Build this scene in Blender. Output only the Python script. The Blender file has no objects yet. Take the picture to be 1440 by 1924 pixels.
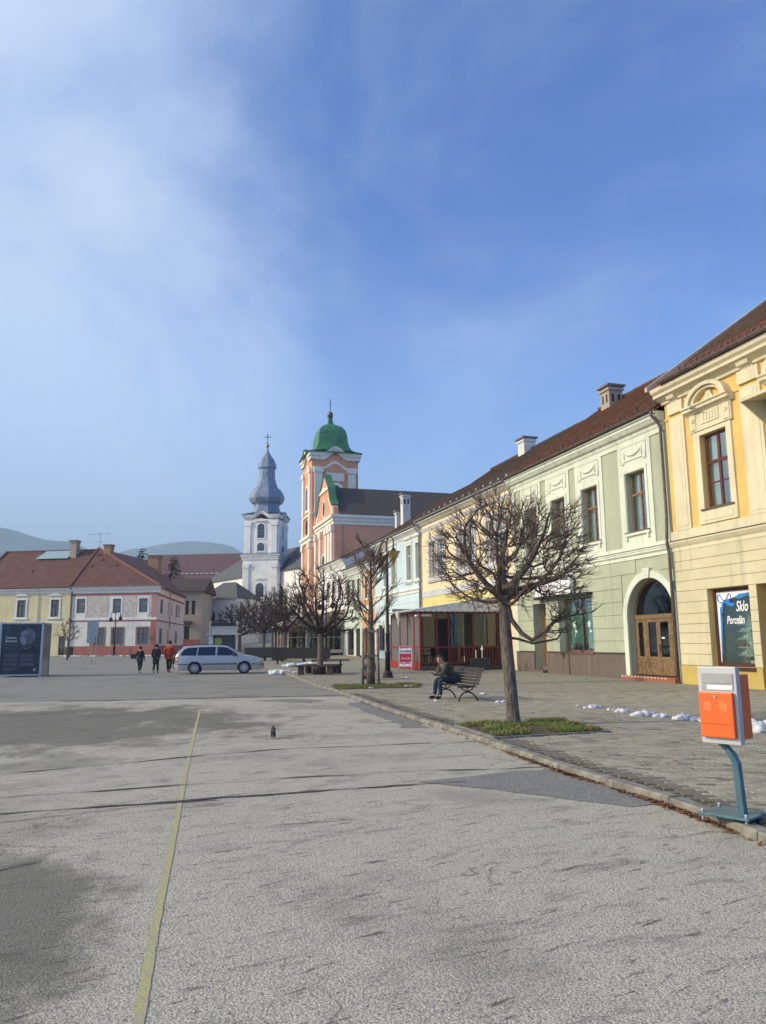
import bpy, bmesh, math, random
import numpy as np
from mathutils import Vector, Matrix, noise
R = math.radians
random.seed(7)
sc = bpy.context.scene
COL = sc.collection

# ------------------------------------------------------------------ camera
cam_d = bpy.data.cameras.new('camera'); cam = bpy.data.objects.new('camera', cam_d); COL.objects.link(cam)
cam_d.sensor_fit = 'HORIZONTAL'; cam_d.sensor_width = 36.0; cam_d.lens = 36.0 * 1444 / 1440
cam_d.clip_start = 0.1; cam_d.clip_end = 20000
_p, _r = R(9.63), R(0.45)
_f = Vector((0, math.cos(_p), math.sin(_p))); _x = Vector((1, 0, 0)); _u = _x.cross(_f)
_x2 = _x * math.cos(_r) - _u * math.sin(_r); _u2 = _x * math.sin(_r) + _u * math.cos(_r)
cam.matrix_world = Matrix(((_x2.x, _u2.x, -_f.x, 0), (_x2.y, _u2.y, -_f.y, 0), (_x2.z, _u2.z, -_f.z, 1.55), (0, 0, 0, 1)))
sc.camera = cam

# ------------------------------------------------------------------ light
SUN_EL, SUN_AZ = R(26.0), R(-100.0)          # azimuth from +Y, towards +X positive: the sun stands on the left
sun_dir = Vector((math.sin(SUN_AZ) * math.cos(SUN_EL), math.cos(SUN_AZ) * math.cos(SUN_EL), math.sin(SUN_EL)))
w = bpy.data.worlds.new('World'); sc.world = w; w.use_nodes = True
nt = w.node_tree; nt.nodes.clear()
def wn(t, **k):
    n = nt.nodes.new(t)
    for a, b in k.items(): setattr(n, a, b)
    return n
sky = wn('ShaderNodeTexSky'); sky.sky_type = 'NISHITA'; sky.sun_disc = False
sky.sun_elevation = SUN_EL; sky.sun_rotation = SUN_AZ; sky.altitude = 300; sky.air_density = 1.0; sky.dust_density = 0.3; sky.ozone_density = 4.0
tc = wn('ShaderNodeTexCoord')
def wmath(op, a, b=None):
    n = wn('ShaderNodeMath', operation=op)
    for i, v in enumerate((a, b)):
        if v is None: continue
        if isinstance(v, (int, float)): n.inputs[i].default_value = v
        else: nt.links.new(v, n.inputs[i])
    return n.outputs[0]
mp = wn('ShaderNodeMapping'); mp.inputs['Scale'].default_value = (1.0, 1.0, 1.35); mp.inputs['Location'].default_value = (1.7, .55, .25)
nt.links.new(tc.outputs['Generated'], mp.inputs['Vector'])
n1 = wn('ShaderNodeTexNoise'); n1.inputs['Scale'].default_value = 2.1; n1.inputs['Detail'].default_value = 8; n1.inputs['Roughness'].default_value = 0.56; n1.inputs['Distortion'].default_value = 0.5
nt.links.new(mp.outputs[0], n1.inputs['Vector'])
# thin cloud veil grows towards the sun side of the sky
dv = wn('ShaderNodeVectorMath', operation='DOT_PRODUCT'); dv.inputs[1].default_value = (-.985, .17, 0.0)
nt.links.new(tc.outputs['Generated'], dv.inputs[0])
veil = wn('ShaderNodeMapRange'); veil.interpolation_type = 'SMOOTHSTEP'
veil.inputs[1].default_value = 0.18; veil.inputs[2].default_value = 0.58; veil.inputs[3].default_value = 0.0; veil.inputs[4].default_value = 0.50
nt.links.new(dv.outputs['Value'], veil.inputs[0])
sum_ = wmath('ADD', n1.outputs['Fac'], veil.outputs[0])
cl = wn('ShaderNodeMapRange'); cl.interpolation_type = 'SMOOTHSTEP'
cl.inputs[1].default_value = 0.41; cl.inputs[2].default_value = 1.0; cl.inputs[3].default_value = 0.0; cl.inputs[4].default_value = 0.90
nt.links.new(sum_, cl.inputs[0])
blue = wn('ShaderNodeMix', data_type='RGBA', blend_type='MULTIPLY'); blue.inputs['Factor'].default_value = 1.0; blue.inputs['B'].default_value = (0.24, 1.06, 2.2, 1)
nt.links.new(sky.outputs[0], blue.inputs['A'])
mixc = wn('ShaderNodeMix', data_type='RGBA'); mixc.inputs['B'].default_value = (7.3, 8.7, 11.2, 1)
nt.links.new(cl.outputs[0], mixc.inputs['Factor']); nt.links.new(blue.outputs['Result'], mixc.inputs['A'])
# haze thickens to the horizon; warm glow round the unseen sun added as fill
sep = wn('ShaderNodeSeparateXYZ'); nt.links.new(tc.outputs['Generated'], sep.inputs[0])
low = wn('ShaderNodeMapRange'); low.interpolation_type = 'SMOOTHSTEP'
low.inputs[1].default_value = 0.0; low.inputs[2].default_value = 0.52; low.inputs[3].default_value = 0.62; low.inputs[4].default_value = 0.0
nt.links.new(sep.outputs[2], low.inputs[0])
mixh = wn('ShaderNodeMix', data_type='RGBA'); mixh.inputs['B'].default_value = (4.9, 8.7, 15.6, 1)
nt.links.new(low.outputs[0], mixh.inputs['Factor']); nt.links.new(mixc.outputs['Result'], mixh.inputs['A'])
dg_ = wn('ShaderNodeVectorMath', operation='DOT_PRODUCT'); dg_.inputs[1].default_value = tuple(sun_dir); nt.links.new(tc.outputs['Generated'], dg_.inputs[0])
gl = wn('ShaderNodeMapRange'); gl.interpolation_type = 'SMOOTHSTEP'
gl.inputs[1].default_value = 0.48; gl.inputs[2].default_value = 1.0; gl.inputs[3].default_value = 0.0; gl.inputs[4].default_value = 1.0
nt.links.new(dg_.outputs['Value'], gl.inputs[0])
mixg = wn('ShaderNodeMix', data_type='RGBA'); mixg.inputs['B'].default_value = (20.0, 19.0, 15.0, 1)
nt.links.new(gl.outputs[0], mixg.inputs['Factor']); nt.links.new(mixh.outputs['Result'], mixg.inputs['A'])
bg = wn('ShaderNodeBackground'); bg.inputs['Strength'].default_value = 0.108
nt.links.new(mixg.outputs['Result'], bg.inputs['Color'])
wo = wn('ShaderNodeOutputWorld'); nt.links.new(bg.outputs[0], wo.inputs['Surface'])
sd = bpy.data.lights.new('sun', 'SUN'); sd.energy = 5.0; sd.angle = R(0.6); sd.color = (1.0, 0.90, 0.72)
so = bpy.data.objects.new('sun', sd); COL.objects.link(so)
so.rotation_euler = (-sun_dir).to_track_quat('-Z', 'Y').to_euler(); so.location = (-60, 0, 60)
sc.view_settings.view_transform = 'Standard'; sc.view_settings.look = 'None'; sc.view_settings.gamma = 1.0
sc.view_settings.exposure = -0.10
try: sc.view_settings.use_curve_mapping = False
except Exception: pass
sc.cycles.max_bounces = 6; sc.cycles.transparent_max_bounces = 12; sc.cycles.volume_bounces = 0

# ------------------------------------------------------------------ materials
_mats = {}
def C(h):
    h = h.lstrip('#'); o = []
    for i in (0, 2, 4):
        c = int(h[i:i+2], 16) / 255; o.append(c / 12.92 if c < .04045 else ((c + .055) / 1.055) ** 2.4)
    return tuple(o)
class N:
    def __init__(s, name):
        s.m = bpy.data.materials.new(name); s.m.use_nodes = True; s.t = s.m.node_tree; s.t.nodes.clear()
        s.out = s.t.nodes.new('ShaderNodeOutputMaterial'); s.b = s.t.nodes.new('ShaderNodeBsdfPrincipled')
        s.t.links.new(s.b.outputs[0], s.out.inputs[0]); s.tc = None
    def n(s, t, **k):
        x = s.t.nodes.new(t)
        for a, b in k.items(): setattr(x, a, b)
        return x
    def l(s, a, b): s.t.links.new(a, b)
    def co(s, kind='Object', scale=(1, 1, 1), rot=(0, 0, 0)):
        if not s.tc: s.tc = s.n('ShaderNodeTexCoord')
        if kind == 'World':
            g = s.n('ShaderNodeNewGeometry'); src = g.outputs['Position']
        else: src = s.tc.outputs[kind]
        m = s.n('ShaderNodeMapping'); m.inputs['Scale'].default_value = scale; m.inputs['Rotation'].default_value = rot
        s.l(src, m.inputs[0]); return m.outputs[0]
    def noise(s, vec, scale, detail=4, rough=.55, dist=0):
        x = s.n('ShaderNodeTexNoise'); x.inputs['Scale'].default_value = scale; x.inputs['Detail'].default_value = detail
        x.inputs['Roughness'].default_value = rough; x.inputs['Distortion'].default_value = dist; s.l(vec, x.inputs['Vector']); return x.outputs['Fac']
    def rng(s, v, a, b, c=0, d=1, smooth=True):
        x = s.n('ShaderNodeMapRange'); x.interpolation_type = 'SMOOTHSTEP' if smooth else 'LINEAR'
        for i, q in enumerate((a, b, c, d)): x.inputs[i+1].default_value = q
        s.l(v, x.inputs[0]); return x.outputs[0]
    def mix(s, f, a, b, blend='MIX'):
        x = s.n('ShaderNodeMix', data_type='RGBA', blend_type=blend)
        for nm, v in (('Factor', f), ('A', a), ('B', b)):
            if isinstance(v, (int, float)): x.inputs[nm].default_value = v if nm == 'Factor' else (v, v, v, 1)
            elif isinstance(v, tuple): x.inputs[nm].default_value = (*v[:3], 1)
            else: s.l(v, x.inputs[nm])
        return x.outputs['Result']
    def math(s, op, a, b=0):
        x = s.n('ShaderNodeMath', operation=op)
        for i, v in enumerate((a, b)):
            if isinstance(v, (int, float)): x.inputs[i].default_value = v
            else: s.l(v, x.inputs[i])
        return x.outputs[0]
    def bump(s, h, strength=.3, dist=.02):
        x = s.n('ShaderNodeBump'); x.inputs['Strength'].default_value = strength; x.inputs['Distance'].default_value = dist
        s.l(h, x.inputs['Height']); s.l(x.outputs[0], s.b.inputs['Normal']); return x
    def set(s, color=None, rough=.7, metal=0, spec=.5):
        if color is not None:
            if isinstance(color, tuple): s.b.inputs['Base Color'].default_value = (*color[:3], 1)
            else: s.l(color, s.b.inputs['Base Color'])
        if isinstance(rough, (int, float)): s.b.inputs['Roughness'].default_value = rough
        else: s.l(rough, s.b.inputs['Roughness'])
        s.b.inputs['Metallic'].default_value = metal; s.b.inputs['Specular IOR Level'].default_value = spec
        return s.m
def sc3(c, k): return tuple(min(1, x * k) for x in c)
def plain(name, col, rough=.6, metal=0, var=.12, scale=6, bump=.0, spec=.4, bscale=40):
    if name in _mats: return _mats[name]
    s = N(name); v = s.co(); f = s.noise(v, scale, 5)
    c = s.mix(s.rng(f, .3, .7), sc3(col, 1 - var), sc3(col, 1 + var))
    if bump: s.bump(s.noise(v, bscale, 3), bump, .01)
    _mats[name] = s.set(c, rough, metal, spec); return _mats[name]
def plaster(name, col, dirt=.35, dcol=(.22, .2, .17), bump=.12):
    if name in _mats: return _mats[name]
    s = N(name); v = s.co()
    big = s.noise(v, .55, 5, .6); fine = s.noise(v, 9, 4, .6)
    st = s.noise(s.co(scale=(2.2, 2.2, .22)), 1.6, 5, .6)      # vertical run-off streaks
    c = s.mix(s.rng(big, .3, .72), sc3(col, .90), sc3(col, 1.06))
    c = s.mix(s.math('MULTIPLY', s.rng(fine, .35, .75), .16), c, sc3(col, .78))
    pat = s.noise(v, 1.7, 7, .72, .8); c = s.mix(s.math('MULTIPLY', s.rng(pat, .54, .66), .16 + dirt * .4), c, sc3(col, .72))
    c = s.mix(s.math('MULTIPLY', s.rng(st, .52, .70), dirt), c, dcol)
    s.bump(s.noise(v, 55, 3), bump, .008)
    _mats[name] = s.set(c, .88, 0, .2); return _mats[name]
def roofmat(name, c1, c2, c3, moss=.3, sc_=(1, 1, 1)):
    if name in _mats: return _mats[name]
    s = N(name); v = s.co()
    a = s.n('ShaderNodeAttribute'); a.attribute_name = 'tint'
    big = s.noise(v, .9, 6, .65); mid = s.noise(v, 6, 3)
    c = s.mix(s.rng(mid, .25, .75), c1, c2)
    c = s.mix(s.math('MULTIPLY', s.rng(big, .42, .7), moss * 2), c, c3)
    c = s.mix(.55, c, a.outputs['Color'], 'MULTIPLY')
    s.bump(s.noise(v, 30, 3), .3, .01)
    _mats[name] = s.set(c, .85, 0, .25); return _mats[name]
def glassmat(name, tint=(.9, .95, .93), dark=.25, refl=.0):
    """window pane: clear glass seen as part mirror, part see-through"""
    if name in _mats: return _mats[name]
    s = N(name); g = s.n('ShaderNodeBsdfGlossy'); g.inputs['Roughness'].default_value = .02; g.inputs['Color'].default_value = (1, 1, 1, 1)
    wv = s.noise(s.co(), 1.3, 2)
    bp = s.n('ShaderNodeBump'); bp.inputs['Strength'].default_value = .08; bp.inputs['Distance'].default_value = .05; s.l(wv, bp.inputs['Height']); s.l(bp.outputs[0], g.inputs['Normal'])
    t = s.n('ShaderNodeBsdfTransparent'); t.inputs['Color'].default_value = (*tint, 1)
    fr = s.n('ShaderNodeFresnel'); gb = s.n('ShaderNodeNewGeometry'); s.l(s.rng(gb.outputs['Backfacing'], 0, 1, 1.5, .6667, False), fr.inputs['IOR'])
    f = s.math('ADD', s.math('MULTIPLY', fr.outputs[0], 1.6), refl)
    m = s.n('ShaderNodeMixShader'); s.l(f, m.inputs[0]); s.l(t.outputs[0], m.inputs[1]); s.l(g.outputs[0], m.inputs[2]); s.l(m.outputs[0], s.out.inputs[0])
    _mats[name] = s.m; return s.m

# ------------------------------------------------------------------ mesh helpers
class MB:
    def __init__(s, ox=0, oy=0, oz=0): s.v = []; s.f = []; s.o = (ox, oy, oz); s.tint = {}; s.sm = False
    def P(s, x, y, z): s.v.append((x - s.o[0], y - s.o[1], z - s.o[2])); return len(s.v) - 1
    def quad(s, a, b, c, d): s.f.append(tuple(s.P(*q) for q in (a, b, c, d))); return s
    def poly(s, pts): s.f.append(tuple(s.P(*q) for q in pts)); return s
    def box(s, x0, x1, y0, y1, z0, z1, skip=''):
        i = len(s.v)
        for z in (z0, z1):
            for x, y in ((x0, y0), (x1, y0), (x1, y1), (x0, y1)): s.P(x, y, z)
        F = {'b': (3, 2, 1, 0), 't': (4, 5, 6, 7), 'f': (0, 1, 5, 4), 'r': (1, 2, 6, 5), 'k': (2, 3, 7, 6), 'l': (3, 0, 4, 7)}
        for k, q in F.items():
            if k not in skip: s.f.append(tuple(i + j for j in q))
        return s
    def obox(s, c, ax, ay, az):
        """oriented box: centre and three half-extent vectors"""
        c, ax, ay, az = map(Vector, (c, ax, ay, az)); i = len(s.v)
        for k in (-1, 1):
            for a, b in ((-1, -1), (1, -1), (1, 1), (-1, 1)): s.P(*(c + ax * a + ay * b + az * k))
        for q in ((3, 2, 1, 0), (4, 5, 6, 7), (0, 1, 5, 4), (1, 2, 6, 5), (2, 3, 7, 6), (3, 0, 4, 7)): s.f.append(tuple(i + j for j in q))
        return s
    def prism(s, pts, axis, a0, a1, cap=True):
        """2-D polygon extruded along an axis: 'x' -> pts are (y,z), 'y' -> (x,z), 'z' -> (x,y)"""
        def mk(p, a): return {'x': (a, p[0], p[1]), 'y': (p[0], a, p[1]), 'z': (p[0], p[1], a)}[axis]
        i = len(s.v); n = len(pts)
        for p in pts: s.P(*mk(p, a0))
        for p in pts: s.P(*mk(p, a1))
        for k in range(n):
            j = (k + 1) % n; s.f.append((i + k, i + j, i + n + j, i + n + k))
        if cap: s.f.append(tuple(i + k for k in range(n))[::-1]); s.f.append(tuple(i + n + k for k in range(n)))
        return s
    def lathe(s, prof, c=(0, 0, 0), seg=16, rot=0, sq=None, capb=True, capt=True):
        """prof: list of (r,z); sq: optional function angle->radius factor"""
        i = len(s.v); n = len(prof)
        for r, z in prof:
            for k in range(seg):
                a = rot + 2 * math.pi * k / seg; q = sq(a) if sq else 1
                s.P(c[0] + r * q * math.cos(a), c[1] + r * q * math.sin(a), c[2] + z)
        for m in range(n - 1):
            for k in range(seg):
                j = (k + 1) % seg; s.f.append((i + m * seg + k, i + m * seg + j, i + (m + 1) * seg + j, i + (m + 1) * seg + k))
        if capb: s.f.append(tuple(i + k for k in range(seg))[::-1])
        if capt: s.f.append(tuple(i + (n - 1) * seg + k for k in range(seg)))
        return s
    def tube(s, pts, rad, seg=8, cap=True):
        pts = [Vector(p) for p in pts]; n = len(pts)
        if isinstance(rad, (int, float)): rad = [rad] * n
        i = len(s.v); up = None
        for k, p in enumerate(pts):
            t = (pts[min(k + 1, n - 1)] - pts[max(k - 1, 0)])
            t = t.normalized() if t.length > 1e-9 else Vector((0, 0, 1))
            if up is None:
                up = t.orthogonal().normalized()
            else:
                up = up - t * up.dot(t)
                up = up.normalized() if up.length > 1e-6 else t.orthogonal().normalized()
            b = t.cross(up)
            for q in range(seg):
                a = 2 * math.pi * q / seg; s.P(*(p + (up * math.cos(a) + b * math.sin(a)) * rad[k]))
        for k in range(n - 1):
            for q in range(seg):
                j = (q + 1) % seg; s.f.append((i + k * seg + q, i + k * seg + j, i + (k + 1) * seg + j, i + (k + 1) * seg + q))
        if cap: s.f.append(tuple(i + q for q in range(seg))[::-1]); s.f.append(tuple(i + (n - 1) * seg + q for q in range(seg)))
        return s
    def sphere(s, c, r, seg=10, rings=6, sx=1, sy=1, sz=1):
        prof = []
        i = len(s.v)
        top = s.P(c[0], c[1], c[2] + r * sz); 
        for m in range(1, rings):
            a = math.pi * m / rings
            for k in range(seg):
                b = 2 * math.pi * k / seg; s.P(c[0] + r * sx * math.sin(a) * math.cos(b), c[1] + r * sy * math.sin(a) * math.sin(b), c[2] + r * sz * math.cos(a))
        bot = s.P(c[0], c[1], c[2] - r * sz)
        for k in range(seg):
            j = (k + 1) % seg; s.f.append((top, i + 1 + k, i + 1 + j)); q = i + 1 + (rings - 2) * seg; s.f.append((bot, q + j, q + k))
        for m in range(rings - 2):
            for k in range(seg):
                j = (k + 1) % seg; a = i + 1 + m * seg; s.f.append((a + k, a + seg + k, a + seg + j, a + j))
        return s
    def mesh(s, name, mat, smooth=False):
        me = bpy.data.meshes.new(name); me.from_pydata(s.v, [], s.f); me.materials.append(mat); me.validate()
        if smooth or s.sm: me.polygons.foreach_set('use_smooth', [True] * len(me.polygons))
        return me
    def build(s, name, mat, parent=None, smooth=False, **k):
        return link(name, s.mesh(name, mat, smooth), parent, **k)
def link(name, me, parent=None, loc=None, rz=None, label=None, cat=None, group=None, kind=None, bevel=0):
    o = bpy.data.objects.new(name, me); COL.objects.link(o)
    if parent: o.parent = parent
    if loc: o.location = loc
    if rz is not None: o.rotation_euler = (0, 0, rz)
    if bevel:
        b = o.modifiers.new('edge', 'BEVEL'); b.width = bevel; b.segments = 2; b.limit_method = 'ANGLE'; b.angle_limit = R(40)
    tag(o, label, cat, group, kind); return o
def tag(o, label=None, cat=None, group=None, kind=None):
    if label: o['label'] = label
    if cat: o['category'] = cat
    if group: o['group'] = group
    if kind: o['kind'] = kind
    return o
def thing(name, label, cat, loc=(0, 0, 0), rz=0, group=None):
    o = bpy.data.objects.new(name, None); COL.objects.link(o); o.empty_display_size = .3
    o.location = loc; o.rotation_euler = (0, 0, rz); return tag(o, label, cat, group)
def copy_tree(o, parent=None):
    c = o.copy(); COL.objects.link(c)
    if parent: c.parent = parent
    for ch in o.children: copy_tree(ch, c)
    return c
def smooth_angle(me, ang=40):
    me.polygons.foreach_set('use_smooth', [True] * len(me.polygons))
    try: me.set_sharp_from_angle(angle=R(ang))
    except Exception: pass
def tint_attr(me, fn):
    a = me.color_attributes.new('tint', 'FLOAT_COLOR', 'POINT')
    for i, v in enumerate(me.vertices):
        c = fn(i); a.data[i].color = (c[0], c[1], c[2], 1)
_txtn = 0
def text_mesh(body, size, shear=0, offset=0, extr=.002, spacing=1.0, wscale=1.0, align='CENTER'):
    cu = bpy.data.curves.new('lettering', 'FONT'); cu.body = body; cu.size = size; cu.shear = shear; cu.offset = offset; cu.extrude = extr
    cu.align_x = align; cu.align_y = 'CENTER'; cu.space_character = spacing; cu.resolution_u = 3
    o = bpy.data.objects.new('lettering', cu); COL.objects.link(o)
    dg = bpy.context.evaluated_depsgraph_get(); me = bpy.data.meshes.new_from_object(o.evaluated_get(dg))
    bpy.data.objects.remove(o); bpy.data.curves.remove(cu)
    for v in me.vertices: v.co = (v.co.x * wscale, -v.co.z, v.co.y)     # stand upright, facing -y
    return me
def lettering(name, body, size, mat, parent, loc, rz=0, **k):
    me = text_mesh(body, size, **k); me.materials.clear(); me.materials.append(mat)
    return link(name, me, parent, loc=loc, rz=rz)

# ------------------------------------------------------------------ the lie of the land
def gz(y):
    if y < 45: return 0.0
    if y < 90: return .008 * (y - 45)
    if y < 150: return .36 + .035 * (y - 90)
    return 2.46
TH = R(-16.6); DX, DY = math.sin(TH), math.cos(TH)        # street direction
P0 = (10.287, 27.033)                                     # where the yellow and green fronts meet, on the pavement
ROWRZ = math.atan2(-DY, -DX)
def row(u, y=0, z=0):
    """row frame: u along the fronts (to the right when facing them), y into the houses"""
    return Vector((P0[0] - DX * u + DY * y, P0[1] - DY * u - DX * y, z))
# ================================================================== GROUND
KERB = [(3.75, -2.0), (3.25, 3.2), (2.97, 6.34), (2.89, 7.08), (2.77, 7.71), (2.5, 8.6), (2.18, 9.75), (1.85, 11.23), (1.61, 12.28), (1.12, 14.31), (.71, 15.77), (-.1, 18.99), (-1.38, 24.67), (-2.64, 29.43), (-4.0, 35.5), (-5.9, 43.5), (-8.2, 52), (-11.5, 64), (-14.5, 75), (-18.2, 90), (-23, 112)]
def kerb_x(y):
    for (x0, y0), (x1, y1) in zip(KERB, KERB[1:]):
        if y <= y1 or (x1, y1) == KERB[-1]: return x0 + (x1 - x0) * (y - y0) / (y1 - y0)
def pz(y): return .070 + gz(y) + .004 * max(0, min(y, 45) - 27)

def asphalt(name, base, speck, stain, seed=0.0, streak=True, damp=True):
    s = N(name); v = s.co('World'); 
    fine = s.noise(v, 95, 3, .7); grit = s.noise(v, 38, 4, .75); _mm = s.n('ShaderNodeMapping'); _mm.inputs['Scale'].default_value = (.7, 2.0, 1); s.l(s.co('World', (1, 1, 1), (0, 0, R(-28))), _mm.inputs[0]); mid = s.noise(_mm.outputs[0], 1.7, 8, .75, .6); big = s.noise(v, .35, 5, .6)
    vo = s.n('ShaderNodeTexVoronoi'); vo.inputs['Scale'].default_value = 78; s.l(v, vo.inputs['Vector'])
    c = s.mix(s.rng(fine, .36, .64), sc3(base, .50), sc3(base, 1.45))
    c = s.mix(s.math('MULTIPLY', s.rng(vo.outputs['Color'], .40, .90), .55), c, speck)
    c = s.mix(s.rng(vo.outputs['Distance'], .40, .80, 0, .45), c, sc3(base, .30))
    c = s.mix(s.math('MULTIPLY', s.rng(grit, .52, .68), .62), c, sc3(base, .34))
    c = s.mix(s.math('MULTIPLY', s.rng(mid, .50, .72), .72), c, stain)
    c = s.mix(s.math('MULTIPLY', s.rng(big, .50, .64), .34), c, stain)
    if streak:
        v2 = s.co('World', (1, 1, 1), (0, 0, R(-32))); m2 = s.n('ShaderNodeMapping'); m2.inputs['Scale'].default_value = (1.5, 9, 1); s.l(v2, m2.inputs[0])
        sk = s.noise(m2.outputs[0], 1.9, 4, .7)
        c = s.mix(s.math('MULTIPLY', s.rng(sk, .585, .67), .72), c, sc3(stain, .5))
        # wheel scuffs
    if damp:
        # hairline crack network, only in places
        wv = s.n('ShaderNodeVectorMath', operation='ADD'); nz = s.n('ShaderNodeTexNoise'); nz.inputs['Scale'].default_value = 1.6; nz.inputs['Detail'].default_value = 5; s.l(v, nz.inputs['Vector']); s.l(v, wv.inputs[0]); s.l(nz.outputs['Color'], wv.inputs[1])
        ve = s.n('ShaderNodeTexVoronoi', feature='DISTANCE_TO_EDGE'); ve.inputs['Scale'].default_value = .55; s.l(wv.outputs[0], ve.inputs['Vector'])
        hair = s.math('MULTIPLY', s.rng(ve.outputs['Distance'], .003, .009, 1, 0), s.rng(s.noise(v, .5, 3), .48, .6))
        c = s.mix(s.math('MULTIPLY', hair, .5), c, sc3(stain, .5))
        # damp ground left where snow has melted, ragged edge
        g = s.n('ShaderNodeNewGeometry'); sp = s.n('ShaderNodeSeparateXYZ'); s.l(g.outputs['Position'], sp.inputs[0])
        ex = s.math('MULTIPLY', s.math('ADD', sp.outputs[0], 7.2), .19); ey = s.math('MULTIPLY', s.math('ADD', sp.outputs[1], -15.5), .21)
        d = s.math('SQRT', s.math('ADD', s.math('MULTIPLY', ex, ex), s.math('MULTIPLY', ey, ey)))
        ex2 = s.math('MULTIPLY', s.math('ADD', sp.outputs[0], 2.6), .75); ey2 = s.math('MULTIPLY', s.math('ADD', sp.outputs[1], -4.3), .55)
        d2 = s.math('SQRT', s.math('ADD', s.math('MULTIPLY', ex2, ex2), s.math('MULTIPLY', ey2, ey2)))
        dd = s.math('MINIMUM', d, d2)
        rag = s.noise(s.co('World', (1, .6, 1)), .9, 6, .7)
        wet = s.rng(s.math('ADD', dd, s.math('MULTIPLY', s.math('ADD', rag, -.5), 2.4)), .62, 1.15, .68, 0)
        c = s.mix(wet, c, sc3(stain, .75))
    s.bump(s.math('ADD', s.math('MULTIPLY', fine, .6), s.math('ADD', s.math('MULTIPLY', grit, .7), s.math('MULTIPLY', vo.outputs['Distance'], -.6))), .6, .012)
    return s.set(c, .9, 0, .25)
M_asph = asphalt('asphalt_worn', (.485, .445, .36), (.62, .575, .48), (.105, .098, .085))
M_asph2 = asphalt('asphalt_darker', (.30, .277, .235), (.36, .35, .34), (.12, .118, .115), streak=False, damp=False)
M_asph3 = asphalt('asphalt_patch', (.235, .225, .205), (.42, .40, .37), (.13, .125, .115), streak=False, damp=False)
mb = MB(); ys = [-60, 0, 15, 30, 45, 90, 150, 400, 1500, 6000]; xs = [-6000, -1500, -300, -60, -20, 0, 20, 60, 300, 1500, 6000]
for a, b in zip(ys, ys[1:]):
    for c, d in zip(xs, xs[1:]): mb.quad((c, a, gz(a)), (d, a, gz(a)), (d, b, gz(b)), (c, b, gz(b)))
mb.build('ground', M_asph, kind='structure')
# darker asphalt beyond the seam
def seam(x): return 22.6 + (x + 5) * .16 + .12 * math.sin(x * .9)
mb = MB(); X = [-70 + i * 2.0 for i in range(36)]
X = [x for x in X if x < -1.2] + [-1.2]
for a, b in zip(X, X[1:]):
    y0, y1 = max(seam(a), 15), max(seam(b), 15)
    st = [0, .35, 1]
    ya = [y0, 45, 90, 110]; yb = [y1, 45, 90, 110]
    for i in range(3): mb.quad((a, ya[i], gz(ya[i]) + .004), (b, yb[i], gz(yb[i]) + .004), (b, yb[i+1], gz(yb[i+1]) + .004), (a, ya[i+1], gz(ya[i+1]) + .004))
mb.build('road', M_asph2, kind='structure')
# dark triangular repair by the kerb
def sheet(name, pts, z, mat, wob=.03, n=10):
    out = []
    for (a, b) in zip(pts, pts[1:] + pts[:1]):
        for k in range(n):
            t = k / n; x = a[0] + (b[0] - a[0]) * t; y = a[1] + (b[1] - a[1]) * t
            q = noise.noise(Vector((x * 4, y * 4, z * 1000))) * wob; out.append((x + q, y + q * .6, z))
    return MB().poly(out).build(name, mat, kind='structure')
sheet('asphalt_patch', [(.35, 9.0), (1.2, 8.5), (2.3, 7.6), (2.68, 7.75), (2.12, 9.75), (1.6, 9.7), (1.0, 9.35)], .005, M_asph3)
sheet('asphalt_patch', [(-.2, 17.2), (.35, 14.6), (.75, 14.4), (.5, 17.3), (-.6, 20.8), (-1.0, 20.4)], .0045, M_asph3, .2)
sheet('asphalt_patch', [(-3.6, 21.6), (-2.0, 20.6), (-1.6, 21.6), (-2.6, 22.2)], .0045, M_asph3, .15)
M_crack = plain('seam_dirt', (.055, .052, .048), .95, var=.4, scale=8)
def crack(pts, wd, z=.0065, seed=1):
    rnd = random.Random(seed); P = []
    for (a, b) in zip(pts, pts[1:]):
        L = math.hypot(b[0] - a[0], b[1] - a[1]); n = max(2, int(L / .12))
        for k in range(n): t = k / n; P.append((a[0] + (b[0] - a[0]) * t, a[1] + (b[1] - a[1]) * t))
    P.append(pts[-1]); m = MB(); prev = None
    for i, (x, y) in enumerate(P):
        j = noise.noise(Vector((x * 1.3, y * 1.3, seed))) * .07 + noise.noise(Vector((x * 6, y * 6, seed))) * .03
        h = wd * max(0.20, .45 + 1.1 * noise.noise(Vector((x * 2.2, seed * 3.1, y)))) * .5
        cur = ((x, y + j - h, z), (x, y + j + h, z))
        if prev: m.quad(prev[0], cur[0], cur[1], prev[1])
        prev = cur
    return m.build('asphalt_crack', M_crack, kind='structure')
crack([(-4.6, 7.25), (-3.59, 7.5), (-1.75, 8.15), (0, 8.75), (.9, 9.0)], .10, seed=3)
crack([(-5, 6.85), (-3.5, 7.1), (-2.2, 7.9), (-1.7, 8.1)], .07, seed=4)
crack([(-6.5, 9.2), (-4.7, 9.77), (-1.75, 11.7), (1.48, 12.55), (1.6, 12.4)], .075, seed=5)
crack([(-4.9, 8.0), (-2.5, 8.8), (0, 9.7), (1.2, 9.85), (2.1, 9.95)], .06, seed=6)
crack([(-9, 21.9), (-6.5, 22.3), (-4.1, 23.0), (-1.2, 23.4)], .34, seed=7)
crack([(-6.5, 29.5), (-4, 30.4), (-2.9, 30.6)], .26, seed=8)
crack([(-3.2, 5.2), (-2.5, 5.9), (-2.6, 6.4)], .035, seed=9)
crack([(.3, 10.8), (.9, 12.3)], .018, seed=10)
crack([(-1.6, 6.6), (-.9, 7.0), (-.3, 7.15)], .016, seed=11)
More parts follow.
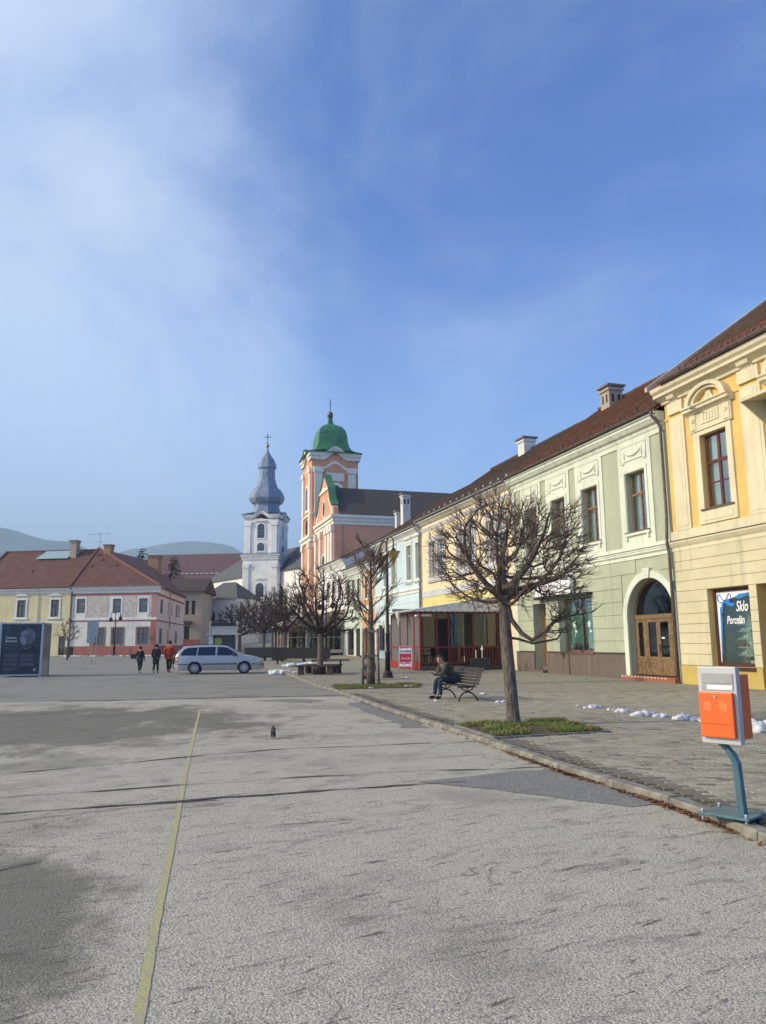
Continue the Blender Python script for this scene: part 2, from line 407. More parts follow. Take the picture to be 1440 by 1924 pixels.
# worn yellow line
s = N('worn_yellow_paint'); v = s.co('World'); f = s.noise(v, 60, 4, .75); f2 = s.noise(v, 7, 4)
wear = s.math('MULTIPLY', s.rng(f, .36, .62), s.rng(f2, .22, .5, .35, 1))
c = s.mix(wear, (.33, .315, .26), (.50, .44, .16)); s.bump(f, .5, .01); M_yel = s.set(c, .85, 0, .2)
mb = MB(); L = [(-.96, 2.6), (-1.03, 3.49), (-1.27, 4.53), (-1.63, 6.17), (-2.45, 9.85), (-3.4, 14.2), (-4.37, 18.7)]
for (a, b) in zip(L, L[1:]):
    n = 12
    for k in range(n):
        q = []
        for t in (k / n, (k + 1) / n):
            x = a[0] + (b[0] - a[0]) * t; y = a[1] + (b[1] - a[1]) * t; h = .025 + .008 * noise.noise(Vector((x * 9, y * 9, 0))); q.append((x - h, x + h, y))
        mb.quad((q[0][0], q[0][2], .004), (q[0][1], q[0][2], .004), (q[1][1], q[1][2], .004), (q[1][0], q[1][2], .004))
mb.build('painted_line', M_yel, kind='structure')

# ---- pavement: joint bed, pavers, kerb
def pavermat(name, far=False):
    s = N(name); v = s.co('World'); a = s.n('ShaderNodeAttribute'); a.attribute_name = 'tint'
    f = s.noise(v, 70, 4, .7); m = s.noise(s.co('World', (1, 1.6, 1)), 1.1, 6, .65)
    base = (.315, .29, .225)
    c = s.mix(s.rng(f, .3, .7), sc3(base, .8), sc3(base, 1.18))
    if far:
        br = s.n('ShaderNodeTexBrick'); br.inputs['Scale'].default_value = 1; br.inputs['Brick Width'].default_value = .2; br.inputs['Row Height'].default_value = .1; br.inputs['Mortar Size'].default_value = .006
        br.inputs['Color1'].default_value = (1.1, 1.1, 1.1, 1); br.inputs['Color2'].default_value = (.72, .72, .72, 1); br.inputs['Mortar'].default_value = (.4, .4, .4, 1)
        s.l(s.co('World', (1, 1, 1), (0, 0, R(5))), br.inputs['Vector']); c = s.mix(1.0, c, br.outputs['Color'], 'MULTIPLY')
    else: c = s.mix(1.0, c, a.outputs['Color'], 'MULTIPLY')
    c = s.mix(s.math('MULTIPLY', s.rng(m, .52, .68), .5), c, (.105, .095, .08))
    s.bump(f, .35, .006)
    return s.set(c, .86, 0, .3)
M_pav = pavermat('paving_stone'); M_pavfar = pavermat('paving_far', True)
M_joint = plain('paving_joint', (.075, .07, .06), .95, var=.3, scale=20)
PAV_END = 23.0
def strip(name, y0, y1, dz, mat, n):
    m = MB()
    for i in range(n):
        a = y0 + (y1 - y0) * i / n; b = y0 + (y1 - y0) * (i + 1) / n
        ra, rb = 45, 45
        m.quad((kerb_x(a) + .07, a, pz(a) + dz), (ra, a, pz(a) + dz), (rb, b, pz(b) + dz), (kerb_x(b) + .07, b, pz(b) + dz))
    return m.build(name, mat, kind='structure')
pave = strip('pavement', -2, PAV_END, -.02, M_joint, 30)
strip('pavement_beyond', PAV_END, 110, 0.0, M_pavfar, 60)
GR = [(1.72, 12.35), (3.70, 13.10), (3.30, 15.0), (1.27, 14.2)]                # grass bed corners of the big tree
def inside(poly, x, y):
    c = False; n = len(poly)
    for i in range(n):
        (x0, y0), (x1, y1) = poly[i], poly[i - 1]
        if (y0 > y) != (y1 > y) and x < (x1 - x0) * (y - y0) / (y1 - y0) + x0: c = not c
    return c
rnd = random.Random(11); PA = R(-5); ca, sa = math.cos(PA), math.sin(PA)
stones = []
for j in range(-20, 300):
    for i in range(-30, 130):
        lx = i * .2 + (.1 if j % 2 else 0); ly = j * .1
        x = lx * ca - ly * sa; y = lx * sa + ly * ca
        if y < 2.5 or y > PAV_END - .05: continue
        if x > y * .60 + 1.6: continue
        if x - .12 < kerb_x(y) + .08: continue
        if any(inside(GR, x + dx, y + dy) for dx in (-.1, 0, .1) for dy in (-.05, .05)): continue
        t = rnd.uniform(.80, 1.15) * (.62 if rnd.random() < .07 else 1)
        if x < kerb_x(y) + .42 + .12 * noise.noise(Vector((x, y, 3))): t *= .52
        stones.append((x, y, t))
def paver_geo(m, x, y, z, rr, full=True):
    hx, hy, b = .0965, .0465, .006; tx, ty = rr.uniform(-.006, .006), rr.uniform(-.01, .01); dz = rr.uniform(-.003, .003)
    i = len(m.v)
    for (qx, qy, qz) in [(-hx, -hy, -.03), (hx, -hy, -.03), (hx, hy, -.03), (-hx, hy, -.03), (-hx, -hy, -b), (hx, -hy, -b), (hx, hy, -b), (-hx, hy, -b), (-hx + b, -hy + b, 0), (hx - b, -hy + b, 0), (hx - b, hy - b, 0), (-hx + b, hy - b, 0)]:
        zz = qz + (dz + qx * tx + qy * ty if qz > -.02 else 0)
        m.P(x + qx * ca - qy * sa, y + qx * sa + qy * ca, z + zz)
    for k in range(4):
        q = (k + 1) % 4; m.f.append((i + k, i + q, i + 4 + q, i + 4 + k)); m.f.append((i + 4 + k, i + 4 + q, i + 8 + q, i + 8 + k))
    m.f.append((i + 8, i + 9, i + 10, i + 11))
stones.sort(key=lambda q: (q[1] if q[0] < q[1] * .5 + .1 else 1000 + q[1]))
protos = []
for k in range(10):
    m = MB(); paver_geo(m, 0, 0, 0, random.Random(k)); me = m.mesh('paver', M_pav); t = .78 + .05 * k + (-.3 if k == 9 else 0); protos.append(me)
    tint_attr(me, lambda i, t=t: (t, t * .985, t * .96))
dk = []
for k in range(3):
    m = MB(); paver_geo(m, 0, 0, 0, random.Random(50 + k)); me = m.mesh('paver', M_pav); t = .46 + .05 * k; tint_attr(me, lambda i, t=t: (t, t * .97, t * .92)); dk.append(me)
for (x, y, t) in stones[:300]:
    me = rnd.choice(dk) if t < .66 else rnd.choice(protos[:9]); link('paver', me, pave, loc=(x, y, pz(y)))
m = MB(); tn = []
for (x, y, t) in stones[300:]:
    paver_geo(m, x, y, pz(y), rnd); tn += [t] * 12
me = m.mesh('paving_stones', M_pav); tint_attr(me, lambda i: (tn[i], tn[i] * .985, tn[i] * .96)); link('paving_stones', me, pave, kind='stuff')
# kerb stones, one by one
M_kerb = plain('kerb_concrete', (.21, .195, .165), .9, var=.35, scale=5, bump=.3, bscale=60)
kroot = MB(); 
for (a, b) in zip(KERB, KERB[1:]):
    n = max(1, int((b[1] - a[1]) / 2))
    for k in range(n):
        t0, t1 = k / n, (k + 1) / n; A = (a[0] + (b[0] - a[0]) * t0, a[1] + (b[1] - a[1]) * t0); B = (a[0] + (b[0] - a[0]) * t1, a[1] + (b[1] - a[1]) * t1)
        kroot.quad((A[0] - .03, A[1], gz(A[1]) + .003), (A[0] + .06, A[1], gz(A[1]) + .003), (B[0] + .06, B[1], gz(B[1]) + .003), (B[0] - .03, B[1], gz(B[1]) + .003))
kerb = kroot.build('kerb', M_joint, kind='structure')
kp = []
for (a, b) in zip(KERB[1:], KERB[2:]):
    L_ = math.hypot(b[0] - a[0], b[1] - a[1]); n = max(1, round(L_ / 1.0))
    for k in range(n): kp.append(((a[0] + (b[0] - a[0]) * k / n, a[1] + (b[1] - a[1]) * k / n), (a[0] + (b[0] - a[0]) * (k + 1) / n, a[1] + (b[1] - a[1]) * (k + 1) / n)))
km = {}
for (A, B) in kp:
    if A[1] > 60: break
    d = Vector((B[0] - A[0], B[1] - A[1])); ln = round(d.length, 2)
    if ln not in km:
        m = MB(); h = ln / 2 - .006
        m.prism([(-.07, -.12), (.07, -.12), (.07, .0), (-.055, .0), (-.07, -.015)], 'x', -h, h); km[ln] = m.mesh('kerb_stone', M_kerb)
    o = link('kerb_stone', km[ln], kerb, loc=((A[0] + B[0]) / 2, (A[1] + B[1]) / 2, pz((A[1] + B[1]) / 2) + .004 + rnd.uniform(-.004, .004)), rz=math.atan2(d.y, d.x) + math.pi)
    o.rotation_euler.z = math.atan2(d.y, d.x) + math.pi
# edging boards and soil of the grass bed
M_soil = plain('soil', (.075, .06, .042), .95, var=.5, scale=14, bump=.6, bscale=50)
mb = MB(); n = 14
for i in range(n):
    for j in range(n):
        def gp(a, b):
            p = [Vector(q) for q in GR]; x = p[0].lerp(p[1], a).lerp(p[3].lerp(p[2], a), b); e = min(a, 1 - a, b, 1 - b)
            return (x.x, x.y, pz(x.y) - .016 + .05 * min(1, e * 5) + .012 * noise.noise(Vector((x.x * 5, x.y * 5, 1))))
        mb.quad(gp(i / n, j / n), gp((i + 1) / n, j / n), gp((i + 1) / n, (j + 1) / n), gp(i / n, (j + 1) / n))
soil = mb.build('soil_bed', M_soil, smooth=True, kind='structure')
for (a, b) in zip(GR, GR[1:] + GR[:1]):
    d = Vector((b[0] - a[0], b[1] - a[1])); L_ = d.length
    MB().box(-L_ / 2, L_ / 2, -.03, .03, -.1, .018).build('edging_stone', M_kerb, soil, loc=((a[0] + b[0]) / 2, (a[1] + b[1]) / 2, pz(a[1])), rz=math.atan2(d.y, d.x))
def grassmat(name, a, b, c2):
    s = N(name); v = s.co('World'); f = s.noise(v, 18, 4); g = s.noise(v, 2.2, 4)
    c = s.mix(s.rng(f, .3, .7), a, b); c = s.mix(s.math('MULTIPLY', s.rng(g, .45, .65), .7), c, c2); return s.set(c, .7, 0, .2)
M_grass = grassmat('grass', (.11, .15, .035), (.20, .22, .06), (.26, .21, .09))
def grass(name, poly, n, hgt, label, zf, edge=.0, seed=1):
    rr = random.Random(seed); m = MB(); xs_ = [p[0] for p in poly]; ys_ = [p[1] for p in poly]; k = 0; it = 0
    cx, cy = sum(xs_) / len(xs_), sum(ys_) / len(ys_)
    while k < n and it < n * 20:
        it += 1; x = rr.uniform(min(xs_), max(xs_)); y = rr.uniform(min(ys_), max(ys_))
        if not inside(poly, cx + (x - cx) * 1.08, cy + (y - cy) * 1.08): continue
        if noise.noise(Vector((x * 2.2, y * 2.2, seed))) + .35 < rr.random() * .55: continue
        h = hgt * rr.uniform(.4, 1.1); a = rr.uniform(0, 6.28); l = rr.uniform(.01, .05); w_ = rr.uniform(.003, .006)
        z = zf(x, y); dx, dy = math.cos(a), math.sin(a)
        m.poly([(x - dy * w_, y + dx * w_, z - .01), (x + dy * w_, y - dx * w_, z - .01), (x + dx * l + dy * w_ * .6, y + dy * l - dx * w_ * .6, z + h * .7), (x + dx * l * 1.9, y + dy * l * 1.9, z + h)]); k += 1
    return m.build(name, M_grass, kind='stuff', label=label, cat='grass')
grass('grass', GR, 7000, .07, 'short green grass round the foot of the large pruned tree', lambda x, y: pz(y) + .02, seed=2)
# ================================================================== HOUSES: shared builders
M_glass = glassmat('window_glass', (.80, .88, .86), refl=.16)
M_glassd = glassmat('window_glass_dark', (.35, .38, .42), refl=.015)
M_curt = plain('net_curtain', (.62, .66, .62), .9, var=.08)
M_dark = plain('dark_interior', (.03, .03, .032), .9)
M_zinc = plain('zinc_gutter', (.30, .30, .31), .5, .3, var=.3)
M_brownm = plain('brown_sheet_metal', (.13, .095, .085), .5, .2, var=.25)
def wall_holes(mb, x0, x1, z0, z1, holes, y=0, depth=.3, rev=True):
    """front wall in the plane y with rectangular openings; the reveals run back by depth"""
    xs_ = sorted({x0, x1, *[h[0] for h in holes], *[h[1] for h in holes]}); zs_ = sorted({z0, z1, *[h[2] for h in holes], *[h[3] for h in holes]})
    xs_ = [a for a in xs_ if x0 <= a <= x1]; zs_ = [a for a in zs_ if z0 <= a <= z1]
    for a, b in zip(xs_, xs_[1:]):
        for c, d in zip(zs_, zs_[1:]):
            mx, mz = (a + b) / 2, (c + d) / 2
            if any(h[0] < mx < h[1] and h[2] < mz < h[3] for h in holes): continue
            mb.quad((a, y, c), (b, y, c), (b, y, d), (a, y, d))
    if rev:
        for (a, b, c, d) in [h[:4] for h in holes]:
            e = y + depth
            mb.quad((a, y, c), (a, y, d), (a, e, d), (a, e, c)); mb.quad((b, y, d), (b, y, c), (b, e, c), (b, e, d))
            mb.quad((a, y, d), (b, y, d), (b, e, d), (a, e, d)); mb.quad((a, y, c), (a, e, c), (b, e, c), (b, y, c))
def body(mb, x0, x1, z0, z1, holes, depth, gable=None, rev=.3):
    """hollow house: front with openings, blind sides and back; gable=(ridge_y, ridge_z)"""
    wall_holes(mb, x0, x1, z0, z1, holes, 0, rev)
    for x, fl in ((x0, 1), (x1, 0)):
        p = [(x, 0, z0), (x, depth, z0), (x, depth, z1)] + ([(x, gable[0], gable[1])] if gable else []) + [(x, 0, z1)]
        mb.poly(p[::-1] if fl else p)
    mb.quad((x1, depth, z0), (x0, depth, z0), (x0, depth, z1), (x1, depth, z1))
def window(parent, ox, x0, x1, z0, z1, y, mat, fw=.06, trans=None, mull=1, lower_rail=None, glass=None, sill=None, sillmat=None, curtain=True, back=True, oz=0):
    """casement: frame with mullions and a transom, each light its own pane"""
    f = MB(ox, 0, oz); d = .06
    f.box(x0, x0 + fw, y, y + d, z0, z1); f.box(x1 - fw, x1, y, y + d, z0, z1)
    f.box(x0 + fw, x1 - fw, y, y + d, z0, z0 + fw); f.box(x0 + fw, x1 - fw, y, y + d, z1 - fw, z1)
    zt = [z0 + fw, z1 - fw]
    if trans:
        f.box(x0 + fw, x1 - fw, y - .012, y + d, trans - fw * .6, trans + fw * .6); zt = [z0 + fw, trans - fw * .6, trans + fw * .6, z1 - fw]
    xm = [x0 + fw]
    for k in range(mull):
        c = x0 + (x1 - x0) * (k + 1) / (mull + 1); f.box(c - fw * .6, c + fw * .6, y - .006, y + d, z0 + fw, z1 - fw); xm += [c - fw * .6, c + fw * .6]
    xm.append(x1 - fw)
    if lower_rail: f.box(x0 + fw, x1 - fw, y - .002, y + d - .01, lower_rail - .02, lower_rail + .02)
    w_ = f.build('window', mat, parent)
    for i in range(0, len(xm), 2):
        for j in range(0, len(zt), 2):
            MB(ox, 0, oz).box(xm[i], xm[i+1], y + .025, y + .033, zt[j], zt[j+1]).build('pane', glass or M_glass, w_)
    if curtain:
        m = MB(ox, 0, oz); n = 22; yy = y + .18
        for side in (0, 1):
            a, b = (x0, x0 + (x1 - x0) * .40) if side == 0 else (x1 - (x1 - x0) * .40, x1)
            for k in range(n):
                xa, xb = a + (b - a) * k / n, a + (b - a) * (k + 1) / n
                m.quad((xa, yy + .02 * math.sin(k * 1.9), z0), (xb, yy + .02 * math.sin((k + 1) * 1.9), z0), (xb, yy + .02 * math.sin((k + 1) * 1.9), z1), (xa, yy + .02 * math.sin(k * 1.9), z1))
        m.build('curtain', M_curt, w_, smooth=True)
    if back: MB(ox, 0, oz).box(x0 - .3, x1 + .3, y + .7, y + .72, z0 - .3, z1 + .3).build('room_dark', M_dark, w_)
    if sill:
        m = MB(ox, 0, oz); m.box(x0 - .14, x1 + .14, -.12, y + .0, z0 - .05, z0 - .005); m.build('sill', sillmat or mat, w_)
    return w_
def tiles(name, parent, mat, ox, x0, x1, ya, za, yb, zb, tw=.19, te=.17, seed=1, oz=0):
    """plain tiles laid in courses from the eave (ya,za) up to the ridge (yb,zb), one part of many tiles"""
    rr = random.Random(seed); L_ = math.hypot(yb - ya, zb - za); ny, nz = (yb - ya) / L_, (zb - za) / L_
    m = MB(ox, 0, oz); tn = []; rows = int(L_ / te)
    for r in range(rows):
        s0 = r * te; off = (r % 2) * tw / 2; k = 0; x = x0 - off
        while x < x1:
            a, b = max(x + .004, x0), min(x + tw - .004, x1)
            if b - a > .03:
                h = .028 + rr.uniform(-.006, .01); s1 = s0 + te * 1.12; sj = s0 + rr.uniform(-.012, .008)
                y0, z0 = ya + ny * sj - nz * h, za + nz * sj + ny * h; y1, z1 = ya + ny * s1 - nz * .006, za + nz * s1 + ny * .006
                yl, zl = ya + ny * sj, za + nz * sj
                m.quad((a, y0, z0), (b, y0, z0), (b, y1, z1), (a, y1, z1)); m.quad((a, yl, zl), (b, yl, zl), (b, y0, z0), (a, y0, z0))
                t = rr.choice((.7, .85, 1, 1, 1.1, 1.3)) * rr.uniform(.9, 1.1); tn += [t] * 8
            x += tw
    me = m.mesh(name, mat); tint_attr(me, lambda i: (tn[i], tn[i] * .97, tn[i] * .95)); return link(name, me, parent, kind='stuff')
def gutter(parent, ox, x0, x1, y, z, r=.075, mat=None, name='gutter', oz=0):
    m = MB(ox, 0, oz); n = 8
    pr = [(y + r * math.cos(math.pi + math.pi * k / n), z + r * math.sin(math.pi + math.pi * k / n)) for k in range(n + 1)]
    pr += [(y + (r - .01) * math.cos(2 * math.pi - math.pi * k / n), z + (r - .01) * math.sin(2 * math.pi - math.pi * k / n)) for k in range(n + 1)]
    m.prism(pr, 'x', x0, x1)
    g = m.build(name, mat or M_zinc, parent, smooth=False); x = x0 + .4; b = MB(ox, 0, oz)
    while x < x1: b.box(x, x + .025, y - r - .008, y + r + .02, z - .01, z + .012); b.box(x, x + .025, y - r - .01, y - r - .002, z - r * .8, z); x += .9
    b.build('gutter_brackets', mat or M_zinc, g, kind='stuff'); return g
def downpipe(parent, ox, pts, r=.055, mat=None, oz=0):
    m = MB(ox, 0, oz); m.tube(pts, r, 10); return m.build('downpipe', mat or M_zinc, parent, smooth=True)
def chimney(parent, x0, x1, y0, y1, z0, z1, mat, capmat, ox=0, vents=True, oz=0):
    m = MB(ox, 0, oz); m.box(x0, x1, y0, y1, z0, z1); m.box(x0 - .07, x1 + .07, y0 - .07, y1 + .07, z1 - .22, z1 - .1)
    c = m.build('chimney', mat, parent); MB(ox, 0, oz).box(x0 - .14, x1 + .14, y0 - .14, y1 + .14, z1 + .003, z1 + .10).build('chimney_cap', capmat, c)
    if vents:
        xm = (x0 + x1) / 2; ym = (y0 + y1) / 2
        for k in (-1, 1):
            q = xm + k * (x1 - x0) * .22; MB(ox, 0, oz).box(q - .07, q + .07, y0 - .004, y0 + .05, z1 - .85, z1 - .42).build('vent_hole', M_dark, c)
            q = ym + k * (y1 - y0) * .22; MB(ox, 0, oz).box(x1 - .05, x1 + .004, q - .07, q + .07, z1 - .85, z1 - .42).build('vent_hole', M_dark, c)
    return c
def house_thing(name, label, u0, u1):
    uc = (u0 + u1) / 2; p = row(uc); return thing(name, label, 'house', (p.x, p.y, 0), ROWRZ), uc
def roof_slabs(parent, ox, x0, x1, ya, za, yr, zr, yb, zb, mat, t=.1, name='roof', oz=0):
    m = MB(ox, 0, oz); m.prism([(ya, za - t), (yr, zr - t), (yb, zb - t), (yb, zb), (yr, zr), (ya, za)], 'x', x0, x1)
    me = m.mesh(name, mat); tint_attr(me, lambda i: (.8, .8, .8)); return link(name, me, parent)
def ridge_tiles(parent, ox, x0, x1, y, z, mat, oz=0):
    m = MB(ox, 0, oz); x = x0; k = 0; rr = random.Random(3)
    while x < x1:
        b = min(x + .36, x1); h = .02 * rr.random(); m.tube([(x, y, z - .02 + h), (b, y, z - .03 + h)], [.12, .10], 8); x += .33
    me = m.mesh('ridge_tiles', mat); tint_attr(me, lambda i: (.9, .85, .8)); return link('ridge_tiles', me, parent, kind='stuff')

# ================================================================== GREEN HOUSE
M_gl = plaster('pale_green_plaster', (.66, .69, .57), .26); M_gd = plaster('sage_green_plaster', (.42, .445, .325), .32)
M_wood = plain('brown_window_wood', (.22, .115, .05), .55, var=.3, scale=12); M_orwood = plain('orange_door_wood', (.36, .165, .05), .5, var=.25, scale=10)
M_tileA = roofmat('roof_tile_brown', (.17, .066, .045), (.12, .054, .043), (.12, .10, .055), .34)
M_plinth = plaster('plinth_tile', (.155, .118, .102), .3)
g, U = house_thing('green_house', 'pale green two-storey house with arched brown doorway and swag reliefs over the windows', -12.65, -.02)
X0, X1 = -12.65, -.02; ZE = 9.72
wins = [(-2.60, -1.34), (-5.85, -4.59), (-8.52, -7.26), (-11.18, -9.92)]
holes = [(a, b, 5.66, 7.96) for a, b in wins]
ARC, ARR, ARS = -1.56, 1.42, 2.42                       # arch centre, radius, springing height
low = [(-10.72, -9.47, .0, 3.3), (-8.3, -5.48, 1.06, 3.42), (ARC - ARR, ARC + ARR, .0, ARS + ARR)]
mb = MB(U); body(mb, X0, X1, -.3, ZE, holes + low, 11, (5.5, 14.0), .34)
# spandrels of the arch
n = 16
for sgn in (-1, 1):
    pts = [(ARC + sgn * ARR * math.cos(math.pi / 2 * k / n), ARS + ARR * math.sin(math.pi / 2 * k / n)) for k in range(n + 1)]
    poly = [(x, 0, z) for x, z in pts] + [(ARC + sgn * ARR, 0, ARS + ARR)]
    mb.poly(poly if sgn > 0 else poly[::-1])
    for p, q in zip(pts, pts[1:]): mb.quad((p[0], 0, p[1]), (q[0], 0, q[1]), (q[0], .34, q[1]), (p[0], .34, p[1]))
mb.build('wall', M_gd, g)
# pale frames of the upper floor, raised
f = MB(U)
bays = [(-3.02, -.92), (-6.32, -4.18), (-8.98, -6.86), (-11.6, -9.5)]
for (a, b), (c, d) in zip(bays, wins):
    wall_holes(f, a, b, 4.98, 9.08, [(c, d, 5.66, 7.96)], -.045, .045)
    f.quad((a, -.045, 4.98), (a, -.045, 9.08), (a, 0, 9.08), (a, 0, 4.98)); f.quad((b, -.045, 9.08), (b, -.045, 4.98), (b, 0, 4.98), (b, 0, 9.08))
f.box(X0, X1, -.045, .0, 9.085, 9.30, 'k'); f.box(X0, -12.3, -.045, 0, 4.98, 9.08, 'k')
for a, b in ((-12.3, -11.6), (-9.5, -8.98), (-6.86, -6.32), (-4.18, -3.02), (-.92, -.02)): f.box(a, b, -.043, 0, 4.98, 5.10, 'k')
f.build('window_surround', M_gl, g)
for (c, d) in wins:                                        # raised architrave
    f = MB(U)
    for q in ((c - .16, c - .02, 5.64, 8.1), (d + .02, d + .16, 5.64, 8.1)): f.box(q[0], q[1], -.075, -.046, q[2], q[3])
    f.box(c - .02, d + .02, -.075, -.046, 7.98, 8.1); f.build('architrave', M_gl, g)
f = MB(U); f.prism([(0, 9.28), (-.07, 9.28), (-.10, 9.36), (-.10, 9.42), (-.22, 9.46), (-.30, 9.56), (-.34, 9.60), (-.34, 9.68), (-.42, 9.72), (-.42, 9.80), (0, 9.80)], 'x', X0, X1); f.build('cornice', M_gl, g)
f = MB(U); f.prism([(0, 4.60), (-.05, 4.60), (-.05, 4.72), (-.12, 4.78), (-.12, 4.84), (-.15, 4.86), (-.15, 4.92), (-.045, 4.975), (0, 4.975)], 'x', X0, X1); f.build('belt_moulding', M_gl, g)
f = MB(U); f.box(X0, X1, -.17, -.02, 4.922, 4.94); f.build('flashing', M_brownm, g)
# panel with swag above every window
for (c, d) in wins:
    cx = (c + d) / 2; m = MB(U); a, b = cx - .80, cx + .80
    pts = [(a, 9.02), (b, 9.02), (b, 8.36), (b - .17, 8.36), (b - .17, 8.45), (a + .17, 8.45), (a + .17, 8.36), (a, 8.36)]
    m.prism(pts, 'y', -.062, -.046)
    pn = m.build('relief_panel', M_gl, g)
    m = MB(U)
    for p, q in zip(pts, pts[1:] + pts[:1]): m.tube([(p[0], -.065, p[1]), (q[0], -.065, q[1])], .018, 5)
    for sg in (-1, 1): m.tube([(cx + sg * .55, -.07, 8.93), (cx + sg * .57, -.075, 8.80), (cx + sg * .56, -.07, 8.62), (cx + sg * .55, -.07, 8.52)], [.02, .035, .045, .012], 7)
    m.tube([(cx + .55 * math.cos(math.pi * k / 10), -.075, 8.90 - .27 * math.sin(math.pi * k / 10)) for k in range(11)], [.02 + .032 * math.sin(math.pi * k / 10) for k in range(11)], 7)
    m.build('swag', M_gl, pn, smooth=True)
for (c, d) in wins:
    w_ = window(g, U, c, d, 5.66, 7.96, .20, M_wood, .075, 7.12, 1, sill=True, sillmat=M_brownm)
    m = MB(U); m.box(c - .18, d + .18, -.13, -.046, 5.50, 5.6); m.box(c - .1, c, -.12, -.046, 5.34, 5.498); m.box(d, d + .1, -.12, -.046, 5.34, 5.498); m.build('sill_bracket', M_gl, w_)
# ground floor: rusticated courses
cs = [1.07, 1.52, 2.02, 2.52, 3.03, 3.54, 4.06, 4.58]
spans = [(-12.3, -10.72), (-9.47, -8.3), (-5.48, ARC - ARR - .30)]
def coursepc(mb, a, b, z0, z1, y0=-.03): mb.prism([(0, z0), (y0 + .012, z0 + .0), (y0, z0 + .012), (y0, z1 - .012), (y0 + .012, z1), (0, z1)], 'x', a, b)
for z0, z1 in zip(cs, cs[1:]):
    for a, b in spans:
        if z0 > 3.4: continue
        m = MB(U); coursepc(m, a, b, z0 + .01, min(z1, 3.53) - .004); m.build('stone_course', M_gd, g)
for z0, z1 in ((3.54, 4.06), (4.06, 4.59)):
    xr = ARC - ARR - .30 if z0 < 3.6 else (ARC - .75)
    m = MB(U); coursepc(m, -12.3, xr, z0 + .01, z1 - .004); m.build('stone_course', M_gd, g)
m = MB(U); coursepc(m, ARC + .75, X1, 4.07, 4.586); m.build('stone_course', M_gd, g)
m = MB(U); m.box(X0, -12.3, -.05, 0, .0, 4.59, 'k'); m.build('corner_strip', M_gl, g)
# arch surround and keystone
m = MB(U); pr = [(ARC - ARR - .24, .12), (ARC - ARR, .12)]
out = [(ARC - (ARR + .26) * math.cos(math.pi * k / 32), ARS + (ARR + .26) * math.sin(math.pi * k / 32)) for k in range(33)]
inn = [(ARC - ARR * math.cos(math.pi * k / 32), ARS + ARR * math.sin(math.pi * k / 32)) for k in range(33)]
out = [(min(x, -.03), z) for x, z in [(out[0][0], .1)] + out + [(out[-1][0], .1)]]; inn = [(inn[0][0], .1)] + inn + [(inn[-1][0], .1)]
for k in range(len(out) - 1):
    a, b, c, d = out[k], out[k+1], inn[k+1], inn[k]
    m.quad((a[0], -.07, a[1]), (d[0], -.07, d[1]), (c[0], -.07, c[1]), (b[0], -.07, b[1])); m.quad((a[0], -.07, a[1]), (b[0], -.07, b[1]), (b[0], 0, b[1]), (a[0], 0, a[1])); m.quad((d[0], -.07, d[1]), (d[0], 0, d[1]), (c[0], 0, c[1]), (c[0], -.07, c[1]))
m.build('arch_surround', M_gl, g)
m = MB(U); m.prism([(ARC - .13, ARS + ARR - .02), (ARC + .13, ARS + ARR - .02), (ARC + .22, ARS + ARR + .36), (ARC - .22, ARS + ARR + .36)], 'y', -.13, .05); m.build('keystone', M_gl, g)
# plinth tiles, each its own
for a, b in ((-12.6, -10.72), (-9.47, ARC - ARR - .26)):
    nn = round((b - a) / .47)
    for k in range(nn):
        m = MB(U); m.box(a + (b - a) * k / nn + .004, a + (b - a) * (k + 1) / nn - .004, -.055, 0, -.2, 1.02, 'k'); m.build('plinth_tile', M_plinth, g)
m = MB(U); m.box(-12.6, -10.72, -.07, 0, 1.022, 1.066); m.box(-9.47, ARC - ARR - .26, -.07, 0, 1.022, 1.066); m.build('plinth_edge', M_dark, g)
# arched doorway
M_oldwood = plain('weathered_door_wood', (.185, .115, .055), .6, var=.35, scale=9, bump=.2)
y = .26; m = MB(U)
za = 2.36; inn2 = [(ARC - (ARR - .10) * math.cos(math.pi * k / 24), ARS + (ARR - .10) * math.sin(math.pi * k / 24)) for k in range(25)]
o2 = [(ARC - ARR * math.cos(math.pi * k / 24), ARS + ARR * math.sin(math.pi * k / 24)) for k in range(25)]
for k in range(24):
    a, b, c, d = o2[k], o2[k+1], inn2[k+1], inn2[k]
    m.quad((a[0], y, a[1]), (d[0], y, d[1]), (c[0], y, c[1]), (b[0], y, b[1])); m.quad((d[0], y, d[1]), (d[0], y + .08, d[1]), (c[0], y + .08, c[1]), (c[0], y, c[1]))
m.box(ARC - ARR, ARC + ARR, y - .03, y + .08, 2.34, 2.50); m.box(ARC - ARR, ARC - ARR + .1, y, y + .08, .28, 2.34); m.box(ARC + ARR - .1, ARC + ARR, y, y + .08, .28, 2.34)
m.box(ARC - .80, ARC - .70, y - .01, y + .08, .28, 2.34); m.box(ARC + .70, ARC + .80, y - .01, y + .08, .28, 2.34)
df = m.build('door_frame', M_oldwood, g)
MB(U).poly([(x, y + .05, z) for x, z in [(ARC - ARR + .1, 2.50)] + [p for p in inn2 if p[1] > 2.5] + [(ARC + ARR - .1, 2.50)]][::-1]).build('fanlight', M_glassd, df)
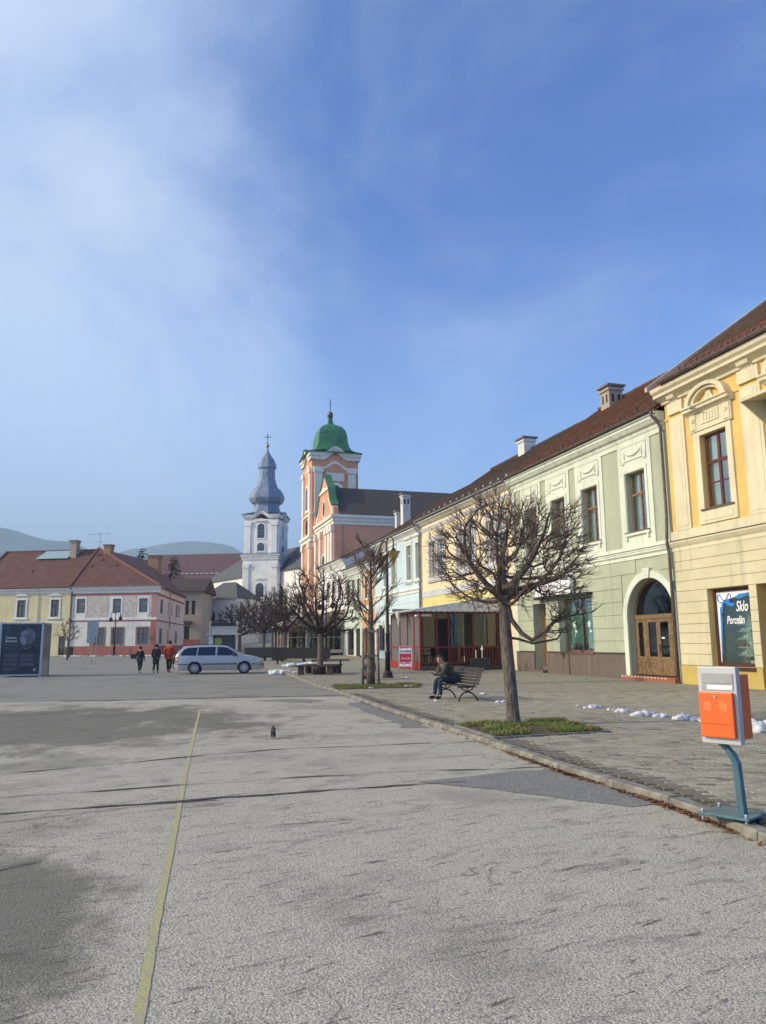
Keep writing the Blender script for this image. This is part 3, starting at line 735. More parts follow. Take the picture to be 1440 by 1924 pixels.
for a, b, nm in ((ARC - ARR + .1, ARC - .80, 'side_light'), (ARC + .80, ARC + ARR - .1, 'side_light'), (ARC - .70, ARC - .005, 'door_leaf'), (ARC + .005, ARC + .70, 'door_leaf')):
    m = MB(U); st = .11; zb = .95
    m.box(a, a + st, y, y + .06, .28, 2.34); m.box(b - st, b, y, y + .06, .28, 2.34); m.box(a + st, b - st, y, y + .06, 2.22, 2.34); m.box(a + st, b - st, y, y + .06, zb - .1, zb); m.box(a + st, b - st, y + .015, y + .05, .28, zb - .1)
    if nm == 'side_light':
        for q in range(5): m.box(a + .03, b - .03, y - .015, y + .002, .32 + q * .1, .40 + q * .1)
    lf = m.build(nm, M_oldwood, g); MB(U).box(a + st, b - st, y + .03, y + .038, zb, 2.22).build('pane', M_glassd, lf)
    if nm == 'door_leaf' and a > ARC: m = MB(U); m.box(a + .03, a + .075, y - .015, y, 1.12, 1.42); m.tube([(a + .05, y - .05, 1.32), (a + .2, y - .05, 1.32)], .012, 6); m.build('handle', M_dark, lf); MB(U).box(a + .14, a + .32, y + .02, y + .027, 1.60, 1.66).build('sticker', M_curt, lf)
MB(U).box(ARC - ARR - .25, -.05, -.30, .5, -.2, .24).build('door_step', plaster('brick_red_step', (.30, .115, .07), .3), g)
m = MB(U)
for k in range(14): m.box(ARC - ARR - .23 + k * .2, ARC - ARR - .13 + k * .2, -.303, -.28, .20, .244)
m.build('step_edge_tiles', plain('cream_tile', (.55, .5, .42)), g, kind='stuff')
MB(U).box(ARC - ARR, ARC + ARR, 1.6, 1.62, 0, 3.9).build('passage_back', plaster('passage_plaster', (.12, .115, .11), .2), g)
# shop door, deep reveal, and shop window with frame
m = MB(U); a, b = -10.72, -9.47
m.box(a, a + .08, .52, .6, .42, 3.28); m.box(b - .08, b, .52, .6, .42, 3.28); m.box(a + .08, b - .08, .52, .6, 3.18, 3.28); m.box(a + .08, b - .08, .52, .6, 2.62, 2.70)
dr = m.build('shop_door', M_orwood, g)
m = MB(U); m.box(a + .08, a + .2, .54, .59, .42, 2.62); m.box(b - .2, b - .08, .54, .59, .42, 2.62); m.box(a + .2, b - .2, .54, .59, .42, .52); m.box(a + .2, b - .2, .54, .59, 1.0, 1.12); m.box(a + .2, b - .2, .56, .585, .52, 1.0); m.box(a + .2, b - .2, .54, .59, 2.52, 2.62); m.build('door_leaf', M_orwood, dr)
MB(U).box(a + .2, b - .2, .56, .567, 1.12, 2.52).build('pane', M_glassd, dr); MB(U).box(a + .08, b - .08, .56, .567, 2.70, 3.18).build('pane', M_glassd, dr)
m = MB(U)
for q in range(9): m.box(a + .72 + .05 * (q % 3), a + 1.03, .55, .555, 1.3 + q * .12, 1.38 + q * .12)
m.build('opening_hours', M_curt, dr)
MB(U).box(a - .02, b + .02, .34, .9, .0, .40).build('shop_step', M_plinth, g); MB(U).box(a, b, -.3, .34, -.2, .22).build('shop_step', M_plinth, g)
for x_ in (a, b): m = MB(U); m.box(x_ - (.004 if x_ == b else .0) , x_ + (.004 if x_ == a else .0), .342, .6, .1, 3.3); m.build('door_reveal', M_gd, g)
m = MB(U); a, b = -8.3, -5.48
m.box(a, a + .07, .30, .38, 1.06, 3.42); m.box(b - .07, b, .30, .38, 1.06, 3.42); m.box(a + .07, b - .07, .30, .38, 3.35, 3.42); m.box(a + .07, b - .07, .28, .38, 1.06, 1.16); m.box(a + 1.42, a + 1.47, .30, .36, 1.16, 3.35)
m.box(a - .04, b + .04, -.10, .28, 1.0, 1.055)
sw = m.build('shop_window', plain('red_brown_frame', (.17, .085, .065), .5), g)
MB(U).box(a + .07, b - .07, .33, .338, 1.16, 3.35).build('pane', M_glass, sw)
M_teal = plain('teal_curtain', (.36, .60, .52), .9, var=.15)
m = MB(U)
for k in range(60):
    xa, xb = a + .05 + 2.7 * k / 60, a + .05 + 2.7 * (k + 1) / 60
    if 22 < k < 28: continue
    m.quad((xa, .55 + .04 * math.sin(k * 1.3), 1.16), (xb, .55 + .04 * math.sin((k + 1) * 1.3), 1.16), (xb, .55 + .04 * math.sin((k + 1) * 1.3), 3.4), (xa, .55 + .04 * math.sin(k * 1.3), 3.4))
m.build('curtain', M_teal, sw, smooth=True)
MB(U).box(a, b, .40, 1.3, .95, 1.15).build('display_shelf', M_plinth, sw)
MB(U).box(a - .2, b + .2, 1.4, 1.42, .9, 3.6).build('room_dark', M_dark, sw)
rr = random.Random(5)
for k in range(9):
    x_ = a + .3 + k * .28; r_ = rr.uniform(.05, .1); h_ = rr.uniform(.12, .3); m = MB(U); m.lathe([(r_ * .7, 0), (r_, h_ * .3), (r_ * .9, h_ * .8), (r_ * .5, h_)], (x_, .45, 1.152), 8); m.build('display_vase', plain('display_%d' % (k % 3), [(.55, .55, .5), (.35, .2, .15), (.2, .35, .4)][k % 3], .4), sw, smooth=True)
for x_ in (a + .75, a + 1.95):                       # white flower silhouettes on the glass
    m = MB(U); 
    for q in range(5): m.sphere((x_ + .07 * math.cos(q * 1.26), .32, 2.25 + .09 * math.sin(q * 1.26)), .06, 8, 5, 1, .1, 1)
    m.tube([(x_, .322, 2.2), (x_ + .05, .322, 1.95), (x_, .322, 1.7)], .012, 5); m.sphere((x_ + .12, .32, 1.95), .07, 8, 5, 1.3, .1, .7); m.build('flower_sticker', M_curt, sw)
# roller box and sign over the shop
M_white = plain('white_sign_board', (.78, .77, .78), .5, var=.04)
sg = MB(U); sg.box(-10.0, -6.72, -.30, -.12, 3.58, 4.42); sgn = sg.build('shop_sign', M_white, g, bevel=.02)
MB(U).box(-10.1, -5.4, -.30, -.031, 3.46, 3.565).build('sign_shelf', M_dark, g)
M_maroon = plain('maroon_letter', (.16, .03, .04), .6); M_let = plain('grey_letter', (.28, .26, .28), .6)
lettering('sign_letters', "Anit pr", .62, M_maroon, sgn, (-8.85 - U, -.304, 3.98), shear=.05, wscale=.62)
MB(U).box(-.33, -.14, -.06, -.02, 3.34, 3.62).build('house_number', M_white, g); 
# roof
ZR, YR = 14.05, 5.5
roof_slabs(g, U, X0 - .05, X1 + .02, -.42, 9.86, YR, ZR, 11.4, 9.86, M_tileA)
tiles('roof_tiles', g, M_tileA, U, X0 - .05, X1 + .0, -.46, 9.87, YR, ZR + .02, seed=4)
ridge_tiles(g, U, X0, X1, YR, ZR + .06, M_tileA)
gutter(g, U, X0 - .05, X1 - .1, -.50, 9.87, .08, M_brownm)
downpipe(g, U, [(-.12, -.50, 9.80), (-.12, -.48, 9.62), (-.10, -.22, 9.36), (-.10, -.14, 9.2), (-.10, -.14, 6), (-.10, -.20, 4.9), (-.10, -.14, 4.6), (-.10, -.12, .15)], .055, M_brownm)
L_ = math.hypot(YR + .42, ZR - 9.86); 
for k in range(11):                                   # snow guards
    x_ = -12.1 + k * 1.15; t = .085; yy, zz = -.42 + (YR + .42) * t, 9.89 + (ZR - 9.86) * t
    m = MB(U); m.box(x_ - .012, x_ + .012, yy - .05, yy + .05, zz, zz + .16); m.box(x_ - .09, x_ + .09, yy - .03, yy - .01, zz + .03, zz + .06); m.box(x_ - .08, x_ + .08, yy - .03, yy - .01, zz + .11, zz + .14); m.build('snow_guard', M_brownm, g)
chimney(g, -11.1, -10.3, 4.6, 5.4, 12.8, 14.6, plaster('grey_chimney', (.40, .33, .26), .5), plain('chimney_slab', (.2, .17, .16), .8), U)
# ================================================================== YELLOW HOUSE
M_yl = plaster('cream_trim_plaster', (.70, .62, .43), .24); M_yd = plaster('ochre_plaster', (.70, .48, .16), .2); M_yp = plaster('pale_yellow_plaster', (.62, .55, .365), .30); M_ypl = plaster('mustard_plinth', (.53, .39, .12), .4)
M_maho = plain('mahogany_wood', (.115, .028, .02), .4, var=.25, scale=10)
M_tileR = roofmat('roof_tile_red', (.27, .085, .05), (.18, .062, .042), (.15, .09, .06), .22)
X0, X1 = 0.02, 9.6
g, U = house_thing('yellow_house', 'tall yellow house with cream pilasters, mahogany windows and a porcelain shop on the right', X0, X1)
bayw = [(1.80, 3.06), (5.35, 6.61)]
holes = [(a, b, 5.86, 8.38) for a, b in bayw] + [(1.57, 3.45, .70, 3.20), (3.76, 6.2, 0.0, 3.20), (6.6, 8.6, .70, 3.20)]
mb = MB(U); body(mb, X0, X1, -.3, 10.2, holes, 11, (5.5, 14.9), .32); mb.build('wall', M_yd, g)
# upper floor: pilasters, surrounds
for a, b in ((.32, 1.08), (3.80, 4.66), (7.3, 8.1)):
    m = MB(U); m.box(a, b, -.07, 0, 5.32, 9.36, 'k'); m.build('pilaster', M_yl, g)
    m = MB(U); m.box(a + .12, b - .12, -.083, -.071, 5.44, 9.25, 'k'); m.build('pilaster_panel', M_yl, g)
    m = MB(U); m.box(a - .02, b + .02, -.11, 0, 9.50, 9.92, 'k'); m.build('frieze_block', M_yl, g)
    m = MB(U); m.prism([(0, 9.93), (-.10, 9.93), (-.14, 10.0), (-.26, 10.03), (-.30, 10.16), (0, 10.16)], 'x', a + .18, b - .18); m.build('console', M_yl, g)
for a, b in bayw:
    cx = (a + b) / 2; s0, s1 = a - .30, b + .24
    m = MB(U); wall_holes(m, s0, s1, 5.36, 8.52, [(a, b, 5.86, 8.38)], -.06, .06)
    for x_, fl in ((s0, 1), (s1, 0)): m.quad((x_, -.06, 5.36), (x_, -.06, 8.52), (x_, 0, 8.52), (x_, 0, 5.36))
    m.quad((s0, -.06, 5.36), (s1, -.06, 5.36), (s1, 0, 5.36), (s0, 0, 5.36)); m.build('window_surround', M_yl, g)
    m = MB(U); m.box(s0 - .10, s1 + .10, -.09, 0, 8.54, 9.16, 'k'); m.box(s0 - .05, s0 + .24, -.12, -.091, 8.60, 9.14); m.box(s1 - .24, s1 + .05, -.12, -.091, 8.60, 9.14)
    m.box(cx - .42, cx + .42, -.12, -.091, 8.72, 9.12)
    ent = m.build('window_head', M_yl, g)
    for k in range(5): m = MB(U); q = cx - .28 + k * .14; m.box(q - .035, q + .035, -.14, -.121, 8.80, 9.06); m.build('flute', M_yl, ent)
    for sgn in (-1, 1):
        m = MB(U); q = cx + sgn * (s1 - s0) * .44
        for k in range(5): m.sphere((q + .05 * math.cos(k * 1.26), -.12, 8.92 + .05 * math.sin(k * 1.26)), .04, 7, 5)
        m.build('rosette', M_yl, ent, smooth=True)
    m = MB(U); m.prism([(0, 9.16), (-.12, 9.16), (-.18, 9.22), (-.28, 9.25), (-.28, 9.33), (-.34, 9.37), (-.34, 9.42), (0, 9.42)], 'x', s0 - .22, s1 + .22); m.build('window_cornice', M_yl, ent)
    for r0, r1, dep in ((.98, .80, .30), (.78, .66, .20)):
        m = MB(U); n = 18; sc_ = .66
        o_ = [(cx - r0 * math.cos(math.pi * k / n), 9.42 + r0 * sc_ * math.sin(math.pi * k / n)) for k in range(n + 1)]; i_ = [(cx - r1 * math.cos(math.pi * k / n), 9.42 + r1 * sc_ * math.sin(math.pi * k / n)) for k in range(n + 1)]
        m.prism(o_ + i_[::-1], 'y', -dep, 0); m.build('arched_pediment', M_yl, ent)
    m = MB(U); m.prism([(cx - .3, 9.43), (cx + .3, 9.43), (cx + .16, 9.62), (cx + .1, 9.78), (cx - .1, 9.78), (cx - .16, 9.62)], 'y', -.10, 0); m.build('cartouche', M_yl, ent)
    w_ = window(g, U, a, b, 5.86, 8.38, .16, M_maho, .085, 7.42, 1, lower_rail=6.72, sill=True, sillmat=M_brownm)
    m = MB(U); m.box(a - .05, b + .05, -.075, -.061, 5.46, 5.70); m.build('apron_panel', M_yl, w_)
m = MB(U); m.prism([(0, 9.98), (-.10, 9.98), (-.12, 10.06), (-.30, 10.17), (-.40, 10.20), (-.40, 10.30), (-.50, 10.38), (-.52, 10.46), (-.52, 10.52), (0, 10.52)], 'x', X0 - .08, X1); m.build('cornice', M_yl, g)
m = MB(U); m.prism([(0, 9.36), (-.04, 9.36), (-.04, 9.44), (0, 9.46)], 'x', X0, X1); m.build('frieze_moulding', M_yd, g)
m = MB(U); m.box(X0 - .03, X1, -.075, 0, 5.0, 5.31, 'k'); m.build('parapet_band', M_yl, g)
m = MB(U); m.prism([(0, 4.62), (-.05, 4.62), (-.05, 4.74), (-.10, 4.80), (-.16, 4.90), (-.16, 4.96), (0, 4.96)], 'x', X0 - .06, X1); m.build('belt_moulding', M_yl, g)
m = MB(U); m.box(X0 - .06, X1, -.19, -.005, 4.963, 4.985); m.build('flashing', M_brownm, g)
# rusticated ground floor: one piece for each course and pier
cs = [.70, 1.07, 1.42, 1.78, 2.08, 2.43, 2.82, 3.205, 3.55, 3.91, 4.24, 4.62]
for z0, z1 in zip(cs, cs[1:]):
    sp = [(X0, 1.57), (3.45, 3.76), (6.2, 6.6), (8.6, X1)] if z1 < 3.21 else [(X0, X1)]
    for a, b in sp:
        m = MB(U); coursepc(m, a, b, z0 + .007, z1 - .003, -.04); m.build('stone_course', M_yp, g)
m = MB(U); m.box(4.1, 6.9, -.05, -.041, 4.32, 4.56); m.build('name_panel', M_yp, g)
for a, b in ((X0, 1.9), (1.9, 3.76), (6.2, X1)): m = MB(U); m.box(a, b, -.055, 0, -.2, .695, 'k'); m.build('plinth', M_ypl, g)
MB(U).box(3.76, 6.2, .9, .95, 0, 3.2).build('entrance_back', M_oldwood, g)
MB(U).box(7.0, 8.6, .3, .34, .7, 3.2).build('shop_blind', M_maho, g)
# the porcelain shop window
a, b = 1.57, 3.45; m = MB(U); y = .20
m.box(a, a + .09, y, y + .1, .70, 3.2); m.box(b - .09, b, y, y + .1, .70, 3.2); m.box(a + .09, b - .09, y, y + .1, 3.09, 3.2); m.box(a + .09, b - .09, y, y + .1, .70, .82)
m.box(a - .05, b + .05, -.12, y, .60, .695)
sw = m.build('shop_window', plain('dark_mahogany_frame', (.07, .03, .028), .4), g)
MB(U).box(a + .09, b - .09, y + .05, y + .058, .82, 3.09).build('pane', glassmat('shop_glass', (.85, .93, .9), refl=.03), sw)
M_porc = plain('porcelain', (.62, .63, .62), .25, var=.05); M_green = plain('display_green', (.30, .37, .33), .8); M_shelf = plain('shelf_white', (.5, .52, .5), .5)
m = MB(U); m.box(a, b, 1.05, 1.08, .75, 3.2); m.box(a - .02, a + .0, .32, 1.05, .75, 3.2); m.box(b, b + .02, .32, 1.05, .75, 3.2); m.box(a, b, .32, 1.05, .74, .80); m.box(a, b, .32, 1.05, 3.2, 3.22); m.build('display_case', M_green, sw)
yg = y + .046
m = MB(U)                                                   # white film with a blue ribbon on the glass
za = 3.09; m.poly([(a + .09, yg, .82), (a + .13, yg, .82), (a + .16, yg, 1.5), (a + .2, yg, 2.2), (a + .26, yg, 2.55), (a + .40, yg, 2.82), (a + .75, yg, 2.86), (a + 1.1, yg, 2.95), (b - .09, yg, 3.05), (b - .09, yg, za), (a + .09, yg, za)]); m.build('white_film', M_white, sw)
M_rib = plain('blue_ribbon', (.035, .22, .62), .4); yr = yg - .004
m = MB(U)
m.poly([(a + .17, yr, 1.1), (a + .20, yr, 1.1), (a + .30, yr, 2.2), (a + .27, yr, 2.6), (a + .22, yr, 2.62), (a + .2, yr, 2.2)])
m.poly([(a + .9, yr, 2.86), (a + 1.2, yr, 2.84), (a + 1.5, yr, 2.93), (a + 1.68, yr, 3.0), (a + 1.4, yr, 3.0), (a + 1.1, yr, 2.98)])
m.poly([(a + .45, yr, 2.74), (a + .62, yr, 2.86), (a + .72, yr, 2.72), (a + .95, yr, 2.70), (a + .8, yr, 2.60), (a + .6, yr, 2.64)])
m.poly([(a + .30, yr, 2.70), (a + .40, yr, 2.76), (a + .36, yr, 2.50), (a + .25, yr, 2.30), (a + .28, yr, 2.5)])
for sg in (-1, 1):
    c0 = a + .45; m.tube([(c0, yr, 2.74), (c0 + sg * .10, yr, 2.86), (c0 + sg * .22, yr, 3.02), (c0 + sg * .30, yr, 2.98), (c0 + sg * .30, yr, 2.84), (c0 + sg * .2, yr, 2.75), (c0, yr, 2.74)], .02, 5)
m.build('ribbon', M_rib, sw)
M_wl = plain('white_letter', (.85, .85, .85), .5, var=.02)
lettering('lettering', 'Sklo', .46, M_wl, sw, (a + 1.20 - U, y + .044, 2.58), shear=.28, wscale=.66, offset=.006)
lettering('lettering', 'Porcelán', .36, M_wl, sw, (a + .88 - U, y + .044, 2.16), shear=.28, wscale=.62, offset=.005)
MB(U).box(a + .75, b - .1, 1.0, 1.02, 2.18, 2.42).build('shop_banner', plain('deep_blue', (.03, .035, .3), .5), sw)
rr = random.Random(9)
for k, z in enumerate((1.06, 1.30, 1.56, 1.80, 2.0)):
    x0_ = a + .72; x1_ = b - .12
    sh = MB(U).box(x0_, x1_ if k != 3 else x0_ + .55, .40, .8, z, z + .02).build('shelf', M_shelf, sw); x = x0_ + .07
    while x < (x1_ if k != 3 else x0_ + .55) - .08:
        t = rr.random(); r_ = rr.uniform(.035, .06); h_ = rr.uniform(.06, .13) if k not in (1,) else rr.uniform(.1, .2); m = MB(U)
        pr = [(r_ * .5, 0), (r_, h_ * .35), (r_ * 1.05, h_ * .7), (r_ * .7, h_)] if t < .5 else ([(r_ * .6, 0), (r_ * 1.25, h_ * .4), (r_ * 1.3, h_ * .45)] if t < .75 else [(r_ * .6, 0), (r_, h_ * .25), (r_ * .35, h_ * .7), (r_ * .5, h_)])
        m.lathe(pr, (x, .52, z + .021), 9)
        if t < .5: m.tube([(x + r_, .52, z + .03 + h_ * .7), (x + r_ * 1.6, .52, z + .02 + h_ * .5), (x + r_, .52, z + .02 + h_ * .25)], .008, 5)
        m.build('porcelain_piece', M_porc if not (k == 1 and x < x0_ + .4) else plain('ruby_glass', (.25, .01, .05), .2), sw, smooth=True); x += r_ * 2.6 + rr.uniform(0, .03)
m = MB(U); m.box(a + .75, a + 1.25, .55, .95, .80, 1.0); m.build('gift_box', M_plinth, sw); m = MB(U); m.box(a + 1.15, b - .12, .45, .7, .80, .90); m.build('gift_box', plain('mint_box', (.5, .62, .58), .6), sw)
# lamp bracket at the window and corner light box at the frame's right edge
m = MB(U); m.sphere((1.95, -.40, 9.30), .07, 10, 6); m.tube([(1.95, -.40, 9.32), (1.95, -.05, 9.35)], .02, 6); m.tube([(1.95, -.42, 9.30), (1.55, -.45, 9.30)], [.03, .01], 6); m.tube([(1.95, -.42, 9.30), (2.3, -.52, 9.22)], [.03, .01], 6); m.build('wall_lamp', M_zinc, g, smooth=True)
m = MB(U); m.prism([(-.0, 8.7), (-1.0, 8.55), (-1.0, 8.65), (0, 8.82)], 'x', 4.78, 6.3); m.prism([(-.02, 8.7), (-.95, 8.56), (-.05, 7.9)], 'x', 4.79, 4.84); m.build('canopy', M_yp, g)
# roof
ZR, YR = 14.95, 5.5
roof_slabs(g, U, X0 - .10, X1, -.50, 10.56, YR, ZR, 11.4, 10.56, M_tileR)
tiles('roof_tiles', g, roofmat('roof_tile_grey', (.15, .095, .075), (.11, .075, .062), (.13, .11, .08), .4), U, X0 - .05, X1, 1.15, 11.80, YR, ZR + .02, seed=8); tiles('eave_tiles', g, M_tileR, U, X0 + .5, X1, -.52, 10.57, 1.18, 11.83, tw=.21, seed=9)
ridge_tiles(g, U, X0, X1, YR, ZR + .06, M_tileR)
m = MB(U); m.prism([(-.62, 10.50), (-.50, 10.50), (YR, ZR - .12), (YR, ZR + .10), (-.62, 10.66)], 'x', X0 - .22, X0 - .10); m.build('verge_board', plain('pale_verge', (.55, .47, .34), .8), g)
gutter(g, U, X0 + .55, X1, -.62, 10.62, .09, M_brownm)
for k in range(3):
    x_ = X0 + 1.2 + k * 2.6; m = MB(U)
    for q in range(2): m.tube([(x_, -.22, 10.90 + q * .09), (x_ + 2.5, -.22, 10.90 + q * .09)], .015, 5)
    for q in range(9): m.box(x_ + q * .3, x_ + q * .3 + .03, -.24, -.18, 10.76, 11.02)
    m.build('snow_fence', M_brownm, g)

# ================================================================== CREAM HOUSE (behind the big tree)
M_pe = plaster('peach_plaster', (.80, .65, .42), .14); M_gy = plaster('grey_trim', (.55, .54, .55), .15); M_yb = plaster('lemon_plaster', (.72, .60, .25), .2)
M_pvc = plain('white_window_frame', (.62, .62, .60), .45, var=.06)
X0, X1 = -26.85, -12.70; g, U = house_thing('cream_house', 'cream and peach house with grey belt course behind the corrugated terrace awning', X0, X1)
wins = [(-25.15, -22.4), (-20.3, -17.6), (-15.9, -13.6)]; ZB = gz(45)
mb = MB(U); body(mb, X0, X1, -.3, 9.62, [(a, b, 5.75, 8.12) for a, b in wins] + [(-24.5, -20.5, .3, 3.0), (-19.0, -15.0, .3, 3.0)], 11, (5.5, 13.75), .28); mb.build('wall', M_pe, g)
m = MB(U); m.box(X0, X1, -.04, 0, 4.5, 4.92, 'k'); m.build('belt_course', M_gy, g); m = MB(U); m.box(X0, X1, -.02, 0, 0, 4.49, 'k')
m = MB(U); m.prism([(0, 8.95), (-.05, 8.95), (-.08, 9.05), (-.12, 9.12), (-.12, 9.18), (0, 9.2)], 'x', X0, X1); m.build('frieze_moulding', M_gy, g)
m = MB(U); m.prism([(0, 9.42), (-.10, 9.42), (-.25, 9.55), (-.38, 9.62), (-.38, 9.72), (0, 9.72)], 'x', X0, X1); m.build('cornice', plaster('dirty_white', (.62, .58, .50), .5), g)
m = MB(U); m.quad((X0, -.006, 3.3), (X1, -.006, 3.3), (X1, -.006, 4.5), (X0, -.006, 4.5)); m.build('lower_wall_paint', M_yb, g)
for a, b in wins:
    m = MB(U); wall_holes(m, a - .25, b + .25, 5.5, 8.4, [(a, b, 5.75, 8.12)], -.05, .05); m.box(a - .25, b + .25, -.05, -.001, 8.40, 8.46); cx = (a + b) / 2
    m.build('window_surround', M_gy, g)
    for q in (a + .2, b - .2): m = MB(U); m.box(q - .09, q + .09, -.12, -.01, 8.38, 8.78); m.build('console', M_gy, g)
    cm = (a + b) / 2; m = MB(U); m.box(cm - .12, cm + .12, -.03, .2, 5.75, 8.12); m.build('window_pier', M_gy, g)
    for p, q in ((a, cm - .12), (cm + .12, b)): window(g, U, p, q, 5.75, 8.12, .12, M_pvc, .07, 7.4, 1)
    m = MB(U); m.box(a - .3, b + .3, -.12, -.051, 5.42, 5.5); m.build('sill', M_gy, g)
for a, b in ((-24.5, -20.5), (-19.0, -15.0)): w_ = window(g, U, a, b, .3, 3.0, .1, M_maho, .1, None, 3, glass=M_glassd, curtain=False)
ZR, YR = 13.8, 5.5
M_tileB = roofmat('roof_tile_dark', (.095, .06, .052), (.07, .052, .05), (.12, .075, .045), .35)
roof_slabs(g, U, X0 - .02, X1, -.40, 9.78, YR, ZR, 11.4, 9.78, M_tileB); tiles('roof_tiles', g, M_tileB, U, X0, X1, -.42, 9.79, YR, ZR + .02, tw=.24, te=.22, seed=14); ridge_tiles(g, U, X0, X1, YR, ZR + .06, M_tileB)
gutter(g, U, X0 - .02, X1, -.48, 9.80, .08)
downpipe(g, U, [(X0 + .1, -.48, 9.75), (X0 + .1, -.4, 9.55), (X0 + .1, -.12, 9.3), (X0 + .1, -.10, .2)], .05)
chimney(g, -21.4, -20.5, 4.9, 5.7, 12.8, 14.5, plaster('white_chimney', (.68, .66, .62), .4), plain('chimney_slab', (.2, .17, .16), .8), U, vents=False)
for k in range(14):
    x_ = X0 + .6 + k; m = MB(U); m.box(x_ - .1, x_ + .1, .02, .05, 10.16, 10.28); m.build('snow_guard', M_zinc, g)

# ================================================================== LIGHT BLUE HOUSE
M_bl = plaster('pale_blue_plaster', (.56, .66, .70), .12); M_wt = plaster('off_white_trim', (.74, .74, .68), .15)
X0, X1 = -38.4, -26.87; g, U = house_thing('blue_house', 'pale blue house with white window hoods beyond the cream house', X0, X1)
wins = [(-28.0, -27.0), (-30.05, -28.95), (-33.75, -32.65), (-35.9, -34.8)]
mb = MB(U); body(mb, X0, X1, -.3, 9.4, [(a, b, 5.95, 8.45) for a, b in wins] + [(-30.5, -27.8, .4, 3.1), (-34.6, -33.4, .2, 2.9), (-37.5, -35.8, .9, 2.9)], 11, (5.5, 13.5), .25); mb.build('wall', M_bl, g)
for a, b in wins:
    window(g, U, a, b, 5.95, 8.45, .12, plain('cream_window_wood', (.55, .50, .34), .5), .07, 7.7, 1)
    m = MB(U); wall_holes(m, a - .13, b + .13, 5.8, 8.6, [(a, b, 5.95, 8.45)], -.04, .04); m.build('window_surround', M_wt, g)
    m = MB(U); m.prism([(0, 8.62), (-.06, 8.62), (-.06, 8.8), (-.2, 8.9), (-.2, 8.98), (0, 9.0)], 'x', a - .2, b + .2); m.build('window_hood', M_wt, g)
    m = MB(U); m.prism([(0, 5.62), (-.05, 5.62), (-.18, 5.74), (-.18, 5.8), (0, 5.8)], 'x', a - .2, b + .2); m.build('sill', M_wt, g)
m = MB(U); m.prism([(0, 9.02), (-.05, 9.02), (-.10, 9.14), (-.3, 9.3), (-.42, 9.36), (-.42, 9.5), (0, 9.5)], 'x', X0, X1); m.build('cornice', M_wt, g)
m = MB(U); m.prism([(0, 4.95), (-.06, 4.95), (-.06, 5.1), (-.16, 5.2), (-.16, 5.28), (0, 5.32)], 'x', X0, X1); m.build('belt_moulding', M_wt, g)
for z in (1.0, 1.6, 2.2, 3.2, 3.75, 4.3): m = MB(U); coursepc(m, X0, -37.6 if z < 3.1 else X1, z + .01, z + .54, -.03); m.build('stone_course', M_bl if z > 3.1 else M_wt, g)
for a, b in ((-30.5, -27.8), (-37.5, -35.8)): window(g, U, a, b, .4 if a > -31 else .9, 3.1 if a > -31 else 2.9, .1, M_maho, .1, None, 1, glass=M_glassd, curtain=False)
m = MB(U); m.box(-34.6, -33.4, .15, .2, .2, 2.9); m.build('door', M_dark, g)
ZR = 13.55; roof_slabs(g, U, X0 - .03, X1, -.44, 9.54, YR, ZR, 11.4, 9.54, M_tileB); gutter(g, U, X0, X1, -.5, 9.56, .08)
tiles('roof_tiles', g, M_tileB, U, X0, X1, -.45, 9.55, YR, ZR + .02, tw=.26, te=.24, seed=15)
M_wchim = plaster('white_chimney', (.68, .66, .62), .4); M_slab = plain('chimney_slab', (.2, .17, .16), .8)
chimney(g, -37.25, -36.6, 1.9, 2.55, 10.5, 13.7, M_wchim, M_slab, U)
chimney(g, -38.2, -37.75, 1.7, 2.1, 10.2, 12.4, M_wchim, M_slab, U, vents=False)
downpipe(g, U, [(X1 - .12, -.5, 9.5), (X1 - .12, -.44, 9.35), (X1 - .12, -.12, 9.0), (X1 - .12, -.1, .2)], .05)

# ================================================================== LOW ORANGE, PALE GREEN AND FAR WHITE HOUSES
def simple_house(name, label, X0, X1, ze, zr, wallm, trim, wins, z0w, z1w, roofm, low=None, lowm=None, yr=5.0, frame=None):
    g, U = house_thing(name, label, X0, X1)
    h = [(a, b, z0w, z1w) for a, b in wins]
    mb = MB(U); body(mb, X0, X1, -.3, ze - .25, h + (low or []), 10, (yr, zr - .3), .22); mb.build('wall', wallm, g)
    for a, b in wins:
        window(g, U, a, b, z0w, z1w, .1, frame or M_wood, .08, z0w + (z1w - z0w) * .68, 1, glass=M_glassd, curtain=False)
        m = MB(U); wall_holes(m, a - .15, b + .15, z0w - .15, z1w + .18, [(a, b, z0w, z1w)], -.05, .05); m.build('window_surround', trim, g)
    for (a, b, c, d) in (low or []): window(g, U, a, b, c, d, .1, M_maho, .09, None, 1, glass=M_glassd, curtain=False)
    m = MB(U); m.prism([(0, ze - .75), (-.08, ze - .75), (-.14, ze - .6), (-.35, ze - .35), (-.45, ze - .3), (-.45, ze - .15), (0, ze - .15)], 'x', X0, X1); m.build('cornice', trim, g)
    m = MB(U); m.prism([(0, 4.3), (-.06, 4.3), (-.12, 4.5), (-.12, 4.6), (0, 4.65)], 'x', X0, X1); m.build('belt_moulding', trim, g)
    roof_slabs(g, U, X0, X1, -.46, ze - .12, yr, zr, 10.3, ze - .12, roofm); gutter(g, U, X0, X1, -.52, ze - .08, .08)
    tiles('roof_tiles', g, roofm, U, X0, X1, -.47, ze - .11, yr, zr + .02, tw=.3, te=.28, seed=21)
    return g, U
M_or = plaster('orange_plaster', (.62, .33, .15), .2); M_pg = plaster('mint_plaster', (.55, .62, .52), .2); M_ww = plaster('white_plaster', (.72, .70, .68), .2); M_tan = plaster('tan_plaster', (.62, .50, .38), .2)
M_tileG = roofmat('roof_tile_greybrown', (.11, .085, .08), (.085, .07, .07), (.12, .10, .08), .3)
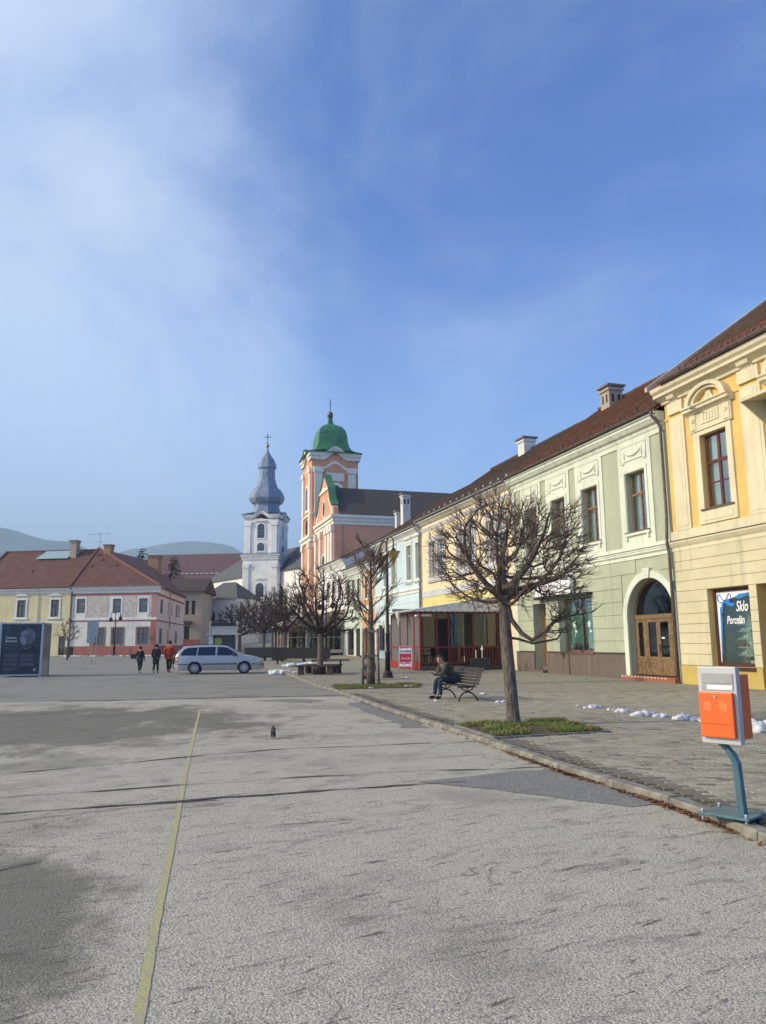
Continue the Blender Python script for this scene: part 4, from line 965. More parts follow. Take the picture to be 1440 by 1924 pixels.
simple_house('orange_house', 'narrow orange house with lower roof behind the young staked tree', -42.6, -38.42, 8.35, 11.6, M_or, M_wt, [(-41.6, -40.7), (-40.1, -39.2)], 5.3, 7.2, M_tileG, [(-41.8, -40.6, .3, 2.8), (-40.2, -39.0, .9, 2.8)])
simple_house('mint_house', 'pale mint house with low grey roof between the orange and the far white house', -48.9, -42.62, 8.45, 11.7, M_pg, M_wt, [(-48.1, -47.1), (-46.2, -45.2), (-44.3, -43.3)], 5.3, 7.2, M_tileG, [(-48.0, -45.6, .4, 2.8), (-44.8, -43.4, .3, 2.8)])
g, U = simple_house('white_house', 'white house at the far end of the row, next to the pink church', -60.6, -48.92, 9.75, 12.3, M_ww, M_wt, [(-59.6, -58.5), (-57, -55.9), (-54.4, -53.3), (-51.8, -50.7)], 5.7, 7.8, M_tileG, [(-58, -55, .5, 3.0), (-53, -50.5, .5, 3.0)])

# ================================================================== TERRACES
M_red = plain('red_gloss_paint', (.32, .022, .03), .35, var=.12); M_pvcs = N('dusty_sheet'); M_pvcs.b.inputs['Alpha'].default_value = .78; M_pvcs = M_pvcs.set((.17, .175, .175), .3); M_corr = plain('corrugated_sheet', (.66, .65, .62), .5, .1, var=.15)
t0, t1, td = -19.4, -14.4, 4.55
p = row((t0 + t1) / 2); tz = pz(43)
T = thing('terrace', 'red framed terrace with clear side sheets and corrugated grey awning', 'terrace', (p.x, p.y, tz), ROWRZ); U = (t0 + t1) / 2
y0 = -td
MB(U).box(t0, t1, y0, -.1, 0, .22).build('deck', plain('deck_board', (.11, .075, .06), .8, var=.3), T)
for x_ in (t0, t0 + 1.6, t0 + 2.9, t0 + 4.0, t1 - .09):
    MB(U).box(x_, x_ + .09, y0, y0 + .09, .22, 2.95).build('post', M_red, T)
for z in (.30, 1.1, 2.86): MB(U).box(t0, t1, y0 + .01, y0 + .08, z, z + .10).build('rail', M_red, T)
MB(U).box(t0, t1, y0 - .02, y0 + .0, .06, .30).build('skirting', M_red, T)
for a, b in ((t0 + .1, t0 + 1.58), (t0 + 1.7, t0 + 2.88), (t0 + 3.0, t0 + 3.98), (t0 + 4.1, t1 - .1)): MB(U).box(a, b, y0 + .035, y0 + .04, .4, 2.86).build('plastic_sheet', M_pvcs, T)
for yy in (y0 + .9, y0 + 1.55, y0 + 2.9, -.25): MB(U).box(t1 - .08, t1, yy, yy + .08, .22, 2.95).build('post', plain('shaded_red_paint', (.16, .018, .02), .4), T)  # same red frame; the near end's shade is put into a darker colour
for z in (.30, 1.1, 2.86): MB(U).box(t1 - .07, t1 - .01, y0 + .09, -.1, z, z + .09).build('rail', plain('shaded_red_paint', (.16, .018, .02), .4), T)
for k in range(16):
    yy = y0 + 1.7 + k * .165; MB(U).box(t1 - .05, t1 - .03, yy, yy + .06, .39, 1.1).build('picket', plain('shaded_red_paint', (.16, .018, .02), .4), T)
m = MB(U); n = 64                                           # corrugated awning, ridges run down to the street
for k in range(n):
    xa, xb = t0 - .3 + (t1 - t0 + .6) * k / n, t0 - .3 + (t1 - t0 + .6) * (k + 1) / n; ha, hb = .04 * math.cos(k * math.pi / 2), .04 * math.cos((k + 1) * math.pi / 2)
    m.quad((xa, y0 - .5, 2.98 + ha), (xb, y0 - .5, 2.98 + hb), (xb, .0, 3.75 + hb), (xa, .0, 3.75 + ha))
me = m.mesh('awning', M_corr); aw = link('awning', me, T)
m = MB(U); n = 60; yA, yB = y0 - .5, 0
for k in range(n):                                          # scalloped sheet closing the near end
    ya, yb = yA + (yB - yA) * k / n, yA + (yB - yA) * (k + 1) / n; za = 2.96 + .79 * (k / n); zb = 2.96 + .79 * ((k + 1) / n)
    sa_, sb_ = 2.92 + .05 * abs(math.sin(k * .9)), 2.92 + .05 * abs(math.sin((k + 1) * .9))
    m.quad((t1 + .3, ya, sa_), (t1 + .3, yb, sb_), (t1 + .3, yb, zb + .03), (t1 + .3, ya, za + .03))
m.build('awning_valance', M_corr, T)
m = MB(U); m.tube([(t0 + 3.1, y0 - .52, 3.0), (t0 + 3.15, y0 - .55, 2.8), (t0 + 3.3, y0 - .53, 2.6), (t0 + 3.2, y0 - .55, 2.4), (t0 + 3.35, y0 - .55, 2.2)], [.16, .14, .09, .06, .01], 6); m.build('torn_cloth', plain('torn_cloth', (.6, .52, .42), .9), T, smooth=True)
m = MB(U); m.box(t1 - .5, t1 - .1, y0 - .1, y0 + .7, 2.72, 2.82); m.build('strip_light', M_white, T)
MB(U).box(t0 + .02, t0 + .03, y0 + .1, -.12, .22, 3.3).build('plastic_sheet', M_pvcs, T)
MB(U).box(t1 - .035, t1 - .03, y0 + 1.7, -.3, 1.2, 2.86).build('plastic_sheet', glassmat('shade_sheet', (.25, .24, .24), refl=.02), T)  # dark sheet added across the open end to deepen the shade inside
MB(U).box(t0 + .2, t1 - .2, -.14, -.11, .22, 3.0).build('back_wall', plaster('terrace_back', (.20, .165, .085), .3), T)
for k in range(3):
    x_ = t0 + .9 + k * 1.3; tb = MB(U); tb.lathe([(.38, .70), (.38, .74)], (x_, y0 + 1.3 + .4 * k, .22), 14); tb.tube([(x_, y0 + 1.3 + .4 * k, .22), (x_, y0 + 1.3 + .4 * k, .93)], .03, 8); tb.lathe([(.22, 0), (.2, .03)], (x_, y0 + 1.3 + .4 * k, .22), 12)
    tb.build('cafe_table', M_dark, T)
    for q in (-1, 1):
        c = MB(U); cx, cy = x_ + .1, y0 + 1.3 + .4 * k + q * .62
        c.box(cx - .2, cx + .2, cy - .2, cy + .2, .66, .70); c.box(cx - .2, cx + .2, cy + q * .18, cy + q * .2, .70, 1.15)
        for dx in (-.17, .17):
            for dy in (-.17, .17): c.box(cx + dx - .015, cx + dx + .015, cy + dy - .015, cy + dy + .015, .22, .66)
        c.build('cafe_chair', M_dark, T)
# far cafe terrace with tan awning
t0, t1, td = -58.0, -49.5, 5.4; U = (t0 + t1) / 2; p = row(U); tz = pz(80)
T = thing('cafe_terrace', 'tan canvas terrace with dark glazed end standing before the far white house', 'terrace', (p.x, p.y, tz), ROWRZ); y0 = -td
M_canv = plain('tan_canvas', (.42, .34, .26), .9, var=.12); M_bei = plain('beige_frame', (.50, .45, .37), .6, var=.1)
MB(U).box(t0, t1, y0, -.1, .18, .5).build('deck', M_bei, T)
for q in range(4): MB(U).box(t1 - .3, t1 - .2, y0 + .2 + q * 1.6, y0 + .3 + q * 1.6, 0, .18).build('deck_leg', M_bei, T)
for yy in (y0, y0 + 1.7, y0 + 3.5, -.2): MB(U).box(t1 - .1, t1, yy, yy + .12, .5, 2.75).build('post', M_bei, T)
for x_ in (t0, t0 + 2.1, t0 + 4.2, t0 + 6.3): MB(U).box(x_, x_ + .1, y0, y0 + .1, .5, 2.75).build('post', M_bei, T)
MB(U).box(t1 - .06, t1 - .04, y0 + .12, -.2, .5, 2.75).build('end_glass', M_glassd, T); MB(U).box(t0, t1 - .1, y0 + .04, y0 + .06, .5, 2.75).build('front_glass', M_glassd, T)
MB(U).box(t1 - .05, t1 + .01, y0 + .12, -.2, 1.62, 1.68).build('rail', M_zinc, T)
MB(U).box(t0 + .1, t1 - .8, y0 + .5, -.12, .5, 2.6).build('dark_room', M_dark, T)
m = MB(U); m.prism([(y0 - .35, 2.62), (y0 - .35, 2.95), (y0 + 1.4, 3.55), (0, 4.3), (0, 2.75), (y0 - .3, 2.72)], 'x', t0 - .2, t1 + .2); m.build('awning', M_canv, T)
lettering('lettering', 'MUZEJNÁ CAFÉ', .42, plain('awning_letter', (.26, .2, .15), .8), T, (t1 + .215 - U, y0 + 2.2, 3.02), rz=R(90), wscale=.9)
# ================================================================== PINK CHURCH (row frame, tower at the far end of its front)
M_pk = plaster('salmon_plaster', (.72, .33, .195), .18); M_pw = plaster('church_white', (.80, .73, .62), .2); M_cop = plain('green_copper', (.055, .19, .085), .55, .1, var=.25, scale=2)
M_tileC = roofmat('church_roof', (.075, .06, .058), (.06, .05, .05), (.085, .07, .06), .3)
cz = gz(95); p = row(-70, 6); ch = thing('church', 'salmon pink baroque church with green domed tower', 'church', (p.x, p.y, cz), ROWRZ); OX, OY = -70, 6
def CB(): return MB(OX, OY, cz)
n0, n1, yf = -73.2, -63.0, 2.1                                # nave: far and near side, front plane
m = CB(); m.box(n0, n1, yf, 34, -1, 15.1); m.build('nave_wall', M_pk, ch)
m = CB()
for z0, z1, o_ in ((15.1, 15.5, .10), (15.5, 15.9, .22), (15.9, 16.25, .42)): m.box(n0 - o_, n1 + o_, yf - o_, 34 + o_, z0 + .002, z1)
m.build('main_cornice', M_pw, ch)
m = CB(); m.prism([(n0 - .4, 16.3), (n1 + .45, 16.3), ((n0 + n1) / 2, 20.5)], 'y', yf + .55, 34.4); me = m.mesh('nave_roof', M_tileC); tint_attr(me, lambda i: (.9, .9, .9)); link('nave_roof', me, ch)
cx = (n0 + n1) / 2                                            # curved gable
half = [(5.1, 16.26), (5.0, 17.2), (4.4, 17.45), (3.5, 18.1), (2.9, 19.0), (2.7, 19.6), (2.5, 19.9), (1.6, 20.6), (0, 22.0)]
m = CB(); pts = [(cx + x, z) for x, z in half] + [(cx - x, z) for x, z in half[::-1][1:]]; m.prism(pts[::-1], 'y', yf - .05, yf + .55); m.build('gable', M_pk, ch)
for sg in (-1, 1):
    m = CB(); q = []
    for k, (x, z) in enumerate(half[2:]):
        A = half[2:][max(0, k - 1)]; B = half[2:][min(len(half) - 3, k + 1)]; d = Vector((B[0] - A[0], B[1] - A[1])).normalized(); q.append(((cx + sg * (x + d.y * .02), z + abs(d.x) * .02), (cx + sg * (x + d.y * .13), z + abs(d.x) * .13)))
    for (p0, o0), (p1, o1) in zip(q, q[1:]):
        ya, yb = yf - .18, yf + .75
        for A, B in ((p0, p1), (o1, o0)): m.quad((A[0], ya, A[1]), (B[0], ya, B[1]), (B[0], yb, B[1]), (A[0], yb, A[1]))
        for yy in (ya, yb): m.quad((p0[0], yy, p0[1]), (p1[0], yy, p1[1]), (o1[0], yy, o1[1]), (o0[0], yy, o0[1]))
    m.build('gable_flashing', M_cop, ch)
    m = CB(); m.prism([(cx + sg * x, z) for x, z in [(4.7, 16.3), (4.6, 17.0), (4.0, 17.25), (3.2, 18.0), (2.6, 19.0), (2.35, 19.0), (2.9, 17.9), (3.8, 16.9), (4.2, 16.3)]], 'y', yf - .12, yf - .05); m.build('gable_trim', M_pw, ch)
m = CB(); m.prism([(cx - 2.5, 19.75), (cx + 2.5, 19.75), (cx + 2.5, 19.95), (cx, 20.4), (cx - 2.5, 19.95)], 'y', yf - .2, yf - .05); m.build('gable_cornice', M_pw, ch)
def oval(cx, cz_, rx, rz, n=16): return [(cx + rx * math.cos(2 * math.pi * k / n), cz_ + rz * math.sin(2 * math.pi * k / n)) for k in range(n)]
m = CB(); m.prism(oval(cx, 17.7, .85, 1.25), 'y', yf - .12, yf - .05); ov = m.build('oval_window', M_pw, ch); CB().prism(oval(cx, 17.7, .55, .95), 'y', yf - .135, yf - .121).build('pane', M_dark, ov)
for x_ in (n1 - .5, n1 - 1.9, n1 - 3.4, cx - 1.7, n0 + .6):
    m = CB(); m.box(x_ - .45, x_ + .45, yf - .28, yf - .001, 0, 14.3); m.box(x_ - .6, x_ + .6, yf - .4, yf - .001, 14.302, 15.08); m.build('pilaster', M_pw, ch)
m = CB(); m.box(n1 - .6, n1 + .18, yf + .02, yf + .9, 0, 15.08); m.build('corner_pilaster', M_pk, ch)
def arched(parent, cx, z0, z1, hw, y, face='f', x=None, fr=.25, nm='arched_window', mk=CB, frm=None):
    n = 12; top = z1 - hw
    pts = [(cx - hw, z0), (cx + hw, z0)] + [(cx + hw * math.cos(math.pi * k / n), top + hw * math.sin(math.pi * k / n)) for k in range(n + 1)]
    big = [(cx - hw - fr, z0 - fr), (cx + hw + fr, z0 - fr)] + [(cx + (hw + fr) * math.cos(math.pi * k / n), top + (hw + fr) * math.sin(math.pi * k / n)) for k in range(n + 1)]
    ax = 'y' if face == 'f' else 'x'; s_ = -1 if face == 'f' else 1
    a = mk(); a.prism(big, ax, y, y + s_ * .09); f = a.build(nm, frm or M_pw, parent); b = mk(); b.prism(pts, ax, y + s_ * .092, y + s_ * .10); b.build('pane', M_glassb, f)
    for q in range(1, 4):
        zz = z0 + (z1 - z0) * q / 4; c = mk()
        if face == 'f': c.box(cx - hw, cx + hw, y - .115, y - .102, zz - .018, zz + .018)
        else: c.box(y + .102, y + .115, cx - hw, cx + hw, zz - .018, zz + .018)
        c.build('glazing_bar', M_zinc, f)
    return f
M_glassb = plain('old_dark_glass', (.05, .055, .07), .15, var=.3, spec=.6)
arched(ch, n1 - 2.6, 5.2, 11.2, .62, yf - .02); arched(ch, cx - .2, 6, 12, .8, yf - .02)
for k in range(3): arched(ch, 10 + 8 * k, 6.5, 11.5, .9, n1 + .01, 'r')
m = CB(); m.box(n1, n1 + 2.0, 3.5, 9.0, 0, 9.6); sx = m.build('sacristy', M_pw, ch); m = CB(); m.prism([(n1, 9.62), (n1 + 2.25, 9.62), (n1 + 2.25, 9.75), (n1, 11.0)], 'y', 3.2, 9.3); m.build('sacristy_roof', M_cop, sx)
# tower
a0, a1, b0, b1 = -79.5, -73.3, 1.5, 7.7; tx, ty = (a0 + a1) / 2, (b0 + b1) / 2; hw = 3.1
m = CB(); m.box(a0, a1, b0, b1, -1, 26.0); m.build('tower_wall', M_pk, ch)
for z0, z1, o_ in ((14.4, 14.9, .2), (14.9, 15.3, .38), (17.9, 18.15, .16)): m = CB(); m.box(a0 - o_, a1 + o_, b0 - o_, b1 + o_, z0 + .002, z1); m.build('tower_cornice', M_pw, ch)
for (za, zb, hh) in ((.2, 13.6, .8), (15.4, 17.85, 0), (18.2, 23.5, .7)):
    for fx in ('f', 'r'):
        for q in (-1, 1):
            m = CB(); c_ = q * 2.25
            if fx == 'f': m.box(tx + c_ - .5, tx + c_ + .5, b0 - .22, b0 - .001, za, zb); hh and m.box(tx + c_ - .65, tx + c_ + .65, b0 - .34, b0 - .001, zb + .002, zb + hh)
            else: m.box(a1 + .001, a1 + .22, ty + c_ - .5, ty + c_ + .5, za, zb); hh and m.box(a1 + .001, a1 + .34, ty + c_ - .65, ty + c_ + .65, zb + .002, zb + hh)
            m.build('tower_pilaster', M_pw, ch)
arched(ch, tx, 18.9, 22.0, .75, b0 - .01, 'f', fr=.35); arched(ch, ty, 18.9, 21.9, .8, a1 + .01, 'r', fr=.4)
m = CB(); m.box(a1 + .02, a1 + .2, ty - 1.2, ty + 1.2, 22.4, 23.5); m.build('tower_cartouche', M_pw, ch)
m = CB(); m.prism(oval(tx, 16.6, .5, 1.0), 'y', b0 - .12, b0 - .01); m.build('tower_oval', M_dark, ch)
def swell(o_, zz, th, hw_, cx_, cy_, bump_, mk, mat, parent, name):
    """tower cornice that rises in a curve at the middle of each face"""
    m = mk(); n = 24; R_ = hw_ + o_
    for side in range(4):
        ca_, sa_ = [(1, 0), (0, 1), (-1, 0), (0, -1)][side]
        for k in range(n):
            t0_, t1_ = -R_ + 2 * R_ * k / n, -R_ + 2 * R_ * (k + 1) / n
            def hgt(t): e = abs(t) / (hw_ * .55); return bump_ * (math.cos(min(1, e) * math.pi) * .5 + .5)
            def pt(t, d, z): x, y = t, -d; return (cx_ + x * ca_ - y * sa_, cy_ + x * sa_ + y * ca_, z)
            h0, h1 = hgt(t0_), hgt(t1_)
            m.quad(pt(t0_, R_, zz + h0), pt(t1_, R_, zz + h1), pt(t1_, R_, zz + th + h1), pt(t0_, R_, zz + th + h0))
            m.quad(pt(t0_, R_ - o_ - .3, zz + h0), pt(t1_, R_ - o_ - .3, zz + h1), pt(t1_, R_, zz + h1), pt(t0_, R_, zz + h0))
            m.quad(pt(t0_, R_, zz + th + h0), pt(t1_, R_, zz + th + h1), pt(t1_, 1.2, zz + th + h1 * .4 + .3), pt(t0_, 1.2, zz + th + h0 * .4 + .3))
    return m.build(name, mat, parent)
swell(.02, 23.9, .35, hw, tx, ty, .9, CB, M_pw, ch, 'tower_entablature'); swell(.25, 25.2, .5, hw, tx, ty, 1.0, CB, M_pw, ch, 'tower_entablature'); swell(.38, 25.7, .45, hw, tx, ty, 1.0, CB, M_pw, ch, 'tower_entablature'); swell(.52, 26.15, .12, hw, tx, ty, 1.0, CB, M_cop, ch, 'tower_eave')
sqf = lambda a: 1 / max(abs(math.cos(a)), abs(math.sin(a))) ** .75
dm = CB(); prof = [(3.85, 26.2), (3.3, 26.42), (2.75, 26.8), (2.4, 27.3), (2.22, 27.9), (2.15, 28.5), (2.08, 29.1), (1.88, 29.75), (1.5, 30.3), (1.0, 30.65), (.6, 30.82), (.42, 31.0), (.30, 31.5), (.24, 32.1), (.05, 32.15)]
dm.lathe(prof, (tx, ty, 0), 32, R(0), sqf); me = dm.mesh('dome', M_cop); smooth_angle(me, 28); dome = link('dome', me, ch)
m = CB(); m.sphere((tx, ty, 32.35), .42, 12, 8); m.lathe([(.3, 31.9), (.45, 31.95), (.3, 32.0)], (tx, ty, 0), 12); m.build('finial_ball', plain('old_gilding', (.16, .12, .08), .4, .6), dome, smooth=True)
m = CB(); m.box(tx - .04, tx + .04, ty - .04, ty + .04, 32.6, 34.6); m.box(tx - .4, tx + .4, ty - .03, ty + .03, 33.75, 33.83); m.build('finial_cross', M_dark, dome)

# ================================================================== WHITE CATHEDRAL TOWER, NAVE AND CHAPEL
M_cw = plaster('tower_white', (.86, .83, .77), .12); M_zinc2 = plain('blue_grey_lead', (.20, .25, .32), .5, .25, var=.18, scale=1.5); M_slate = roofmat('slate_roof', (.12, .12, .125), (.10, .10, .105), (.13, .13, .125), .3)
tz = gz(133); TW = thing('bell_tower', 'tall white baroque bell tower with blue grey onion dome and cross', 'tower', (-20.5, 133.2, tz), R(-8))
def TB(): return MB(0, 0, tz)
m = TB(); m.box(-3.1, 3.1, -3.1, 3.1, -1, 15.6); m.build('lower_stage', M_cw, TW); m = TB(); m.box(-2.95, 2.95, -2.95, 2.95, 16.7, 22.6); m.build('upper_stage', M_cw, TW)
for z0, z1, h_ in ((15.6, 15.9, 3.25), (15.9, 16.25, 3.35), (16.25, 16.45, 3.5), (16.45, 16.72, 3.1), (7.2, 7.4, 3.2)): m = TB(); m.box(-h_, h_, -h_, h_, z0 + .002, z1); m.build('cornice', M_cw, TW)
m = TB(); m.lathe([(3.55 * 1.414, 16.452), (3.0 * 1.414, 16.75)], (0, 0, 0), 4, R(45)); m.build('cornice_flashing', M_zinc2, TW)
for (za, zb, hh, hw2) in ((0, 14.2, .7, 3.1), (16.75, 21.4, .6, 2.95)):
    for rot in (0, 1):
        for q in (-1, 1):
            m = TB(); c_ = q * (hw2 - .62)
            if rot == 0: m.box(c_ - .5, c_ + .5, -hw2 - .18, -hw2 - .001, za, zb); m.box(c_ - .62, c_ + .62, -hw2 - .28, -hw2 - .001, zb + .002, zb + hh)
            else: m.box(hw2 + .001, hw2 + .18, c_ - .5, c_ + .5, za, zb); m.box(hw2 + .001, hw2 + .28, c_ - .62, c_ + .62, zb + .002, zb + hh)
            m.build('pilaster', M_cw, TW)
for (z0, z1, h2) in ((19.3, 22.0 - .2, 2.95), (17.1, 18.5, 2.95), (9.2, 11.6, 3.1), (5.2, 6.8, 3.1)):
    for fc in ('f', 'r'): arched(TW, 0, z0, z1, .62 if h2 < 3 else .7, (-h2 - .01) if fc == 'f' else (h2 + .01), fc, fr=.22, mk=TB, frm=M_cw)
for z in (22.2, 12.2): m = TB(); m.prism([(-.9, z), (.9, z), (.9, z + .25), (0, z + .5), (-.9, z + .25)], 'y', -3.25, -2.9); m.build('window_hood', M_cw, TW)
swell(.12, 22.0, .3, 2.95, 0, 0, .3, TB, M_cw, TW, 'entablature'); swell(.22, 22.75, .3, 2.95, 0, 0, .75, TB, M_cw, TW, 'entablature'); swell(.38, 23.05, .3, 2.95, 0, 0, .75, TB, M_cw, TW, 'entablature'); swell(.5, 23.35, .1, 2.95, 0, 0, .75, TB, M_zinc2, TW, 'eave')
oct_ = lambda a: (1 / math.cos(((a + math.pi / 8) % (math.pi / 4)) - math.pi / 8)) if True else 1
dm = TB(); prof = [(3.1, 23.42), (2.55, 24.0), (2.2, 24.7), (2.05, 25.2), (2.1, 25.5), (2.6, 25.9), (2.88, 26.5), (2.88, 27.1), (2.6, 27.8), (2.2, 28.4), (1.75, 28.7), (1.72, 28.9), (1.5, 29.6), (1.32, 30.4), (1.28, 31.8), (1.28, 32.0), (1.5, 32.1), (1.52, 32.35), (1.45, 32.9), (1.15, 33.7), (.7, 34.4), (.36, 34.9), (.18, 35.5), (.12, 36.0)]
dm.lathe(prof, (0, 0, 0), 32, R(0), oct_); me = dm.mesh('onion_dome', M_zinc2); smooth_angle(me, 24); od = link('onion_dome', me, TW)
m = TB(); m.box(-.45, .45, -1.36, -1.28, 30.0, 31.6)
m.build('lantern_louvre', plain('lead_louvre', (.26, .31, .37), .6), od); m = TB(); m.box(-.32, .32, -1.40, -1.362, 30.1, 31.5); m.build('louvre_slats', M_zinc2, od)
m = TB(); m.sphere((0, 0, 36.3), .34, 12, 8); m.build('finial_ball', plain('gilded_ball', (.45, .25, .12), .35, .7), od, smooth=True)
m = TB(); m.box(-.05, .05, -.05, .05, 36.6, 38.6); m.box(-.62, .62, -.04, .04, 37.85, 37.95); m.build('finial_cross', M_dark, od)
def ridge_house(name, label, cat, c, rz, L_, W_, ze, zr, wm, rm, hip=0, parent=None, zb=-1, over=.35):
    """box house with its ridge along local x"""
    t = parent or thing(name, label, cat, c, rz)
    m = MB(); m.box(-L_ / 2, L_ / 2, -W_ / 2, W_ / 2, zb, ze); wl = m.build('wall', wm, t)
    if not hip:
        for sg in (-1, 1): m = MB(); m.prism([(-W_ / 2, ze), (W_ / 2, ze), (0, zr - .1)], 'x', sg * (L_ / 2 - .3), sg * L_ / 2); m.build('gable', wm, t)
    a, b = L_ / 2 + over, W_ / 2 + over; zl = ze - .1; h = hip
    m = MB(); r = a - h if hip else a
    m.poly([(-a, -b, zl), (a, -b, zl), (r, 0, zr), (-r, 0, zr)]); m.poly([(a, b, zl), (-a, b, zl), (-r, 0, zr), (r, 0, zr)])
    m.poly([(-a, -b, zl), (-a, b, zl), (a, b, zl), (a, -b, zl)])
    if hip: m.poly([(a, -b, zl), (a, b, zl), (r, 0, zr)]); m.poly([(-a, b, zl), (-a, -b, zl), (-r, 0, zr)])
    else: m.poly([(a, -b, zl), (a, b, zl), (a, 0, zr)]); m.poly([(-a, b, zl), (-a, -b, zl), (-a, 0, zr)])
    me = m.mesh('roof', rm); tint_attr(me, lambda i: (.85, .85, .85)); link('roof', me, t); return t
# nave runs back to the left behind the tower
A_, B_ = Vector((-37.0, 158)), Vector((-8.0, 117.5)); d = (B_ - A_); L_ = d.length; nrm = Vector((-d.y, d.x)).normalized(); cc = (A_ + B_) / 2 + nrm * 6.0
cath = ridge_house('cathedral', 'long white cathedral nave with slate roof behind the bell tower', 'church', (cc.x, cc.y, gz(140)), math.atan2(d.y, d.x), L_, 12, 11.6, 16.6, M_cw, M_slate, hip=6)
for k in range(5): arched(cath, -18 + 9 * k, 3, 9, .9, -6.01, 'f', fr=.25, mk=MB, frm=M_cw)
chap = ridge_house('chapel', 'small white chapel with hipped slate roof left of the bell tower', 'chapel', (-25.5, 127.6, gz(127)), R(-28), 8.0, 6.0, 7.1, 9.9, M_cw, M_slate, hip=3, over=.3)
m = MB(); m.prism(oval(-.8, 4.2, .75, 1.25), 'y', -3.08, -3.0); ov = m.build('oval_window', M_cw, chap); MB().prism(oval(-.8, 4.2, .5, .95), 'y', -3.1, -3.081).build('pane', M_glassb, ov)
m = MB(); m.box(-1.6, -0.0, -3.3, -3.0, 2.0, 2.9); m.build('chapel_niche', plain('stone_grey', (.35, .34, .32), .9), chap)
ridge_house('chapel_annex', 'low white annex with dark roof against the chapel', 'annex', (-29.6, 126.0, gz(126)), R(0), 3.0, 5.0, 6.7, 8.2, M_cw, M_slate, hip=1.4, over=.25)
M_tileD = roofmat('far_red_roof', (.16, .085, .085), (.13, .075, .08), (.15, .10, .10), .3)
sem = ridge_house('seminary', 'long far building with faded red roof beyond the chapel', 'building', (-40.0, 172, gz(172)), R(-6), 34, 14, 12.5, 19.0, plaster('pale_stone_wall', (.52, .49, .46), .25), M_tileD, hip=5)
for k in range(8):
    x_ = -14 + 4 * k
    for z in (7.8, 3.5):
        m = MB(); m.box(x_ - .95, x_ + .95, -7.12, -7.0, z - .3, z + 2.8); f = m.build('window', M_cw, sem); MB().box(x_ - .6, x_ + .6, -7.14, -7.121, z, z + 2.4).build('pane', M_glassb, f)
m = MB()
for k in range(16): m.box(-9 + k * 1.1, -8.3 + k * 1.1, -5.9 + .02 * k, -5.3 + .02 * k, 14.05, 14.18)
m.build('snow_on_roof', plain('roof_snow', (.75, .77, .8), .9), sem, kind='stuff')

# ================================================================== LEFT: YELLOW AND WHITE CORNER HOUSES
M_tileL = roofmat('left_roof_tile', (.17, .078, .058), (.13, .062, .05), (.16, .105, .08), .3)
LZ = gz(85); LRZ = R(-8.0)
M_lw = plaster('white_house_wall', (.72, .68, .61), .25); M_lr = plaster('brick_red_paint', (.36, .14, .11), .25)
_s = N('faded_fresco'); _v = _s.co(); _n = _s.noise(_v, 2.2, 6, .7, 1.5); _c = _s.mix(_s.rng(_n, .42, .58), (.58, .53, .46), (.42, .34, .29)); _c = _s.mix(_s.math('MULTIPLY', _s.rng(_s.noise(_v, 5, 5, .7, 2.0), .5, .6), .5), _c, (.66, .62, .55)); M_lb = _s.set(_c, .9, 0, .2)
M_ltr = plaster('house_white_trim', (.76, .74, .69), .2)
g = thing('corner_house', 'white corner house with brick red bands and hipped red tile roof', 'house', (-29.75, 85.0, LZ), LRZ)
a, b = -5.05, 5.05; D_ = 22
upw = [(-4.25, 1.2), (-.12, 1.2 - .25), (2.98, 1.2)]
holes = [(-4.30, -3.28, 4.65, 6.25), (-.05, .92, 4.65, 6.2), (3.0, 4.0, 4.65, 6.2), (-2.35, -.95, 1.25, 2.95), (.05, 1.25, 1.3, 2.95), (2.95, 4.15, 1.3, 2.95)]
holes = [(x0 - 1.0 if False else x0, x1, c, d) for x0, x1, c, d in holes]
mb = MB(); wall_holes(mb, a, b, -.4, 7.5, holes, 0, .25)
mb.quad((b, 0, -.4), (b - 6.0, D_, -.4), (b - 6.0, D_, 7.5), (b, 0, 7.5)); mb.quad((a, D_, -.4), (a, 0, -.4), (a, 0, 7.5), (a, D_, 7.5)); mb.quad((b - 6.0, D_, -.4), (a, D_, -.4), (a, D_, 7.5), (b - 6.0, D_, 7.5)); mb.build('wall', M_lw, g)
def lband(z0, z1, mat, nm, o_=.03):
    m = MB(); m.box(a, b + o_, -o_, -.001, z0, z1); m.build(nm, mat, g)
    m = MB(); m.poly([(b + o_, 0, z0), (b - 6.0 + o_, D_, z0), (b - 6.0 + o_, D_, z1), (b + o_, 0, z1)]); m.build(nm, mat, g)
lband(-.3, 1.05, M_lr, 'plinth', .06); lband(3.72, 3.86, M_lr, 'red_band'); lband(3.87, 4.1, M_ltr, 'white_belt', .07); lband(6.55, 6.8, M_lr, 'red_band', .04)
m = MB(); m.prism([(0, 6.82), (-.08, 6.82), (-.15, 7.05), (-.4, 7.3), (-.45, 7.5), (0, 7.5)], 'x', a, b + .4); m.build('cornice', M_ltr, g)
m = MB(); m.box(b - .62, b + .02, -.035, -.001, 1.06, 3.7); m.build('corner_strip', M_lr, g); m = MB(); m.box(b - .62, b + .02, -.035, -.001, 4.12, 6.5); m.build('corner_strip', plaster('pinkish_quoin', (.42, .24, .22), .3), g)
for (x0, x1) in ((-3.15, -1.2 + .65), (1.15, 2.75), (4.15, 4.42)):
    m = MB(); m.box(x0, x1, -.025, -.001, 4.2, 6.45); m.build('fresco_panel', M_lb, g)
for cx in (-1.75, 4.28 - .9 + .9):
    m = MB(); n = 22
    if cx < 0:
        pass
